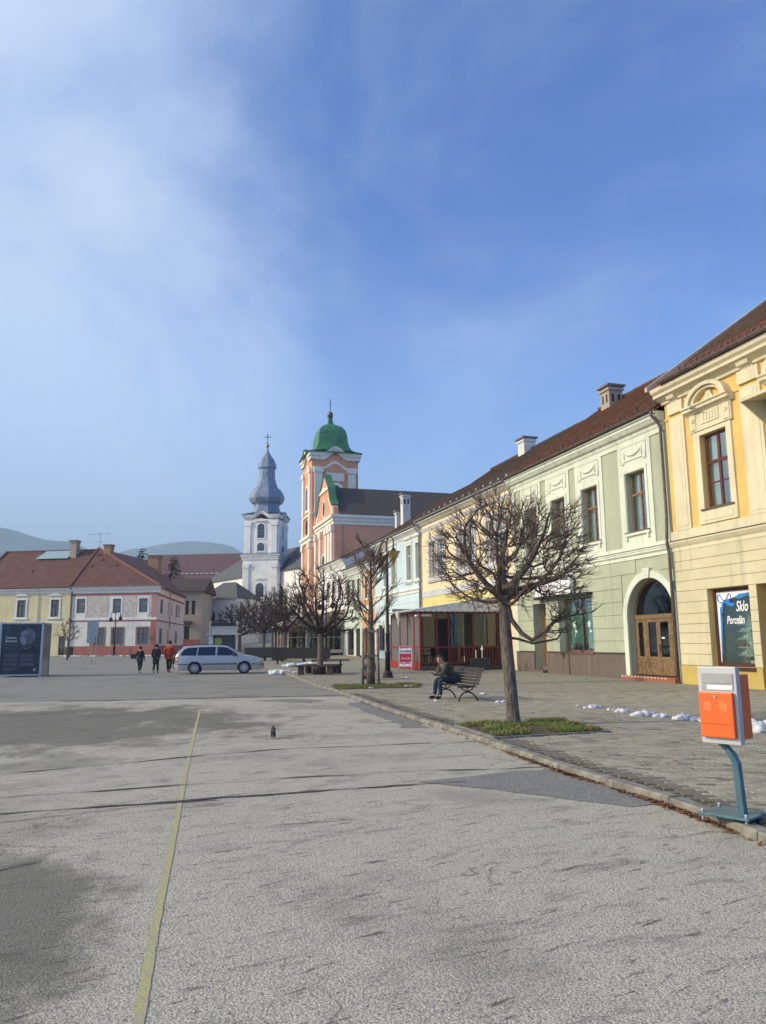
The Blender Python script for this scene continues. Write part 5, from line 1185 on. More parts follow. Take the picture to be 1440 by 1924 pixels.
for (x0, x1, z0, z1) in holes:
    up = z0 > 4; w_ = window(g, 0, x0, x1, z0, z1, .12, plain('grey_brown_frame', (.22, .19, .16), .6) if up else M_maho, .08, z0 + (z1 - z0) * .62, 1, glass=M_glassd, curtain=False)
    m = MB(); wall_holes(m, x0 - .18, x1 + .18, z0 - .18, z1 + .18, [(x0, x1, z0, z1)], -.05, .05); m.build('surround', M_ltr if up else plaster('brown_surround', (.25, .16, .14), .2), w_)
    if up: m = MB(); m.box(x0 - .05, x1 + .05, -.045, -.001, z0 - .62, z0 - .2); m.build('apron', M_ltr, w_); m = MB(); m.box(x0 - .05, x1 + .05, -.045, -.001, z1 + .2, 6.5); m.build('head_panel', M_ltr, w_)
for k, yy in enumerate((2.5, 8.0, 10.0, 14.5, 16.5)):
    for z0, z1 in ((4.6, 6.2), (1.3, 2.95)):
        if z0 < 2 and k in (2, 4): continue
        x_ = b - 6.0 * yy / D_; m = MB(); m.box(x_ - .05, x_ + .05, yy - .6, yy + .6, z0 - .15, z1 + .15); f = m.build('window', M_ltr, g); MB().box(x_ - .05, x_ + .075, yy - .45, yy + .45, z0, z1).build('pane', M_glassb, f)
# roof: hip to the right, valley wall to the neighbour on the left
ap = (a + .12, 5.3, 12.55); e = .45
m = MB(); m.poly([(a, -e, 7.52), (b + e, -e, 7.52), ap]); m.poly([(b + e, -e, 7.52), (b - 6.0 + e, D_, 7.52), (ap[0], D_ - 3, 12.5), ap]); m.poly([(a, -e, 7.52), ap, (ap[0], D_ - 3, 12.5), (a, D_, 7.52)]); m.poly([(a, -e, 7.5), (a, D_, 7.5), (b - 6.0 + e, D_, 7.5), (b + e, -e, 7.5)])
me = m.mesh('roof', M_tileL); tint_attr(me, lambda i: (1, 1, 1)); link('roof', me, g)
# raised tile courses on the front slope
def slope_courses(parent, mat, x0f, x1f, ya, za, yb, zb, n, step=.32):
    m = MB(); tn = []; rr = random.Random(2)
    for k in range(n):
        t0, t1 = k / n, (k + 1) / n; y0, z0, y1, z1 = ya + (yb - ya) * t0, za + (zb - za) * t0, ya + (yb - ya) * t1, za + (zb - za) * t1
        xa, xb = x0f(t0), x1f(t0); nx = max(1, int((xb - xa) / step))
        for q in range(nx):
            p, r = xa + (xb - xa) * q / nx, xa + (xb - xa) * (q + 1) / nx; h = .05 + rr.uniform(-.008, .008)
            m.quad((p + .01, y0, z0 + h), (r - .01, y0, z0 + h), (r - .01, y1, z1 + .015), (p + .01, y1, z1 + .015)); m.quad((p, y0, z0), (r, y0, z0), (r, y0, z0 + h), (p, y0, z0 + h)); tn += [rr.uniform(.75, 1.2)] * 8
    me = m.mesh('roof_tiles', mat); tint_attr(me, lambda i: (tn[i], tn[i], tn[i])); return link('roof_tiles', me, parent, kind='stuff')
slope_courses(g, M_tileL, lambda t: a + .02, lambda t: b + e + (ap[0] + .1 - b - e) * t, -e, 7.52, ap[1], ap[2], 24)
m = MB(); m.tube([(b + e, -e, 7.58), (ap[0], ap[1], ap[2] + .05)], .12, 6); m.build('hip_tiles', plain('ridge_clay', (.22, .09, .07), .8), g); m = MB(); m.tube([(a, -e, 7.62), (ap[0], ap[1], ap[2] + .05)], .13, 6); m.build('verge_tiles', plain('ridge_clay', (.22, .09, .07), .8), g)
gutter(g, 0, a, b + e, -e - .05, 7.55, .08, M_zinc)
for k in range(4): m = MB(); x_ = (-4.3, -3.4, -4.2, -1.2)[k]; t = (.80, .66, .5, .52)[k]; yy, zz = -e + (5.3 + e) * t, 7.52 + 5.03 * t; m.box(x_ - .2, x_ + .2, yy - .15, yy + .1, zz, zz + .17); m.build('roof_vent', plain('ridge_clay', (.22, .09, .07), .8), g)
M_brk = plaster('old_brick', (.34, .20, .12), .4)
chimney(g, -3.75, -2.9, 4.3, 5.1, 10.0, 12.75, M_brk, M_slab, 0, vents=False); chimney(g, -2.1, -.75, 12.6, 13.8, 9.0, 12.35, M_brk, M_slab, 0, vents=False)
for x_ in (a + .1, b - 1.0 if False else a + .22): m = MB(); m.tube([(x_, -.5, 7.45), (x_, -.12, 7.1), (x_, -.12, .1)], .05, 8); m.build('downpipe', M_brownm, g)
m = MB(); m.tube([(b - 54 / 22 + .09, 9.0, 7.3), (b - 54 / 22 + .09, 9.0, .2)], .06, 8); m.build('downpipe', M_zinc, g)
# tv antenna on the roof
an = MB(); q = (a + .12, 5.5, 12.5); an.tube([q, (q[0], q[1], q[2] + 1.9)], .03, 6); an.tube([(q[0] - 1.6, q[1], q[2] + 1.75), (q[0] + 1.1, q[1], q[2] + 1.85)], .02, 5)
for k in range(8): x_ = q[0] - 1.5 + k * .36; an.tube([(x_, q[1] - .05, q[2] + 1.5 + .02 * k), (x_, q[1] + .05, q[2] + 2.05 - .02 * k)], .012, 4)
an.tube([(q[0] - .9, q[1], q[2] + .9), (q[0] + .9, q[1], q[2] + .75)], .018, 5); an.tube([(q[0] + 1.1, q[1], q[2] + 1.5), (q[0] + 1.1, q[1], q[2] + 2.0)], .02, 4); an.build('antenna', M_zinc, g)
# yellow neighbour
M_ly = plaster('soft_yellow_plaster', (.70, .61, .36), .15)
g = thing('ochre_house', 'pale yellow house with red tiled roof and skylight at the left edge', 'house', (-40.75, 86.55, LZ), LRZ); a, b = -6.2, 6.05
holes = [(-3.6, -2.6, 4.25, 6.15), (-.10, .88, 4.3, 6.2), (3.3 - .9, 4.3 - .9, 4.3, 6.2)]
holes = [(-4.8, -3.8, 4.3, 6.2), (-.32, .72, 4.3, 6.2), (3.75, 4.72, 4.3, 6.2), (-4.6, -3.4, .1, 2.7), (-.6, .9, .9, 2.7), (4.9, 5.7, .1, 2.6)]
mb = MB(); wall_holes(mb, a, b, -.4, 7.5, holes, 0, .25); mb.box(a, b, .001, 12, -.4, 7.5, 'ftb'); mb.build('wall', M_ly, g)
for k, (x0, x1, z0, z1) in enumerate(holes):
    w_ = window(g, 0, x0, x1, z0, z1, .12, plain('dark_blue_frame', (.04, .04, .06), .5), .1, z0 + (z1 - z0) * .66, 1, glass=M_glassd, curtain=False)
    if k < 3:
        m = MB(); wall_holes(m, x0 - .2, x1 + .2, z0 - .1, z1 + .2, [(x0, x1, z0, z1)], -.06, .06); m.box(x0 - .35, x1 + .35, -.12, -.001, z0 - .25, z0 - .102); m.build('surround', M_ltr, w_)
        m = MB(); m.prism([(x0 - .4, z1 + .45), (x1 + .4, z1 + .45), ((x0 + x1) / 2, z1 + .85)], 'y', -.12, -.001); m.build('pediment', M_ltr, w_)
m = MB(); m.prism([(0, 6.9), (-.08, 6.9), (-.15, 7.1), (-.4, 7.3), (-.42, 7.5), (0, 7.5)], 'x', a, b); m.build('cornice', M_ltr, g); m = MB(); m.box(a, b, -.06, -.001, 3.55, 3.75); m.build('belt_moulding', M_ltr, g)
for k in range(7): m = MB(); coursepc(m, a, -4.7 if k < 4 else b, .5 + .42 * k, .5 + .42 * (k + 1) - .02, -.03); k >= 4 and m.build('stone_course', M_ly, g)
m = MB(); m.tube([(2.2, -.5, 7.4), (2.2, -.08, 7.0), (2.2, -.08, .1)], .045, 8); m.build('downpipe', M_ly, g)
m = MB(); m.prism([(-.45, 7.45), (6, 12.3), (12.4, 7.45), (12.4, 7.55), (6, 12.42), (-.45, 7.55)], 'x', a, b); me = m.mesh('roof', M_tileL); tint_attr(me, lambda i: (1, 1, 1)); link('roof', me, g)
slope_courses(g, M_tileL, lambda t: a, lambda t: b, -.45, 7.55, 6, 12.42, 24); ridge_tiles(g, 0, a, b, 6, 12.46, M_tileL)
m = MB(); m.tube([(a + .1, -.5, 7.62), (a + .1, 6, 12.5)], .15, 6); m.build('verge_tiles', plain('ridge_clay', (.22, .09, .07), .8), g)
gutter(g, 0, a, b, -.5, 7.58, .08, M_lr)
sk = MB(); s0, s1 = .72, .96; P_ = lambda x, t: (x, -.45 + 6.45 * t - .12, 7.55 + 4.87 * t + .16)
sk.poly([P_(-1.2, s0 + .02), P_(2.9, s0 + .02), P_(2.9, s1), P_(-.7, s1)]); skl = sk.build('skylight', plain('skylight_glass', (.28, .40, .44), .2, spec=.7), g)
for k in range(9): m = MB(); x_ = -.9 + k * .46; m.tube([P_(x_, s0 + .02), P_(x_ + .2, s1)], .03, 4); m.build('skylight_bar', plain('bluegrey_bar', (.2, .27, .3), .5), skl)
chimney(g, 2.9, 3.7, 4.6, 5.4, 10.5, 13.4, plaster('grey_chimney', (.40, .33, .26), .5), M_slab, 0, vents=False); m = MB(); m.box(-1.0, -.2, 2.1, 2.5, 9.45, 9.75); m.build('roof_vent', plain('ridge_clay', (.22, .09, .07), .8), g)
# beige house and dark-roofed cottage behind the corner house
g = thing('beige_house', 'beige two-storey house with dark eaves just right of the corner house', 'house', (-29.3, 113.0, gz(113)), R(4)); a, b = -2.6, 2.6
mb = MB(); holes = [(.3, .8, 4.6, 6.6), (1.2, 1.7, 4.6, 6.6), (.2, 1.0, .3, 3.0)]; wall_holes(mb, a, b, -.6, 8.0, holes, 0, .2); mb.box(a, b, .001, 11, -.6, 8.0, 'ftb'); mb.build('wall', plaster('beige_wall', (.46, .40, .33), .3), g)
for q in holes: window(g, 0, *q, .1, M_dark, .06, None, 0, glass=M_glassd, curtain=False)
m = MB(); m.box(a, b, -.03, -.001, -.5, 1.0); m.build('plinth', M_lr, g); m = MB(); m.prism([(-.7, 7.95), (5.5, 10.3), (11.7, 7.95)], 'x', a - .3, b + .5); me = m.mesh('roof', M_tileB); tint_attr(me, lambda i: (.7, .7, .7)); link('roof', me, g)
m = MB(); m.prism([(0, 3.2), (-.8, 3.2), (-.8, 3.3), (0, 3.7)], 'x', -.2, 1.3); m.build('door_canopy', M_dark, g)
g = ridge_house('cottage', 'low lavender cottage with steep dark roof beside the beige house', 'cottage', (-30.9, 119.5, gz(119)), R(80), 9, 5.5, 4.0, 8.2, plaster('lavender_wall', (.42, .40, .44), .25), roofmat('dark_shingle', (.05, .042, .045), (.04, .035, .038), (.05, .045, .04), .2))
for y_ in (-1.2, 1.0): m = MB(); m.box(-4.55, -4.5, y_ - .25, y_ + .25, 1.0, 2.8); m.build('window', M_dark, g)

# ================================================================== HILLS
M_hill = N('hazed_hill_wood'); v = M_hill.co('World', (1, 1, 1)); hf = M_hill.noise(v, .02, 6, .7); M_hill = M_hill.set(M_hill.mix(M_hill.rng(hf, .35, .65), (.07, .105, .15), (.11, .15, .20)), .95, 0, .1)  # woods coloured blue, distance haze put into the colour
def hill(profile, Y, depth, seed):
    """profile: (x, height) silhouette points at distance Y"""
    m = MB(); n = 120; x0, x1 = profile[0][0], profile[-1][0]; rows_ = 10; idx = []
    def h(x):
        for (a, b) in zip(profile, profile[1:]):
            if a[0] <= x <= b[0]: t = (x - a[0]) / (b[0] - a[0]); t = t * t * (3 - 2 * t); return a[1] + (b[1] - a[1]) * t
        return 0
    for r in range(rows_ + 1):
        t = r / rows_; prof = math.sin(math.pi * t) ** .8
        for k in range(n + 1):
            x = x0 + (x1 - x0) * k / n; z = h(x) * prof + (noise.noise(Vector((x * .006, t * 3, seed))) * 14 + noise.noise(Vector((x * .03, t * 9, seed))) * 6) * prof
            m.P(x, Y - depth / 2 + depth * t, z - 3)
    for r in range(rows_):
        for k in range(n): i = r * (n + 1) + k; m.f.append((i, i + 1, i + n + 2, i + n + 1))
    return m.build('hill', M_hill, smooth=True, kind='structure')
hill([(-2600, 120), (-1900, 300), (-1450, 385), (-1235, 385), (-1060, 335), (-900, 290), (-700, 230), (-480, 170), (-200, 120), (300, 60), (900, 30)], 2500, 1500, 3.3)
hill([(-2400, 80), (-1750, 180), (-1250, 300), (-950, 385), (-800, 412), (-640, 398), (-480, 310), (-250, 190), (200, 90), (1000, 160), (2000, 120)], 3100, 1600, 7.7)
# ================================================================== TREES
def barkmat(name, a, b, sc_=1):
    s = N(name); v = s.co('Object', (1, 1, .25)); f = s.noise(v, 26 * sc_, 5, .7); g_ = s.noise(s.co(), 3, 4)
    c = s.mix(s.rng(f, .35, .65), a, b); c = s.mix(s.math('MULTIPLY', s.rng(g_, .5, .7), .3), c, sc3(b, .7)); s.bump(f, 1.0, .035); return s.set(c, .92, 0, .15)
M_bark = barkmat('bark', (.085, .068, .055), (.22, .185, .15)); M_twig = barkmat('twig_bark', (.10, .07, .056), (.21, .155, .12)); M_twigd = barkmat('twig_dark', (.04, .03, .027), (.085, .065, .057))
def branch(mb, p, d, L_, r0, r1, rr, n=4, wob=.25, up=.0, seg=4):
    """one limb; returns points and radii along it"""
    pts = [Vector(p)]; rad = [r0]; d = Vector(d).normalized(); step = L_ / n
    for k in range(n):
        d = (d + Vector((rr.uniform(-wob, wob), rr.uniform(-wob, wob), rr.uniform(-wob, wob) + up))).normalized()
        pts.append(pts[-1] + d * step); rad.append(r0 + (r1 - r0) * (k + 1) / n)
    mb.tube(pts, rad, seg, cap=False); return pts, rad, d
def outdir(p, c, rr, up=.6):
    o = Vector((p.x - c.x, p.y - c.y, 0)); o = o.normalized() if o.length > .01 else Vector((rr.uniform(-1, 1), rr.uniform(-1, 1), 0))
    return o + Vector((rr.uniform(-.9, .9), rr.uniform(-.9, .9), up + rr.uniform(-.4, .8)))
def colonize(starts, pts, step, infl, kill, iters, rr):
    """grow crooked limbs towards scattered points (space colonisation); returns nodes and parents"""
    P = [np.array(p) for p in starts]; par = [-1] * len(P); A = np.array(pts); N_ = np.array(P)
    near = np.full(len(A), 1e9); idx = np.zeros(len(A), int)
    for k in range(len(N_)):
        d = np.linalg.norm(A - N_[k], axis=1); m_ = d < near; near[m_] = d[m_]; idx[m_] = k
    for it in range(iters):
        act = near < infl
        if not act.any(): break
        new = []
        for k in np.unique(idx[act]):
            sel = act & (idx == k); v = A[sel] - P[k]; v = (v / np.linalg.norm(v, axis=1)[:, None]).sum(0); v += np.array([rr.uniform(-.35, .35), rr.uniform(-.35, .35), rr.uniform(-.15, .5)]) * max(1, sel.sum() * .12)
            L_ = np.linalg.norm(v)
            if L_ < 1e-6: continue
            q = P[k] + v / L_ * step
            if min(np.linalg.norm(q - P[j]) for j in range(max(0, len(P) - 60), len(P))) < step * .25: continue
            new.append((q, k))
        if not new: break
        for q, k in new:
            P.append(q); par.append(int(k)); d = np.linalg.norm(A - q, axis=1); m_ = d < near; near[m_] = d[m_]; idx[m_] = len(P) - 1
        keep = near > kill; A, near, idx = A[keep], near[keep], idx[keep]
        if len(A) == 0: break
    return P, par
def pollard(name, label, loc, seed, th, tr, cr, ch, limbs=8, dens=1.0, lean=(0, 0), group=None, twig=None, gauge=1.0, special=None, natt=700, shoots=5, step=.10):
    """pruned lime: straight trunk, crooked limbs, heads full of thin shoots"""
    rr = random.Random(seed); T = thing(name, label, 'tree', loc, 0, group)
    tm = MB(); n = 18; pts, rad = [], []
    for k in range(n + 1):
        t = k / n; z = -.06 + th * t; pts.append((lean[0] * t + .018 * math.sin(3 * t + seed), lean[1] * t + .018 * math.cos(4 * t), z)); rad.append(tr * (1.0 - .20 * t) * (1 + .30 * max(0, 1 - t * 8) ** 1.4) * (1.15 if t > .95 else 1))
    tm.tube(pts, rad, 20)
    for i, v_ in enumerate(tm.v):                              # fluted, lumpy bark
        x, y, z = v_; q = 1 + .07 * noise.noise(Vector((x * 9, y * 9, z * 1.6))) + .04 * noise.noise(Vector((x * 26, y * 26, z * 4))); tm.v[i] = (x * q, y * q, z)
    tm.build('trunk', M_bark, T, smooth=True)
    top = Vector(pts[-1]); big = MB(); tw = MB(); cen = top + Vector((.12 * cr if special else 0, 0, ch * .36)); att = []
    while len(att) < natt:
        v = Vector((rr.uniform(-1, 1), rr.uniform(-1, 1), rr.uniform(-1, 1))); L_ = v.length
        if L_ > 1 or L_ < .30: continue
        if v.z < -.72: continue
        lump_ = 1 + .16 * noise.noise(v * 2.2 + Vector((seed, 0, 0)))
        att.append(tuple(cen + Vector((v.x * cr * lump_, v.y * cr * lump_, v.z * ch * .60 * lump_))))
    starts = [tuple(top - Vector((0, 0, q))) for q in (.0, .12, .24)]
    for k in range(limbs):
        az = 2 * math.pi * k / limbs + rr.uniform(-.3, .3); starts.append(tuple(top + Vector((math.cos(az) * tr * 1.5, math.sin(az) * tr * 1.5, rr.uniform(-.22, .25)))))
    P, par = colonize(starts, att, step, cr * .9, step * 1.25, 60, rr)
    n = len(P); kids = [[] for _ in range(n)]
    for i, p in enumerate(par):
        if p >= 0: kids[p].append(i)
    w_ = [0.0] * n
    for i in range(n - 1, -1, -1):
        if not kids[i]: w_[i] = 1.0
        if par[i] >= 0: w_[par[i]] += w_[i]
    tot = max(w_); r_tip = .0105 * gauge; ex = math.log(tr * .62 / r_tip) / math.log(max(2, tot)); rad = [r_tip * max(1, q) ** ex for q in w_]
    V_ = [Vector(p) for p in P]
    for i in range(n):
        s_ = par[i]
        if s_ >= 0 and len(kids[s_]) == 1 and par[s_] >= 0: continue      # inside a chain
        if s_ < 0 and not kids[i]: continue
        ch_ = [s_, i] if s_ >= 0 else ([i] if i < 3 else [-1, i]); q = i
        while len(kids[q]) == 1: q = kids[q][0]; ch_.append(q)
        if len(ch_) < 2: continue
        pp = [top - Vector((0, 0, .1)) if c == -1 else V_[c] for c in ch_]; rd = [rad[i] if c == -1 else min(rad[c], rad[i] * 1.15) for c in ch_]
        big.tube(pp, rd, 7 if rd[0] > .03 else 5 if rd[0] > .018 else 4, cap=False)
    for i in range(n):
        if rad[i] > r_tip * 3.2: continue
        tip = not kids[i]
        for k in range(shoots if tip else (1 if rr.random() < .5 * dens else 0)):
            o = V_[i] - cen; o = Vector((o.x / cr, o.y / cr, o.z / ch)).normalized(); d = o * .8 + Vector((rr.uniform(-.75, .75), rr.uniform(-.75, .75), rr.uniform(-.25, .95)))
            l2 = cr * rr.uniform(.10, .27); rt = r_tip * .78 * rr.uniform(.7, 1.1); c, _, d3 = branch(tw, V_[i], d, l2, rt, rt * .4, rr, 3, .12, .06, 3)
            if rr.random() < .7: branch(tw, c[1], d3 + Vector((rr.uniform(-.8, .8), rr.uniform(-.8, .8), rr.uniform(-.1, .7))), l2 * rr.uniform(.3, .7), rt * .6, rt * .3, rr, 2, .15, .03, 3)
    if special: special(big, tw, top, rr)
    big.build('limbs', twig or M_twig, T, smooth=True); tw.build('crown', twig or M_twig, T)
    return T
def sweep(big, tw, top, rr):
    """low hooked branch and cut knob on the right side of the big tree"""
    P_ = [top + Vector(q) for q in ((.06, -.05, -.10), (.12, -.06, -.42), (.30, -.08, -.68), (.48, -.1, -.80), (.70, -.1, -.66), (.86, -.1, -.50), (1.05, -.1, -.40), (1.3, -.1, -.35))]
    big.tube(P_, [.05, .047, .043, .04, .036, .03, .025, .018], 7)
    P2 = [top + Vector(q) for q in ((.05, 0, -.75), (.25, -.02, -.78), (.5, -.05, -.86), (.75, -.05, -.82), (.95, -.05, -.78), (1.05, -.05, -.62))]; big.tube(P2, [.026, .024, .022, .02, .018, .012], 6)
    big.sphere(top + Vector((.13, -.1, .12)), .16, 9, 6, 1, .8, .8)
    for k in range(14):
        s_ = P_[rr.choice((4, 5, 6, 7))]; c, _, d3 = branch(big, s_, Vector((rr.uniform(-.1, 1), rr.uniform(-.8, .8), rr.uniform(-.2, .75))), rr.uniform(.25, .55), .016, .009, rr, 4, .3, .05, 4)
        for q in range(9): b_ = c[rr.choice((1, 2, 3, 4))]; branch(tw, b_, Vector((rr.uniform(-.3, 1), rr.uniform(-.8, .8), rr.uniform(-.3, .8))), rr.uniform(.12, .38), .008, .0035, rr, 3, .15, .04, 3)
pollard('lime_tree', 'large pruned bare tree in the grass bed beside the bench', (2.30, 14.17, pz(14.2)), 21, 2.36, .12, 1.46, 1.98, 11, 1.0, (-.09, 0), gauge=.85, special=sweep, natt=1000, shoots=7, step=.10)
pollard('lime_tree', 'bare pruned tree with the low wooden bench about its trunk', (-3.01, 36.62, pz(36.6)), 33, 2.0, .16, 1.95, 3.1, 8, 1.0, (.05, 0), twig=M_twigd, gauge=1.5, natt=520, shoots=5, step=.15)
G_ = 'pruned trees receding towards the church'
pollard('lime_tree', 'bare pruned tree right behind the bench-ringed tree, trunk rising at the dark planter', (-7.7, 60.5, pz(60)), 41, 2.3, .17, 2.1, 3.6, 7, .8, group=G_, twig=M_twigd, gauge=2.2, natt=420, shoots=5, step=.18)
pollard('lime_tree', 'bushy bare tree in the middle of the far row, left of the lamp standard', (-13.0, 84, pz(84)), 43, 2.4, .2, 3.1, 4.0, 7, .8, group=G_, twig=M_twigd, gauge=3.0, natt=460, shoots=5, step=.22)
pollard('lime_tree', 'farthest and leftmost bare tree of the row, above the car bonnet', (-17.2, 93, pz(93)), 47, 2.2, .2, 2.8, 3.6, 7, .8, group=G_, twig=M_twigd, gauge=3.2, natt=420, shoots=5, step=.22)
pollard('lime_tree', 'slim bare tree seen between the two bushy trees of the far row', (-10.6, 74, pz(74)), 53, 2.5, .15, 1.9, 3.0, 6, .8, group=G_, twig=M_twigd, gauge=2.6, natt=320, shoots=4, step=.2)
pollard('small_tree', 'small bare tree beside the poster box before the left houses', (-28.4, 70, gz(70)), 61, 1.9, .08, 1.1, 2.0, 6, .6, gauge=1.6, natt=140, shoots=3, step=.16)
# young staked tree
def young_tree(loc):
    rr = random.Random(5); T = thing('young_tree', 'slender young bare tree tied to three wooden stakes', 'tree', loc)
    pts = [(.0, 0, -.05), (.0, 0, .6), (.01, 0, 1.2), (-.01, 0, 1.9), (.02, 0, 2.6), (0, 0, 3.3), (.02, 0, 4.0), (.0, 0, 4.7)]; tm = MB(); tm.tube(pts, [.155, .14, .13, .11, .085, .06, .04, .02], 12); tm.build('trunk', M_bark, T, smooth=True)
    b = MB(); tw = MB()
    for k in range(26):
        z = rr.uniform(1.9, 4.5); az = rr.uniform(0, 6.28); L_ = rr.uniform(.7, 1.35) * (1 - .45 * max(0, (z - 3) / 1.8)); P, r, d = branch(b, (0, 0, z), Vector((math.cos(az), math.sin(az), .75)), L_, .028, .010, rr, 5, .16, .12, 5)
        for j in range(1, len(P)):
            for q in range(4 if j > 2 else 2): p2, r2, d2 = branch(tw, P[j], outdir(P[j], Vector((0, 0, 0)), rr, .9), rr.uniform(.2, .5), .011, .006, rr, 3, .2, .06, 3); branch(tw, p2[2], d2 + Vector((rr.uniform(-.7, .7), rr.uniform(-.7, .7), .2)), rr.uniform(.12, .3), .008, .004, rr, 2, .2, 0, 3)
    for k in range(60): branch(tw, (rr.uniform(-.03, .03), rr.uniform(-.03, .03), rr.uniform(4.1, 4.6)), Vector((rr.uniform(-.8, .8), rr.uniform(-.8, .8), 1)), rr.uniform(.3, .7), .010, .005, rr, 3, .2, .05, 3)
    b.build('limbs', M_twig, T, smooth=True); tw.build('crown', M_twig, T); return T
yx, yy = -.47, 27.2; young_tree((yx, yy, pz(27)))
M_stake = plain('weathered_stake', (.20, .18, .155), .9, var=.25, scale=8, bump=.3)
TS = thing('tree_stakes', 'three grey wooden stakes with cross bars round the young tree', 'stakes', (yx, yy, pz(27)))
SK = [(-.27, -.30), (.27, -.30), (.10, .30)]
for (x, y) in SK: m = MB(); m.tube([(x * 1.02, y, -.05), (x * .95, y, 1.0), (x * .9, y * .95, 1.95)], [.05, .05, .047], 8); m.build('stake', M_stake, TS, smooth=True)
for z in (1.02, 1.86):
    for (a, b) in ((0, 1), (1, 2), (2, 0)):
        A = Vector((SK[a][0] * .95, SK[a][1], z)); B = Vector((SK[b][0] * .95, SK[b][1], z)); d = (B - A).normalized() * .04; m = MB(); c = (A + B) / 2; h = (B - A) / 2 + d; nn = Vector((-h.y, h.x, 0)).normalized() * .02; m.obox(c + nn * 2.2, h, nn, (0, 0, .04)); m.build('cross_bar', M_stake, TS)
GY = [(-1.55, 25.2), (1.2, 25.9), (1.35, 28.2), (-1.9, 27.6)]
MB().poly([(x, y, pz(y) + .012) for x, y in GY]).build('soil_bed', M_soil, kind='structure')
grass('grass', GY, 2600, .09, 'thin grass round the foot of the young staked tree', lambda x, y: pz(y) + .01, seed=6)
# conifers on the rise behind the left houses
def conifer(loc, h, r, seed, label):
    rr = random.Random(seed); T = thing('spruce_tree', label, 'tree', loc, 0, 'spruces behind the left houses'); tm = MB(); tm.tube([(0, 0, -1), (0, 0, h)], [.28, .03], 8); tm.build('trunk', M_bark, T); m = MB()
    z = h * .14
    while z < h * .99:
        t = 1 - z / h; n = int(7 + 8 * t)
        for k in range(n):
            az = rr.uniform(0, 6.28); L_ = r * (t ** .62) * rr.uniform(.7, 1.1) + .15; px, py = math.cos(az), math.sin(az)
            for q in range(int(8 + L_ * 9)):
                s_ = rr.uniform(.15, 1) * L_; c = Vector((px * s_, py * s_, z - s_ * .28 + .1 * s_ * s_ / max(.3, L_))); w_ = rr.uniform(.3, .62); a2 = az + rr.uniform(-.9, .9)
                e = Vector((math.cos(a2), math.sin(a2), rr.uniform(-.5, .1))) * w_; f = Vector((-math.sin(a2), math.cos(a2), 0)) * w_ * .3
                m.poly([tuple(c - f), tuple(c + e * .6 - f * .3), tuple(c + e), tuple(c + f)])
        z += h * .022
    m.build('crown', M_needle, T)
M_needle = plain('spruce_needles', (.022, .036, .024), .8, var=.4, scale=2)
conifer((-47.9, 152, gz(152)), 18.2, 4.2, 3, 'dense dark spruce rising behind the roof of the corner house'); conifer((-38.2, 140, gz(140)), 15.4, 4.2, 4, 'open ragged spruce right of the brick chimney'); conifer((-52.5, 160, gz(160)), 13.5, 2.4, 8, 'short spruce top peeping over the roof beside the dense spruce')

# ================================================================== STREET LAMPS
M_iron = plain('black_cast_iron', (.022, .022, .024), .5, .3, var=.2); M_amber = N('amber_glass'); M_amber.b.inputs['Transmission Weight'].default_value = .35; M_amber = M_amber.set((.42, .34, .12), .25, 0, .5)
def lamp_post(loc, H, label, scale=1.0, shades=True, rz=0):
    T = thing('street_lamp', label, 'street lamp', loc, rz); k = scale
    m = MB(); m.lathe([(.24, 0), (.24, .05), (.20, .08), (.19, .20), (.12, .30)], (0, 0, 0), 12); m.build('base', M_iron, T)
    m = MB(); m.lathe([(.115, .28), (.11, 1.0), (.12, 1.02), (.12, 1.06), (.095, 1.1), (.085, 1.75), (.10, 1.77), (.10, 1.83), (.075, 1.86), (.055 * k + .01, H * .55), (.05 * k + .01, H - .75)], (0, 0, 0), 14); m.build('pole', M_iron, T, smooth=True)
    for sg, dz in ((-1, -.12), (1, 0)):
        n = 14; c = .26; zt = H - .28 + dz; m = MB()
        pts = [(0, 0, H - 1.1), (0, 0, H - .75)] + [(sg * (c - c * math.cos(math.pi * q / n)), 0, zt + .26 * math.sin(math.pi * q / n)) for q in range(n + 1)] + [(sg * 2 * c, 0, zt - .25)]
        m.tube(pts, .026 * k + .004, 8); m.build('swan_neck', M_iron, T, smooth=True)
        x = sg * 2 * c; z0 = zt - .25; m = MB(); m.lathe([(.03, .05), (.05, .02), (.10, -.08), (.10, -.16), (.06, -.2)], (x, 0, z0), 12); hd = m.build('lamp_head', M_iron, T)
        if shades:
            m = MB(); m.lathe([(.34, -.14), (.02, -.66)], (x, 0, z0), 4, R(28), capb=False, capt=False); m.build('lamp_shade', M_amber, hd); m = MB()
            for q in range(4):
                a = R(28 + 90 * q); b_ = R(118 + 90 * q); m.tube([(x + .34 * math.cos(a), .34 * math.sin(a), z0 - .14), (x, 0, z0 - .66)], .008, 4); m.tube([(x + .34 * math.cos(a), .34 * math.sin(a), z0 - .14), (x + .34 * math.cos(b_), .34 * math.sin(b_), z0 - .14)], .008, 4)
            m.build('shade_rim', plain('old_brass', (.25, .18, .06), .5, .4), hd); m = MB(); m.sphere((x, 0, z0 - .26), .07, 8, 6, 1, 1, 1.4); m.build('bulb', plain('bulb_glass', (.4, .38, .33), .2), hd, smooth=True)
        else: m = MB(); m.lathe([(.05, 0), (.2, -.18), (.2, -.42), (.05, -.5)], (x, 0, z0), 10); m.build('lamp_shade', M_iron, hd)
    return T
lp = lamp_post((.15, 32.8, pz(32.8)), 5.92, 'tall black street lamp with two amber pyramid shades by the red terrace', rz=R(-58))
m = MB(); m.box(-.20, -.10, -.12, -.10, 2.05, 2.32); m.build('sticker', plain('yellow_sticker', (.55, .42, .05), .6), lp)
lamp_post((-28.9, 83.5, gz(83)), 4.8, 'thin double-armed lamp before the white corner house', shades=False)
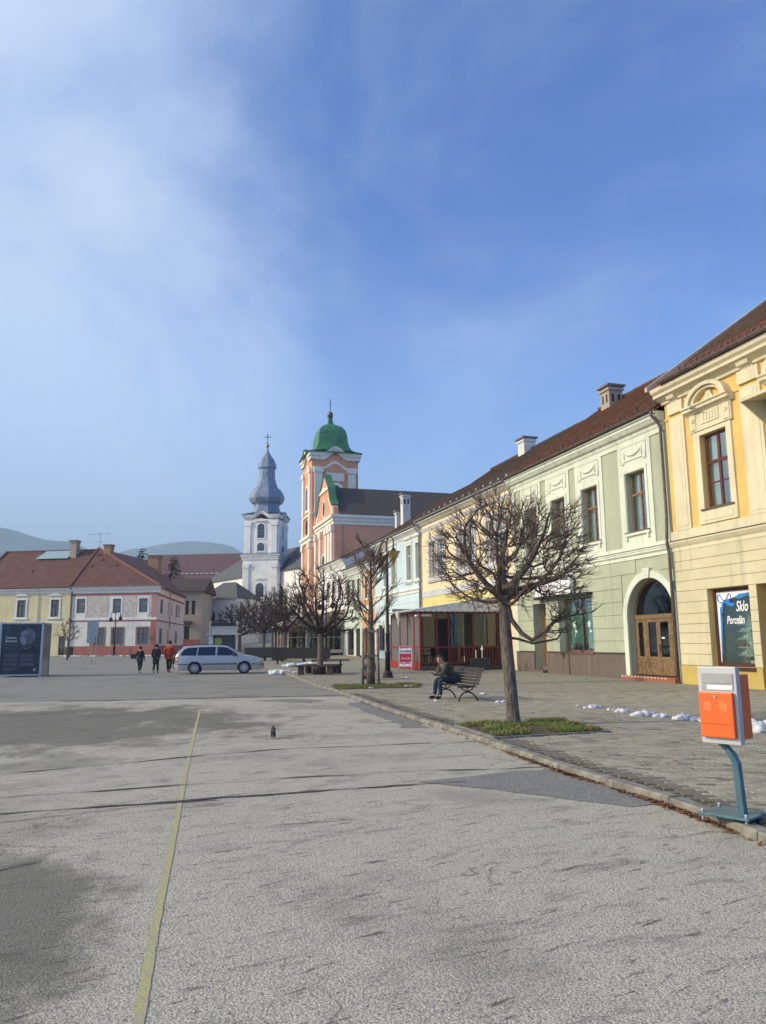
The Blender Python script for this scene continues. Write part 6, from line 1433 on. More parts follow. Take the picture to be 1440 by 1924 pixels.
m2 = lamp_post((-4.62, 62.0, pz(62)), 5.0, 'slim dark lamp standard right of the far dark planter', shades=False)
m3 = lamp_post((-13.9, 100.0, pz(100)), 5.0, 'farthest thin lamp standard among the bare trees', shades=False)

# ================================================================== BENCHES AND SMALL STREET FURNITURE
M_slat = plain('brown_slat', (.036, .025, .02), .6, var=.3, scale=14, bump=.2)
bz = math.atan2(24.2 - 19.75, .35) ; BX, BY = 1.92, 20.5
brz = R(-78); B = thing('park_bench', 'slatted brown park bench with scrolled iron legs seen from its end', 'bench', (BX, BY, pz(BY)), R(109))
# bench local: x along its length, front towards +y (the street, left in the picture)
BL = 1.9; B.scale = (.95, .9, .88)
prof_seat = [(.30, .44), (.20, .435), (.10, .425), (.0, .415), (-.08, .425)]
prof_back = [(-.17, .50), (-.205, .585), (-.235, .67), (-.265, .755), (-.30, .835), (-.36, .90)]
for (y, z) in prof_seat: m = MB(); m.box(-BL / 2, BL / 2, y - .04, y + .04, z - .012, z + .015); m.build('seat_slat', M_slat, B, bevel=.004)
for k, (y, z) in enumerate(prof_back): a = R(70 - (20 if k == 5 else 0)); m = MB(); m.obox((0, y, z), (BL / 2, 0, 0), (0, -.035 * math.cos(a), .035 * math.sin(a)), (0, .012 * math.sin(a), .012 * math.cos(a))); m.build('back_slat', M_slat, B, bevel=.004)
for x in (-.72, .72):
    m = MB(); t = .022
    m.tube([(x, .36, .40), (x, .28, .415), (x, .05, .395), (x, -.10, .405), (x, -.19, .50), (x, -.27, .70), (x, -.33, .84), (x, -.42, .90), (x, -.46, .87)], t, 8)
    m.tube([(x, .33, .0), (x, .30, .12), (x, .18, .24), (x, .06, .27), (x, -.06, .24), (x, -.20, .12), (x, -.25, .0)], t, 8)
    m.tube([(x, .28, .40), (x, .18, .33), (x, .06, .27), (x, -.08, .33), (x, -.15, .42)], t * .8, 7); m.tube([(x, .06, .27), (x, .06, .40)], t * .7, 6)
    m.build('iron_leg', M_iron, B, smooth=True)
# ring bench round the second tree
RB = thing('tree_bench', 'low dark wooden bench built square about a tree trunk', 'bench', (-3.05, 36.7, pz(36.7)), R(-8)); M_dwood = plain('dark_bench_wood', (.045, .034, .03), .7, var=.3, bump=.2)
for k in range(4):
    a = R(90 * k); ca_, sa_ = math.cos(a), math.sin(a)
    for j, (d0, z) in enumerate(((.60, .40), (.78, .40))): m = MB(); m.obox((sa_ * d0, -ca_ * d0, z), (ca_ * (.95 if j else .75), sa_ * (.95 if j else .75), 0), (sa_ * .08, -ca_ * .08, 0), (0, 0, .035)); m.build('seat_plank', M_dwood, RB)
    for q in (-.75, .75): m = MB(); m.obox((sa_ * .68 + ca_ * q, -ca_ * .68 + sa_ * q, .18), (ca_ * .06, sa_ * .06, 0), (sa_ * .14, -ca_ * .14, 0), (0, 0, .18)); m.build('leg', M_dwood, RB)
m = MB(); m.lathe([(.34, 0), (.32, .36)], (0, 0, 0), 12); m.build('tree_collar', M_dwood, RB)
m = MB(); m.obox((.35, .95, .62), (.9, .12, 0), (-.03, .2, 0), (0, 0, .03)); m.build('back_plank', M_dwood, RB)
for q in (-.2, .8): m = MB(); m.box(q, q + .07, .9, .97, 0, .6); m.build('back_leg', M_dwood, RB)
# long dark planters and bin beyond the car
M_blk = plain('black_board', (.028, .027, .026), .75, var=.3)
def planter(c, L_, h, rz, label):
    T = thing('planter', label, 'planter', c, rz)
    for y in (-.28, .28): m = MB(); m.box(-L_ / 2, L_ / 2, y - .03, y + .03, .22, h); m.build('side_board', M_blk, T)
    for x in (-L_ / 2, L_ / 2): m = MB(); m.box(x - .03, x + .03, -.25, .25, .22, h); m.build('end_board', M_blk, T)
    m = MB(); m.box(-L_ / 2 + .03, L_ / 2 - .03, -.25, .25, .3, h - .1); m.build('soil', M_soil, T)
    for x in (-L_ / 2 + .3, 0, L_ / 2 - .3): m = MB(); m.box(x - .06, x + .06, -.2, .2, 0, .22); m.build('foot', M_blk, T)
    m = MB(); m.box(-L_ / 2, L_ / 2, .33, .75, .38, .44); m.build('seat', M_dwood, T)
planter((-5.75, 56.0, pz(56)), 3.7, .98, R(-3), 'long black wooden planter right of the litter bin'); planter((-9.0, 59.0, pz(59)), 3.0, .98, R(-4), 'black wooden planter half hidden by the car bonnet')
def bin_(c, label, h=.95, w_=.42):
    T = thing('litter_bin', label, 'litter bin', c); m = MB(); m.box(-w_ / 2, w_ / 2, -w_ / 2, w_ / 2, .28, h); m.build('body', M_blk, T, bevel=.02); m = MB(); m.box(-w_ / 2 - .02, w_ / 2 + .02, -w_ / 2 - .02, w_ / 2 + .02, h + .002, h + .05); m.build('lid', M_blk, T); m = MB(); m.box(-.05, .05, -.05, .05, 0, .28); m.build('post', M_blk, T)
bin_((-6.95, 51.0, pz(51)), 'black litter bin standing in front of the long planters', 1.0, .7); bin_((-31.9, 79, gz(79)), 'grey litter bin beside the small bare tree on the left', 1.0, .6)
# A-board
AB = thing('sandwich_board', 'white framed A-board with red and white poster before the terrace', 'sign', (1.10, 40.0, pz(40)), R(-4)); M_aw = plain('white_tube', (.66, .66, .66), .4)
for sg in (-1, 1):
    m = MB(); yb_ = sg * .28; P_ = lambda x, z: (x, yb_ * (1 - z / 1.22) + sg * .01, z)
    m.tube([P_(-.33, 0), P_(-.30, 1.2), P_(.30, 1.2), P_(.33, 0)], .022, 8); fr = m.build('frame', M_aw, AB, smooth=True)
    if sg < 0:
        def panel(x0, x1, z0, z1, mat, nm, o_): m = MB(); a_, b_, c_, d_ = P_(x0, z0), P_(x1, z0), P_(x1, z1), P_(x0, z1); m.poly([(q[0], q[1] - o_, q[2]) for q in (a_, b_, c_, d_)]); return m.build(nm, mat, fr)
        panel(-.30, .30, .22, 1.12, M_white, 'poster', .01); panel(-.29, .29, .42, .86, plain('poster_red', (.50, .02, .05), .5), 'poster_red_field', .014)
        o = lettering('lettering', 'OTVORENÉ', .14, M_dark, fr, (0, P_(0, .96)[1] - .02, .96), wscale=.78, offset=.003); o.rotation_euler = (R(-13), 0, 0)
        o = lettering('lettering', 'Coca-Cola', .17, M_white, fr, (0, P_(0, .62)[1] - .02, .62), shear=.3, wscale=.62); o.rotation_euler = (R(-13), 0, 0)
        m = MB(); pp = [(-.27, .36), (-.1, .30), (.1, .36), (.27, .30), (.27, .36), (.1, .42), (-.1, .36), (-.27, .42)]; m.poly([(x, P_(x, z)[1] - .016, z) for x, z in pp]); m.build('poster_wave', plain('poster_grey', (.16, .15, .2), .5), fr)
# round dark planter tubs with shrubs by the terrace
TBp = thing('plant_tub', 'black square tub with two white pegs before the terrace', 'planter', (4.9, 40.0, pz(40))); m = MB(); m.box(-.5, .5, -.3, .3, 0, .6); m.build('tub', M_blk, TBp, bevel=.03)
for x in (-.2, .12): m = MB(); m.tube([(x, 0, .58), (x, 0, 1.0)], .02, 6); m.build('peg', M_white, TBp); m = MB(); m.lathe([(.07, 1.0), (.06, 1.05), (.005, 1.3)], (x, 0, 0), 8); x > 0 and m.build('folded_parasol', M_white, TBp)
# bear sculpture
def skin_mesh(verts, edges, radii, sub=2, root=0, smooth=True):
    me = bpy.data.meshes.new('skin'); me.from_pydata([tuple(v) for v in verts], edges, []); o = bpy.data.objects.new('skin', me); COL.objects.link(o)
    md = o.modifiers.new('s', 'SKIN'); md.use_smooth_shade = True; md.branch_smoothing = .4
    for i, r in enumerate(radii): sv = me.skin_vertices[0].data[i]; sv.radius = (r, r) if isinstance(r, (int, float)) else r; sv.use_root = (i == root)
    ss = o.modifiers.new('u', 'SUBSURF'); ss.levels = sub; ss.render_levels = sub
    dg = bpy.context.evaluated_depsgraph_get(); out = bpy.data.meshes.new_from_object(o.evaluated_get(dg)); bpy.data.objects.remove(o); bpy.data.meshes.remove(me)
    out.polygons.foreach_set('use_smooth', [True] * len(out.polygons)); return out
def skin_obj(name, mat, parent, verts, edges, radii, **k):
    me = skin_mesh(verts, edges, radii, **k); me.materials.clear(); me.materials.append(mat); return link(name, me, parent)
BE = thing('bear_statue', 'brown carved wooden bear sitting beside the lamp', 'statue', (-.55, 31.3, pz(31.3)), R(180)); M_bear = plain('carved_wood', (.10, .07, .05), .7, var=.35, scale=9, bump=.4)
V = [(0, 0, .30), (-.02, 0, .62), (.02, 0, .84), (.14, 0, .95), (.30, 0, .90), (.05, .22, .68), (.25, .26, .48), (.36, .22, .36), (.05, -.22, .68), (.25, -.26, .48), (.36, -.22, .36), (.12, .24, .16), (.38, .26, .10), (.12, -.24, .16), (.38, -.26, .10), (.03, .12, 1.06), (.03, -.12, 1.06)]
E_ = [(0, 1), (1, 2), (2, 3), (3, 4), (1, 5), (5, 6), (6, 7), (1, 8), (8, 9), (9, 10), (0, 11), (11, 12), (0, 13), (13, 14), (3, 15), (3, 16)]
skin_obj('body', M_bear, BE, V, E_, [.32, .27, .17, .16, .075, .11, .085, .07, .11, .085, .07, .17, .10, .17, .10, .05, .05])
m = MB(); m.sphere((.385, 0, .92), .04, 8, 6); m.build('nose', M_dark, BE, smooth=True)
for sg in (-1, 1): m = MB(); m.sphere((.25, sg * .09, 1.02), .022, 6, 5); m.build('eye', M_dark, BE, smooth=True)

# ================================================================== MAILBOX
M_orange = plain('orange_enamel', (.78, .13, .02), .35, var=.05, scale=3, spec=.5); M_alu = plain('grey_alu', (.50, .50, .50), .45, .25, var=.06); M_alud = plain('grey_plate', (.33, .33, .33), .5, .2, var=.06); M_teal2 = plain('teal_paint', (.06, .135, .17), .4, .1, var=.2, scale=8)
MX = thing('mailbox', 'orange and grey mailbox on a bent teal post at the kerb', 'mailbox', (2.93, 6.80, .062), R(-47))
m = MB(); m.box(-.22, .20, -.19, .19, .035, .055); m.build('base_plate', M_teal2, MX, bevel=.003)
for x in (-.19, .17):
    for y in (-.16, .16): m = MB(); m.lathe([(.014, .0), (.014, .075), (.009, .085)], (x, y, 0), 6); m.build('bolt', M_alud, MX)
m = MB(); prf = [(.0, .055), (.0, .60), (-.06, .70), (-.14, .80)]; w_ = .045
for (a, b) in zip(prf, prf[1:]):
    pass
sec = lambda x, z: [(x - .026, -.036, z), (x + .026, -.036, z), (x + .026, .036, z), (x - .026, .036, z)]
S_ = [sec(.08, .055), sec(.06, .46), sec(.02, .54), sec(-.05, .615), sec(-.05, .64)]; i0 = []
for q in S_: i0.append([m.P(*p) for p in q])
for A, B_ in zip(i0, i0[1:]):
    for k in range(4): m.f.append((A[k], A[(k + 1) % 4], B_[(k + 1) % 4], B_[k]))
m.build('post', M_teal2, MX, bevel=.004)
# box: front plate towards the local -y
zq = lambda v: .62 + (v - .80) * (.64 / .53)
hx, yF = .145, -.125
def mb_box(x0, x1, y0, y1, za, zb): return MB().box(x0, x1, y0, y1, zq(za), zq(zb))
cas = mb_box(-hx - .02, hx + .02, yF, yF + .08, .80, 1.33).build('casing', M_alu, MX, bevel=.006)
mb_box(-hx + .015, hx - .005, yF - .008, yF - .001, 1.215, 1.285).build('slot_flap', M_alud, cas, bevel=.002)
lb = mb_box(-hx + .015, hx - .005, yF - .005, yF - .001, 1.165, 1.21).build('label_strip', M_alud, cas); mb_box(-hx + .06, hx - .015, yF - .008, yF - .0055, 1.172, 1.203).build('label_card', M_white, lb)
dr = mb_box(-hx - .005, hx - .005, yF - .045, yF - .001, .845, 1.155).build('collection_door', M_orange, cas, bevel=.010)
mb_box(-hx, hx - .01, yF - .0465, yF - .0455, .938, .941).build('door_groove', plain('orange_shadow_gap', (.35, .05, .01), .6), dr)
m = MB(); m.prism(oval(-.005, zq(1.125), .012, .012, 12), 'y', yF - .052, yF - .044); m.build('lock', M_zinc, dr)
M_em = plain('worn_emblem', (.74, .19, .05), .5)
for q in (-.075, .055):
    m = MB(); pts = [(q - .035, zq(1.035)), (q + .03, zq(1.02)), (q + .04, zq(1.07)), (q + .015, zq(1.092)), (q - .03, zq(1.095))]; m.prism(pts, 'y', yF - .0468, yF - .0455); m.build('worn_emblem', M_em, dr)
lettering('embossed_letters', 'POŠTA', .045, M_em, dr, (-.01, yF - .0475, zq(.905)), extr=.0005)
mb_box(-hx, hx - .01, yF + .083, yF + .33, .825, 1.275).build('box_body', M_orange, MX, bevel=.012)

# ================================================================== SIGNS, KIOSK, POSTER BOX
M_signb = plain('sign_back_grey', (.20, .25, .30), .6, .2); M_blue = plain('sign_blue', (.02, .13, .55), .4)
S1 = thing('road_sign', 'back of a large blue grey road sign on a thin post before the corner house', 'sign', (-22.4, 59.8, gz(60)))
m = MB(); m.tube([(0, 0, 0), (0, 0, 3.2)], .035, 8); m.build('post', M_zinc, S1); m = MB(); m.box(-.43, .43, -.05, -.035, 2.05, 3.25); m.build('sign_plate', M_signb, S1); m = MB(); m.box(-.43, .2, -.055, -.04, 1.55, 2.04); m.build('lower_plate', M_signb, S1)
S2 = thing('sign_post', 'thin grey post right of the large road sign', 'post', (-31.0, 84, gz(84))); m = MB(); m.tube([(0, 0, 0), (0, 0, 2.6)], .035, 8); m.build('post', M_zinc, S2)
S3 = thing('parking_sign', 'blue parking sign with white P at the left edge', 'sign', (-25.3, 51.5, gz(51))); m = MB(); m.tube([(0, 0, 0), (0, 0, 2.4)], .03, 8); m.build('post', M_zinc, S3); m = MB(); m.box(-.22, .22, -.05, -.035, 1.75, 2.25); pl = m.build('sign_plate', M_blue, S3); lettering('lettering', 'P', .46, M_white, pl, (0, -.055, 2.0)); m = MB(); m.box(-.22, .22, -.05, -.035, 1.42, 1.72); m.build('lower_plate', M_white, S3)
S4 = thing('crossing_sign', 'small blue pedestrian sign before the lavender cottage', 'sign', (-28.3, 104.5, gz(104))); m = MB(); m.tube([(0, 0, 0), (0, 0, 3.1)], .04, 8); m.build('post', M_zinc, S4); m = MB(); m.box(-.36, .36, -.06, -.04, 2.4, 3.12); pl = m.build('sign_plate', M_blue, S4); m = MB(); m.prism([(-.25, 2.48), (.25, 2.48), (0, 3.02)], 'y', -.066, -.062); m.build('white_triangle', M_white, pl)
K = thing('kiosk', 'small kiosk with arched top, dark awning and green poster behind the car', 'kiosk', (-13.6, 66, gz(66)), R(6)); M_kg = plain('kiosk_grey', (.42, .42, .40), .6, var=.15)
m = MB(); m.box(-1.0, 1.0, -.1, .9, 0, 2.1); m.build('cabin', plain('kiosk_dark', (.05, .05, .06), .4), K); m = MB(); m.box(-1.35, 1.35, -.6, 1.1, 2.1, 2.26); m.build('roof_slab', M_kg, K)
m = MB(); m.box(-1.05, 1.05, -.35, .6, 2.262, 2.85); m.build('sign_drum', M_kg, K); m = MB(); m.box(-1.0, 1.0, -.42, -.352, 2.88, 3.1); m.box(-1.0, 1.0, -.40, .5, 2.852, 3.1); m.build('drum_top', M_blk, K)
for x in (-1.12, 1.12): m = MB(); m.tube([(x, -.35, 2.25), (x, -.38, 2.7), (x, -.3, 3.0), (x, -.1, 3.2), (x, .2, 3.25)], .04, 6); m.build('arch_rib', M_kg, K)
m = MB(); m.box(-.75, -.15, -.14, -.102, .9, 1.85); m.build('green_poster', plain('green_poster', (.30, .42, .08), .6), K); m = MB(); m.box(-1.2, -.85, -.3, -.1, 0, 2.1); m.build('side_panel', plain('pale_teal_panel', (.45, .55, .55), .5), K); m = MB(); m.tube([(1.25, -.5, 0), (1.05, -.5, 2.1)], .06, 6); m.build('strut', M_kg, K)
# poster box
PB = thing('poster_box', 'dark poster box with smiling portrait standing on the left of the square', 'advertising box', (-17.95, 38.55, 0), R(13)); M_fr = plain('alu_frame', (.40, .40, .42), .4, .5, var=.1); W2, Hh = .96, 2.62
m = MB(); m.box(-W2, W2, .0, 1.9, .14, Hh); m.build('core', plain('blue_black_panel', (.02, .022, .03), .5), PB)
for x in (-W2, W2):
    for y in (-.03, 1.9): m = MB(); m.box(x - .05, x + .05, y - .05, y + .05, 0, Hh + .05); m.build('corner_post', M_fr, PB)
for z in (.10, Hh): m = MB(); m.box(-W2 + .05, W2 - .05, -.06, -.001, z - .04, z + .04); m.build('frame_rail', M_fr, PB); m = MB(); m.box(W2 - .0, W2 + .05, .02, 1.85, z - .04, z + .04); m.build('frame_rail', M_fr, PB)
s = N('side_panel_print'); c = s.mix(s.rng(s.noise(s.co('Object', (1, 1, .6)), 1.6, 4), .4, .6), (.10, .105, .09), (.17, .175, .155)); M_sidep = s.set(c, .15, 0, .5)
m = MB(); m.box(W2 + .001, W2 + .02, .05, 1.84, .15, Hh - .05); m.build('side_panel', M_sidep, PB)
s = N('poster_print'); f = s.noise(s.co('Object', (1, 1, .5)), 1.2, 4); M_post = s.set(s.mix(s.rng(f, .35, .7), (.012, .014, .022), (.03, .035, .055)), .25, 0, .5)
m = MB(); m.box(-W2 + .06, W2 - .06, -.02, -.002, .17, Hh - .06); po = m.build('poster', M_post, PB)
# printed portrait: flat shapes on the poster
M_face = plain('print_face', (.17, .185, .225), .5, var=.45, scale=5); M_hair = plain('print_hair', (.10, .11, .14), .5, var=.5, scale=9); M_shade = plain('print_shade', (.075, .082, .105), .5, var=.3); M_prt = plain('print_bg', (.035, .04, .058), .5, var=.2)
def flat(pts, mat, nm, o_): m = MB(); m.poly([(x, -.02 - o_, z) for x, z in pts]); return m.build(nm, mat, po)
flat([(-.28, 1.0), (.85, 1.0), (.85, 2.55), (-.28, 2.55)], M_prt, 'portrait_ground', .001)
flat([(-.10, 1.05), (.80, 1.05), (.74, 1.42), (.55, 1.55), (.30, 1.50), (.1, 1.42), (-.05, 1.25)], plain('print_jumper', (.015, .017, .025), .5), 'portrait_jumper', .002)
flat(oval(.30, 1.98, .33, .40, 22), M_hair, 'portrait_hair', .003)
flat([(-.06, 2.12), (.02, 2.24), (.2, 2.28), (.36, 2.15), (.38, 1.85), (.3, 1.62), (.12, 1.55), (.0, 1.62), (-.05, 1.78), (-.10, 1.84), (-.06, 1.95)], M_face, 'portrait_face', .004)
flat([(.24, 2.05), (.38, 2.1), (.40, 1.75), (.30, 1.58), (.14, 1.53), (.22, 1.7)], M_shade, 'portrait_shade', .005); flat([(.0, 1.96), (.12, 1.98), (.12, 2.02), (0, 2.0)], M_shade, 'portrait_eye', .005); flat([(-.03, 1.73), (.12, 1.72), (.16, 1.77), (.05, 1.70)], M_shade, 'portrait_mouth', .005); flat([(.16, 1.98), (.24, 2.0), (.24, 2.04), (.16, 2.02)], M_shade, 'portrait_eye', .0055)
flat([(.05, 1.44), (.12, 1.38), (.3, 1.36), (.45, 1.46), (.5, 1.52), (.44, 1.50), (.3, 1.41), (.14, 1.42)], M_face, 'portrait_collar', .0045)
M_ltr2 = plain('print_letter', (.42, .43, .45), .5); M_ltr3 = plain('print_letter_dim', (.12, .13, .16), .5)
lettering('lettering', 'Zuzana', .17, M_ltr2, po, (-.48, -.026, 1.92), offset=.004, align='CENTER'); lettering('lettering', 'Bartová', .17, M_ltr2, po, (-.47, -.026, 1.75), offset=.004); lettering('lettering', 'Hetnerová', .14, M_ltr3, po, (-.47, -.026, 1.58)); lettering('lettering', '1956', .14, M_ltr3, po, (-.58, -.026, 1.41))
for col, x0 in ((0, -.78), (1, 0.0)):
    for k in range(15 if col == 0 else 11):
        if k in (3, 7, 11): continue
        z = 1.10 - .055 * k; flat([(x0, z), (x0 + .62 + .06 * math.sin(k * 2.1), z), (x0 + .62 + .06 * math.sin(k * 2.1), z + .022), (x0, z + .022)], M_ltr3, 'text_line', .003)
for k in range(5): a = R(90 + 72 * k); m = MB(); m.tube([(.68, -.025, .36), (.68 + .09 * math.cos(a), -.025, .36 + .09 * math.sin(a))], [.02, .008], 5); m.build('leaf_mark', M_ltr2, po)
flat([(-.72, 2.40), (-.58, 2.40), (-.58, 2.44), (-.72, 2.44)], M_ltr3, 'logo_mark', .003)
# ================================================================== CAR
def make_car(loc, rz):
    T = thing('car', 'silver estate car parked across the square', 'car', loc, rz)
    M_sil = N('silver_paint'); f = M_sil.noise(M_sil.co(), 500, 2); M_sil.b.inputs['Coat Weight'].default_value = .35; M_sil.b.inputs['Coat Roughness'].default_value = .05; M_sil = M_sil.set((.40, .405, .41), .38, .35, .5)
    M_cg = plain('car_glass', (.012, .016, .03), .05, var=.05, spec=.8); M_trim = plain('car_black_trim', (.02, .02, .022), .55); M_tyre = plain('tyre_rubber', (.022, .022, .022), .85); M_rim = plain('wheel_trim_silver', (.42, .43, .45), .35, .6); M_redl = plain('tail_lamp', (.32, .02, .02), .2); M_head = plain('head_lamp', (.6, .62, .62), .1, spec=.8)
    top = [(-2.285, .55), (-2.27, .66), (-2.235, .98), (-2.08, 1.20), (-1.86, 1.385), (-1.6, 1.43), (-.9, 1.462), (-.3, 1.465), (.15, 1.44), (.42, 1.385), (.8, 1.19), (1.13, 1.005), (1.25, .965), (1.7, .89), (2.02, .80), (2.18, .70), (2.26, .58), (2.285, .5)]
    def zt(x):
        for (a, b) in zip(top, top[1:]):
            if x <= b[0]: return a[1] + (b[1] - a[1]) * (x - a[0]) / (b[0] - a[0])
        return top[-1][1]
    RX, FX, WR = -1.26, 1.25, .36
    def zl(x):
        z = .21 + (.10 if x > 2.1 or x < -2.1 else 0) * min(1, (abs(x) - 2.1) / .18)
        for c in (RX, FX):
            if abs(x - c) < WR: z = max(z, .31 + math.sqrt(WR * WR - (x - c) ** 2))
        return z
    def hw(x): return .862 * (1 - .10 * max(0, (abs(x) - 1.5) / .785) ** 2.4) - (.10 * max(0, (abs(x) - 2.05) / .235) ** 2)
    def yside(x, z):
        w_ = hw(x)
        if z < .55: return w_ * (1 - .055 * ((.55 - z) / .35) ** 2)
        if z < .92: return w_ * (1 - .03 * ((z - .55) / .37) ** 2)
        return w_ * .97 - (z - .92) * .40
    xs_ = sorted({-2.285 + 4.57 * k / 76 for k in range(77)} | {RX - WR, RX + WR, FX - WR, FX + WR})
    m = MB(); grid = []
    NR = 7
    for x in xs_:
        t = zt(x); l = zl(x); sh = min(.92, t - .03); rows_ = []
        for k in range(NR): z = l + (sh - l) * k / (NR - 1); rows_.append((yside(x, z), z))
        if t > 1.0:
            for k in (1, 2, 3): z = .92 + (t - .05 - .92) * k / 3; rows_.append((yside(x, z), z))
        else:
            y0 = rows_[-1][0]; rows_ += [(y0 - .02, sh + .012), (y0 - .06, sh + .022), (y0 - .12, t - .004)]
        ye = rows_[-1][0]; rows_ += [(ye - .07, t - .008), (ye * .5, t + .008), (0, t + .015)]
        grid.append(rows_)
    for sg in (-1, 1):
        base = len(m.v)
        for x, rows_ in zip(xs_, grid):
            for (y, z) in rows_: m.P(x, sg * y, z)
        n = len(grid[0])
        for i in range(len(xs_) - 1):
            for k in range(n - 1):
                a = base + i * n + k; q = (a, a + n, a + n + 1, a + 1); m.f.append(q if sg < 0 else q[::-1])
    for i in (0, len(xs_) - 1):
        rows_ = grid[i]; m.poly([(xs_[i], -y, z) for y, z in rows_] + [(xs_[i], y, z) for y, z in rows_[::-1]])
    me = m.mesh('body', M_sil); bm = bmesh.new(); bm.from_mesh(me); bmesh.ops.remove_doubles(bm, verts=bm.verts, dist=.0015); bmesh.ops.recalc_face_normals(bm, faces=bm.faces); bm.to_mesh(me); bm.free(); smooth_angle(me, 35); link('body', me, T)
    m = MB(); m.box(-2.0, 2.0, -.72, .72, .2, .6); m.build('underbody', M_trim, T)
    def skinp(pts, o_, mat, nm, parent, sub=6):
        """patch on the flank: outline in (x,z), follows the side"""
        for sg in (-1, 1):
            m = MB(); out = []
            for (a, b) in zip(pts, pts[1:] + pts[:1]):
                for k in range(sub): t = k / sub; x, z = a[0] + (b[0] - a[0]) * t, a[1] + (b[1] - a[1]) * t; out.append((x, sg * (yside(x, z) + o_), z))
            m.poly(out if sg < 0 else out[::-1]); m.build(nm, mat, parent)
    skinp([(-2.02, .96), (-1.20, .955), (-1.14, 1.36), (-1.62, 1.34), (-1.82, 1.26)], .006, M_cg, 'quarter_window', T); skinp([(-1.13, .955), (-.24, .95), (-.22, 1.385), (-1.08, 1.375)], .006, M_cg, 'rear_door_window', T); skinp([(-.15, .95), (.92, .945), (.86, 1.04), (.36, 1.345), (.12, 1.375), (-.13, 1.385)], .006, M_cg, 'front_door_window', T)
    for x0, x1 in ((-.86, -.10), (-.04, .90)):
        for xx in (x0, x1): skinp([(xx - .006, .30), (xx + .006, .30), (xx + .006, .94), (xx - .006, .94)], .003, M_trim, 'door_gap', T, 4)
    skinp([(-1.60, .48), (-1.62, .53), (-2.25, .56), (-2.25, .51)], .012, M_trim, 'bumper_strip', T); skinp([(-.90, .49), (.88, .49), (.88, .54), (-.90, .54)], .014, M_trim, 'side_moulding', T); skinp([(1.62, .48), (2.24, .46), (2.24, .51), (1.62, .53)], .012, M_trim, 'bumper_strip', T)
    skinp([(1.86, .62), (2.20, .58), (2.16, .70), (2.0, .78), (1.88, .76)], .006, M_head, 'head_lamp', T); skinp([(-2.25, .60), (-2.10, .60), (-2.08, .90), (-2.20, .90)], .006, M_redl, 'tail_lamp', T)
    for x in (-.78, .06): skinp([(x, .80), (x + .17, .80), (x + .17, .83), (x, .83)], .02, M_sil, 'door_handle', T, 2)
    def glass_top(pts, mat, nm): m = MB(); m.poly([(x, y, zt(x) + .018 + z) for x, y, z in pts]); m.build(nm, mat, T)
    glass_top([(.44, -.52, 0), (1.10, -.64, 0), (1.10, .64, 0), (.44, .52, 0)], M_cg, 'windscreen'); glass_top([(-1.9, .5, 0), (-2.2, .6, 0), (-2.2, -.6, 0), (-1.9, -.5, 0)], M_cg, 'rear_window')
    for sg in (-1, 1):
        m = MB(); m.tube([(-1.55, sg * .60, 1.44), (-1.45, sg * .60, 1.50), (.0, sg * .60, 1.515), (.1, sg * .60, 1.455)], .018, 7); m.tube([(-.7, sg * .60, 1.45), (-.7, sg * .60, 1.50)], .018, 6); m.build('roof_rail', M_trim, T, smooth=True)
        m = MB(); m.sphere((.72, sg * .93, 1.0), .1, 10, 6, .8, 1.1, .75); m.tube([(.74, sg * .83, .95), (.72, sg * .92, .98)], .03, 6); m.build('mirror', M_trim, T, smooth=True)
    for c in (RX, FX):
        for sg in (-1, 1):
            y = sg * .755; m = MB(); m.lathe([(.20, -.09), (.29, -.095), (.315, -.06), (.315, .06), (.29, .095), (.20, .09)], (0, 0, 0), 28)
            for i, v_ in enumerate(m.v): m.v[i] = (c + v_[0], y + v_[2], .315 + v_[1])
            w_ = m.build('wheel', M_tyre, T, smooth=True); m = MB(); m.lathe([(.205, -.02), (.205, .06), (.19, .085), (.17, .07), (.0, .05)], (0, 0, 0), 28, capb=False, capt=False)
            for i, v_ in enumerate(m.v): m.v[i] = (c + v_[0], y + sg * v_[2], .315 + v_[1])
            m.build('rim_dish', plain('rim_shadow', (.06, .06, .065), .5, .4), w_)
            for k in range(8):
                a = 2 * math.pi * k / 8; u_ = Vector((math.cos(a), 0, math.sin(a))); s_ = Vector((-math.sin(a), 0, math.cos(a))); m = MB(); m.obox(Vector((c, y + sg * .085, .315)) + u_ * .115, u_ * .085, s_ * .028, (0, .008, 0)); m.build('spoke', M_rim, w_)
            m = MB(); m.prism(oval(c, .315, .045, .045, 14), 'y', y + sg * .08, y + sg * .10); m.build('hub_cap', M_rim, w_); m = MB(); m.tube([(c + .195 * math.cos(2 * math.pi * k / 24), y + sg * .085, .315 + .195 * math.sin(2 * math.pi * k / 24)) for k in range(25)], .014, 6); m.build('rim_edge', M_rim, w_, smooth=True)
    m = MB(); m.tube([(-2.2, 0, .30), (-2.36, 0, .28), (-2.42, 0, .33), (-2.42, 0, .40)], .025, 7); m.sphere((-2.42, 0, .42), .035, 8, 6); m.build('tow_hook', M_trim, T, smooth=True)
    m = MB(); m.box(-2.292, -2.28, -.26, .26, .62, .72); m.build('number_plate', M_white, T)
    return T
make_car((-8.62, 41.2, 0), R(9))

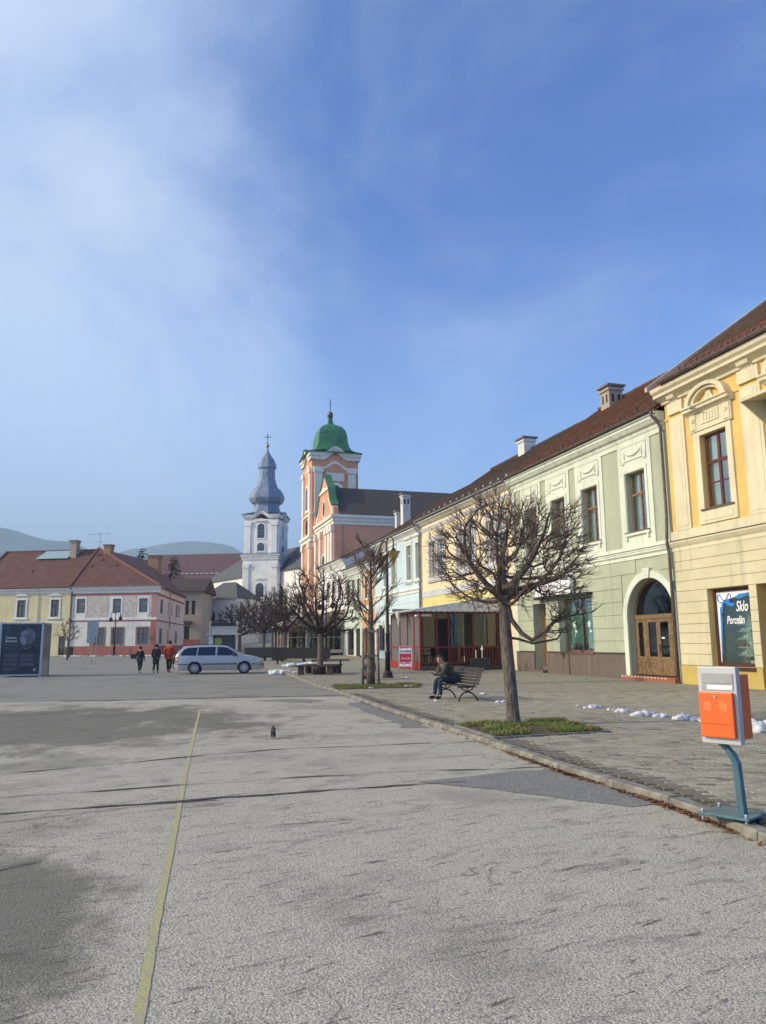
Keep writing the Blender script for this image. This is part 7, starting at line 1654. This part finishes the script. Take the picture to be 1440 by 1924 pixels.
# ================================================================== PEOPLE
M_skin = plain('skin', (.50, .29, .21), .6, var=.08); M_hairb = plain('dark_hair', (.02, .016, .014), .7)
def cloth(name, c): return plain(name, c, .9, var=.25, scale=12, bump=.3, bscale=30)
def person(label, loc, rz, H, J, coat, trousers, shoes, hair=M_hairb, hat=None, yaw=0, long=False, extra=None, group=None, detail=False, collar=None, bulk=1.0):
    """J: joint positions for a 1.75 m figure, facing +y"""
    T = thing('person', label, 'person', loc, rz, group); k = H / 1.75; P = {n: Vector(v) * k for n, v in J.items()}
    hd = P['head']; ry = Matrix.Rotation(yaw, 3, 'Z'); ho = lambda x, y, z: hd + ry @ (Vector((x, y, z)) * k)
    names = ['pelvis', 'spine', 'chest', 'neck']; V = [P[n] for n in names]; E = [(0, 1), (1, 2), (2, 3)]; Rr = [.15 * k, .13 * k, .145 * k, .058 * k]
    def add(p, e, r): V.append(Vector(p)); E.append((e, len(V) - 1)); Rr.append(r * k if isinstance(r, (int, float)) else (r[0] * k, r[1] * k)); return len(V) - 1
    h0 = add(ho(0, .0, -.03), 3, .078); h1 = add(ho(0, .0, .04), h0, .098); h2 = add(ho(0, -.01, .10), h1, .07)
    add(ho(0, .115, -.015), h0, .016)
    for sx in (-1, 1): add(ho(sx * .088, .0, -.01), h0, .018)
    limbs = {}
    for sd in ('l', 'r'):
        s_ = add(P['sh_' + sd], 2, .07); e_ = add(P['el_' + sd], s_, .05); w_ = add(P['wr_' + sd], e_, .034); h_ = add(P['ha_' + sd], w_, (.022, .042))
        d = (P['ha_' + sd] - P['wr_' + sd]).normalized(); sv = d.cross(Vector((0, 0, 1))); sv = sv.normalized() if sv.length > .1 else Vector((1, 0, 0)); up_ = sv.cross(d)
        for q, L_ in zip((-1.5, -.5, .5, 1.5), (.07, .085, .08, .062)): f1 = add(P['ha_' + sd] + (sv * q * .019 + d * .035) * k, h_, .0095); f2 = add(V[f1] + (d * L_ * .55 - up_ * .012) * k, f1, .009); add(V[f2] + (d * L_ * .35 - up_ * .03) * k, f2, .008)
        t1 = add(P['wr_' + sd] + (sv * -.035 + d * .03) * k, w_, .011); add(V[t1] + (d * .045 - sv * .012) * k, t1, .009)
        hp = add(P['hip_' + sd], 0, .095); kn = add(P['kn_' + sd], hp, .06); an = add(P['an_' + sd], kn, .042); add(P['toe_' + sd], an, .035)
    skin_obj('body', M_skin, T, V, E, Rr)
    # coat
    V, E, Rr = [P['pelvis'] + Vector((0, 0, -.02 * k)), P['spine'], P['chest'], P['neck'] + (P['chest'] - P['neck']) * .35], [(0, 1), (1, 2), (2, 3)], [(.205 * k * (bulk if bulk == 1 else 1.0), .155 * k * (bulk if bulk == 1 else .95)), (.19 * k * bulk, .15 * k * bulk), (.205 * k * bulk, .15 * k * bulk), .095 * k * bulk]
    if long:
        q = add(P['pelvis'] + Vector((0, -.01, -.22)) * k, 0, (.215, .165)); add(P['pelvis'] + Vector((0, -.02, -.22 - .22)) * k, q, (.235, .18))
    elif bulk > 1: add(P['pelvis'] + Vector((0, -.05, -.01)) * k, 0, (.17, .11))
    else: add(P['pelvis'] + (P['pelvis'] - P['spine']) * .35, 0, (.195, .15))
    for sd in ('l', 'r'): s_ = add(P['sh_' + sd], 2, .095 * bulk); e_ = add(P['el_' + sd], s_, .075 * bulk); add(P['wr_' + sd] + (P['el_' + sd] - P['wr_' + sd]) * .08, e_, .056)
    skin_obj('coat', coat, T, V, E, Rr)
    V, E, Rr = [P['pelvis'] + Vector((0, 0, -.02)) * k], [], [(.15 * k, .125 * k)]
    for sd in ('l', 'r'): hp = add(P['hip_' + sd], 0, .108); kn = add(P['kn_' + sd], hp, .076); add(P['an_' + sd] + Vector((0, 0, .015)) * k, kn, .062)
    skin_obj('trousers', trousers, T, V, E, Rr)
    for sd in ('l', 'r'):
        V, E, Rr = [P['an_' + sd] + Vector((0, -.02, -.015)) * k], [], [.056 * k]; m1 = add(P['an_' + sd] * .5 + P['toe_' + sd] * .5 + Vector((0, 0, -.012)) * k, 0, .05); add(P['toe_' + sd] + Vector((0, .02, .005)) * k, m1, .04); skin_obj('shoe', shoes, T, V, E, Rr)
    m = MB(); m.sphere((0, 0, 0), 1, 20, 14); F2 = []
    loc_ = [Vector((v_[0] * .100, v_[1] * .118, v_[2] * .128)) for v_ in m.v]
    for f in m.f:
        c = sum((loc_[i] for i in f), Vector()) / len(f)
        if c.y > .025 and c.z < .055: continue                     # leave the face free
        if c.z < -.075: continue
        F2.append(f)
    m.f = F2; m.v = [tuple(ho(*(q + Vector((0, -.006, .022))))) for q in loc_]; m.build('hair' if hat is None else 'cap', hat or hair, T, smooth=True)
    if detail:
        for sx in (-1, 1): m = MB(); m.sphere(ho(sx * .034, .083, .02), .012 * k, 7, 5); m.build('eye', M_dark, T, smooth=True); m = MB(); m.sphere(ho(sx * .036, .09, .042), .022 * k, 7, 5, 1.2, .5, .3); m.build('eyebrow', M_hairb, T, smooth=True)
        m = MB(); m.sphere(ho(0, .082, -.06), .026 * k, 8, 5, 1.2, .45, .3); m.build('mouth', plain('lips', (.30, .12, .10), .6), T, smooth=True)
        m = MB(); m.sphere(ho(0, .05, -.085), .05 * k, 8, 6, 1, .8, .6); m.build('beard_shadow', plain('stubble', (.30, .19, .15), .8), T, smooth=True)
    if collar: V, E, Rr = [P['neck'] + (P['chest'] - P['neck']) * .35], [], [.095 * k]; add(P['neck'] + (hd - P['neck']) * .15 + Vector((0, -.03, 0)) * k, 0, .10); skin_obj('hood', collar, T, V, E, Rr)
    if extra: extra(T, P, k)
    return T
def walk(s=1, arm=.0):
    J = dict(pelvis=(0, 0, .96), spine=(0, .0, 1.14), chest=(0, .01, 1.34), neck=(0, .01, 1.49), head=(0, .035, 1.62))
    for sd, x in (('l', -1), ('r', 1)):
        f = s * (1 if sd == 'l' else -1)
        J.update({'sh_' + sd: (x * .165, 0, 1.42), 'el_' + sd: (x * .235, -.02 - .05 * f, 1.15), 'wr_' + sd: (x * .235, .08 - .09 * f, .93), 'ha_' + sd: (x * .23, .11 - .1 * f, .85),
                  'hip_' + sd: (x * .09, 0, .91), 'kn_' + sd: (x * .095, .10 if f > 0 else .04, .49), 'an_' + sd: (x * .09, .16 if f > 0 else -.17, .095 if f > 0 else .14), 'toe_' + sd: (x * .10, .30 if f > 0 else -.04, .045)})
    return J
C_navy = cloth('navy_jacket', (.018, .02, .032)); C_black = cloth('black_coat', (.014, .014, .019)); C_or = cloth('orange_red_jacket', (.42, .055, .02)); C_trd = cloth('dark_trousers', (.02, .02, .024)); C_shoe = plain('white_soled_shoe', (.28, .27, .26), .7); C_shoeb = plain('black_shoe', (.018, .017, .017), .6); C_olive = cloth('olive_jacket', (.062, .058, .040)); C_jean = cloth('blue_jeans', (.026, .036, .07)); C_brown = cloth('maroon_coat', (.09, .02, .03))
def parcel(T, P, k):
    m = MB(); c = P['el_l'] + Vector((-.16, .05, -.05)); m.obox(c, (.15, 0, 0), (0, .04, 0), (0, 0, .13)); m.build('parcel', cloth('dark_bag', (.03, .015, .025)), T, bevel=.02)
def bag(T, P, k):
    m = MB(); c = P['ha_r'] + Vector((.05, 0, -.22)); m.obox(c, (.13, 0, 0), (0, .06, 0), (0, 0, .17)); m.build('shopping_bag', cloth('brown_bag', (.10, .04, .03)), T, bevel=.02)
Jp = walk(1); Jp['wr_l'] = (-.30, .12, 1.10); Jp['ha_l'] = (-.34, .16, 1.12)
person('child in dark jacket and black cap walking away with a parcel, leftmost of three', (-13.25, 42.4, 0), R(-6), 1.45, Jp, C_navy, C_trd, C_shoe, hat=M_hairb, extra=parcel)
person('person in long black hooded coat walking away between two others', (-12.35, 42.3, 0), R(4), 1.56, walk(-1), C_black, C_trd, C_shoeb, hat=C_black, long=True, collar=C_black)
person('person in orange red jacket walking away carrying a bag', (-11.72, 42.6, 0), R(-3), 1.74, walk(1), C_or, C_trd, C_shoe, collar=C_or, extra=bag)
person('distant figure in dark clothes, left of a walking pair near the church', (.05, 103, pz(103)), R(180), 1.74, walk(1), C_black, C_trd, C_shoeb)
person('distant figure in black coat, right of a walking pair near the church', (1.0, 103.5, pz(103)), R(176), 1.76, walk(-1), C_navy, C_trd, C_shoeb)
person('distant figure in maroon coat walking alone beside the church front', (2.35, 112, pz(112)), R(184), 1.70, walk(1), C_brown, C_trd, C_shoeb)
# the man on the bench
J = dict(pelvis=(0, .0, .60), spine=(0, .10, .75), chest=(0, .26, .93), neck=(0, .34, 1.04), head=(0, .40, 1.13))
for sd, x in (('l', -1), ('r', 1)):
    J.update({'sh_' + sd: (x * .175, .26, .97), 'el_' + sd: (x * .20, .40, .70), 'wr_' + sd: (x * .065, .60, .755), 'ha_' + sd: (x * .035, .67, .78),
              'hip_' + sd: (x * .095, .04, .57), 'kn_' + sd: (x * .13, .47, .54), 'an_' + sd: (x * .12 + (.0 if sd == 'l' else .02), .46 + (.06 if sd == 'r' else -.02), .09), 'toe_' + sd: (x * .13, .62 + (.06 if sd == 'r' else -.02), .04)})
person('man in olive jacket and jeans sitting on the bench leaning on his knees', (1.81, 20.85, pz(20.8)), R(109), 1.58, J, C_olive, C_jean, C_shoeb, yaw=R(48), detail=True, collar=C_olive, bulk=1.22)

# ================================================================== PIGEON
PG = thing('pigeon', 'small dark pigeon standing on the asphalt', 'bird', (-1.85, 13.17, 0), R(100)); PG.scale = (.82, .72, .95); M_pig = plain('pigeon_grey', (.055, .055, .058), .7, var=.4, scale=30)
V = [(-.005, 0, .10), (.03, 0, .135), (-.045, 0, .068), (-.10, 0, .035), (.045, 0, .185), (.05, 0, .212)]; E = [(0, 1), (0, 2), (2, 3), (1, 4), (4, 5)]
skin_obj('body', M_pig, PG, V, E, [.055, .05, .042, .016, .024, .023])
m = MB(); m.tube([(.068, 0, .21), (.092, 0, .203)], [.008, .002], 6); m.build('beak', M_dark, PG)
for sg in (-1, 1): m = MB(); m.tube([(.0, sg * .022, .07), (.005, sg * .024, .03), (.0, sg * .024, .003)], [.009, .005, .004], 5); m.tube([(.0, sg * .024, .004), (.03, sg * .03, .003)], .003, 4); m.tube([(.0, sg * .024, .004), (.03, sg * .016, .003)], .003, 4); m.build('leg', plain('pigeon_leg', (.25, .06, .05), .6), PG); m = MB(); m.sphere((-.03, sg * .046, .095), .040, 8, 6, 1.3, .3, .95); m.build('wing', plain('pigeon_wing', (.035, .035, .04), .7), PG, smooth=True)

# ================================================================== SNOW, LEAVES
s = N('old_snow'); f = s.noise(s.co('World'), 14, 5, .6); c = s.mix(s.rng(f, .35, .65), (.50, .51, .53), (.74, .75, .77)); s.bump(s.noise(s.co('World'), 40, 5, .7), .5, .02); s.b.inputs['Subsurface Weight'].default_value = .15; s.b.inputs['Subsurface Radius'].default_value = (.05, .06, .08); M_snow = s.set(c, .75, 0, .3)
def lump(name, label, loc, size, seed, n=3, group=None, flat_=.55, spread=1.0, cat='snow'):
    rr = random.Random(seed); m = MB()
    for k in range(n):
        r_ = size * rr.uniform(.45, 1.0) if k else size; ox, oy = (0, 0) if k == 0 else (rr.uniform(-1.5, 1.5) * size * spread, rr.uniform(-.7, .7) * size * spread); b0 = len(m.v)
        m.sphere((ox, oy, r_ * .3), r_, 20, 13, rr.uniform(.9, 1.4), rr.uniform(.8, 1.1), flat_ * rr.uniform(.8, 1.3))
        for i in range(b0, len(m.v)):
            x, y, z = m.v[i]; v_ = Vector((x / size * 1.4, y / size * 1.4, z / size * 1.4 + seed)); q = 1 + .45 * noise.noise(v_) + .34 * noise.noise(v_ * 2.7) + .16 * noise.noise(v_ * 7); m.v[i] = (ox + (x - ox) * q, oy + (y - oy) * q, max(-.02, z * q))
    return m.build(name, M_snow, smooth=True, loc=loc, label=label, cat=cat, group=group)
GSN = 'melting snow lumps in a line on the pavement'
SN = [((4.47, 18.35), .05, 1, 'tiny snow crumb at the far left end of the line of lumps'), ((4.62, 17.6), .12, 3, 'first fist-sized snow lump, second from the left end of the line'), ((4.86, 17.1), .06, 2, 'small snow crumbs between the two left lumps of the line'), ((5.02, 16.6), .11, 2, 'rounded snow lump, third of the larger ones from the left'), ((5.12, 15.9), .08, 3, 'flat low strip of snow just left of the biggest lump'), ((5.22, 15.75), .17, 3, 'biggest and tallest snow lump of the line'), ((5.46, 15.45), .11, 4, 'low pair of snow pieces just right of the biggest lump'), ((5.62, 14.9), .15, 3, 'wide pointed snow lump near the middle right of the line'), ((5.80, 14.75), .08, 2, 'flat snow sliver right of the pointed lump'), ((5.98, 14.55), .12, 3, 'broad low snow lump near the right end'), ((6.15, 14.5), .14, 2, 'tall rough snow lump near the right end of the line'), ((5.80, 14.05), .10, 1, 'single snow lump lying nearer than the rest of the line'), ((6.42, 14.2), .09, 3, 'last small snow crumbs at the right end of the line')]
for i, ((x, y), r_, n, lab) in enumerate(SN): lump('snow_lump', lab, (x, y, pz(y) - .012), r_ * .8, i + 3, n + 1, GSN)
lump('snow_lump', 'white snow heap at the right edge behind the mailbox', (6.35, 12.75, pz(12.7)), .22, 40, 3, GSN, .7)
for (x, y, r_, lab, sd) in ((-5.0, 39.3, .30, 'flat spread snow heap on the asphalt before the litter bin', 51), (-4.35, 38.2, .09, 'tiny snow scrap at the kerb end near the ring bench', 52), (-5.6, 46.8, .26, 'snow strip under the litter bin', 53), (-4.4, 47.5, .30, 'snow bank beneath the long black planter', 54), (.75, 31.8, .10, 'snow scrap on the paving right of the lamp foot', 55), (-.45, 25.6, .05, 'snow flake patch in the grass of the young tree', 56), (.75, 26.6, .08, 'snow patch in grass right of the stakes', 57), (2.9, 19.3, .06, 'little snow lump in the shadow behind the bench', 58), (1.3, 19.9, .05, "tiny snow dot by the seated man's shoes", 59), (2.8, 22.3, .07, 'thin snow scrap on the paving beyond the bench', 60)):
    lump('snow_heap', lab, (x, y, pz(y) if x > kerb_x(y) else gz(y)), r_, sd, 6 if r_ > .2 else 2, 'scattered snow remnants', .42, 1.6)
for k in range(26):
    rr = random.Random(200 + k); x = -32 + k * .42 + rr.uniform(-.3, .3); y = 83.2 + rr.uniform(-.6, .6)
m = MB(); rr = random.Random(77)
for k in range(60):
    x, y = rr.uniform(-34, -23.5), 83.6 + rr.uniform(-.35, .35); m.sphere((x, y, gz(y) + .03), rr.uniform(.06, .2), 7, 5, 1.6, 1, .5)
m.build('snow_ridge', M_snow, smooth=True, kind='stuff', label='thin broken ridge of snow along the kerb before the left houses', cat='snow')
M_leaf = plain('dead_leaf', (.17, .075, .035), .8, var=.5, scale=20); m = MB(); rr = random.Random(31)
def leaf(x, y, z):
    a = rr.uniform(0, 6.28); L_ = rr.uniform(.02, .05); t = Vector((math.cos(a), math.sin(a), rr.uniform(-.2, .5))) * L_; s_ = Vector((-math.sin(a), math.cos(a), rr.uniform(-.4, .4))) * L_ * .4; c = Vector((x, y, z + .014)); m.poly([tuple(c - t), tuple(c + s_), tuple(c + t), tuple(c - s_)])
for k in range(900):
    y = rr.choice((rr.gauss(10.3, .6), rr.gauss(9.4, .3), rr.gauss(7.5, .35), rr.gauss(7.4, .5), rr.uniform(6, 24))); x = kerb_x(y) - .09 - abs(rr.gauss(0, .045)); leaf(x, y, gz(y))
for k in range(120): y = rr.uniform(6, 20); leaf(kerb_x(y) + rr.uniform(.2, 4), y, pz(y))
for k in range(60): leaf(rr.uniform(1.7, 3.4), rr.uniform(12.7, 14.8), pz(14) + .05)
m.build('fallen_leaves', M_leaf, kind='stuff', label='dry brown leaves gathered along the kerb', cat='leaves')
M_grit = plain('loose_grit', (.30, .29, .27), .9, var=.5, scale=30); m = MB()
for k in range(2600):
    y = 2.6 + abs(rr.gauss(0, 3.2)); x = rr.uniform(-.56 * y, min(.56 * y, kerb_x(y) - .12)); r_ = rr.uniform(.002, .006); m.poly([(x - r_, y - r_, .001), (x + r_, y - r_ * .6, .001), (x, y, r_ * 1.5)]); m.poly([(x + r_, y - r_ * .6, .001), (x + .3 * r_, y + r_, .001), (x, y, r_ * 1.5)]); m.poly([(x + .3 * r_, y + r_, .001), (x - r_, y - r_, .001), (x, y, r_ * 1.5)])
m.build('loose_grit', M_grit, kind='stuff', label='loose grit scattered over the worn asphalt', cat='grit')

# ================================================================== AIR
hz = bpy.data.materials.new('haze_air'); hz.use_nodes = True; ht = hz.node_tree; ht.nodes.clear(); ho_ = ht.nodes.new('ShaderNodeOutputMaterial'); pv = ht.nodes.new('ShaderNodeVolumePrincipled')
pv.inputs['Color'].default_value = (.66, .86, 1.0, 1); pv.inputs['Density'].default_value = .00042; pv.inputs['Anisotropy'].default_value = 0.0; ht.links.new(pv.outputs[0], ho_.inputs['Volume'])
HB = MB(); HB.box(-6100, 6100, -160, 6100, -5, 520); HB.build('haze', hz, kind='stuff', label='thin blue winter haze over the town and hills', cat='haze')
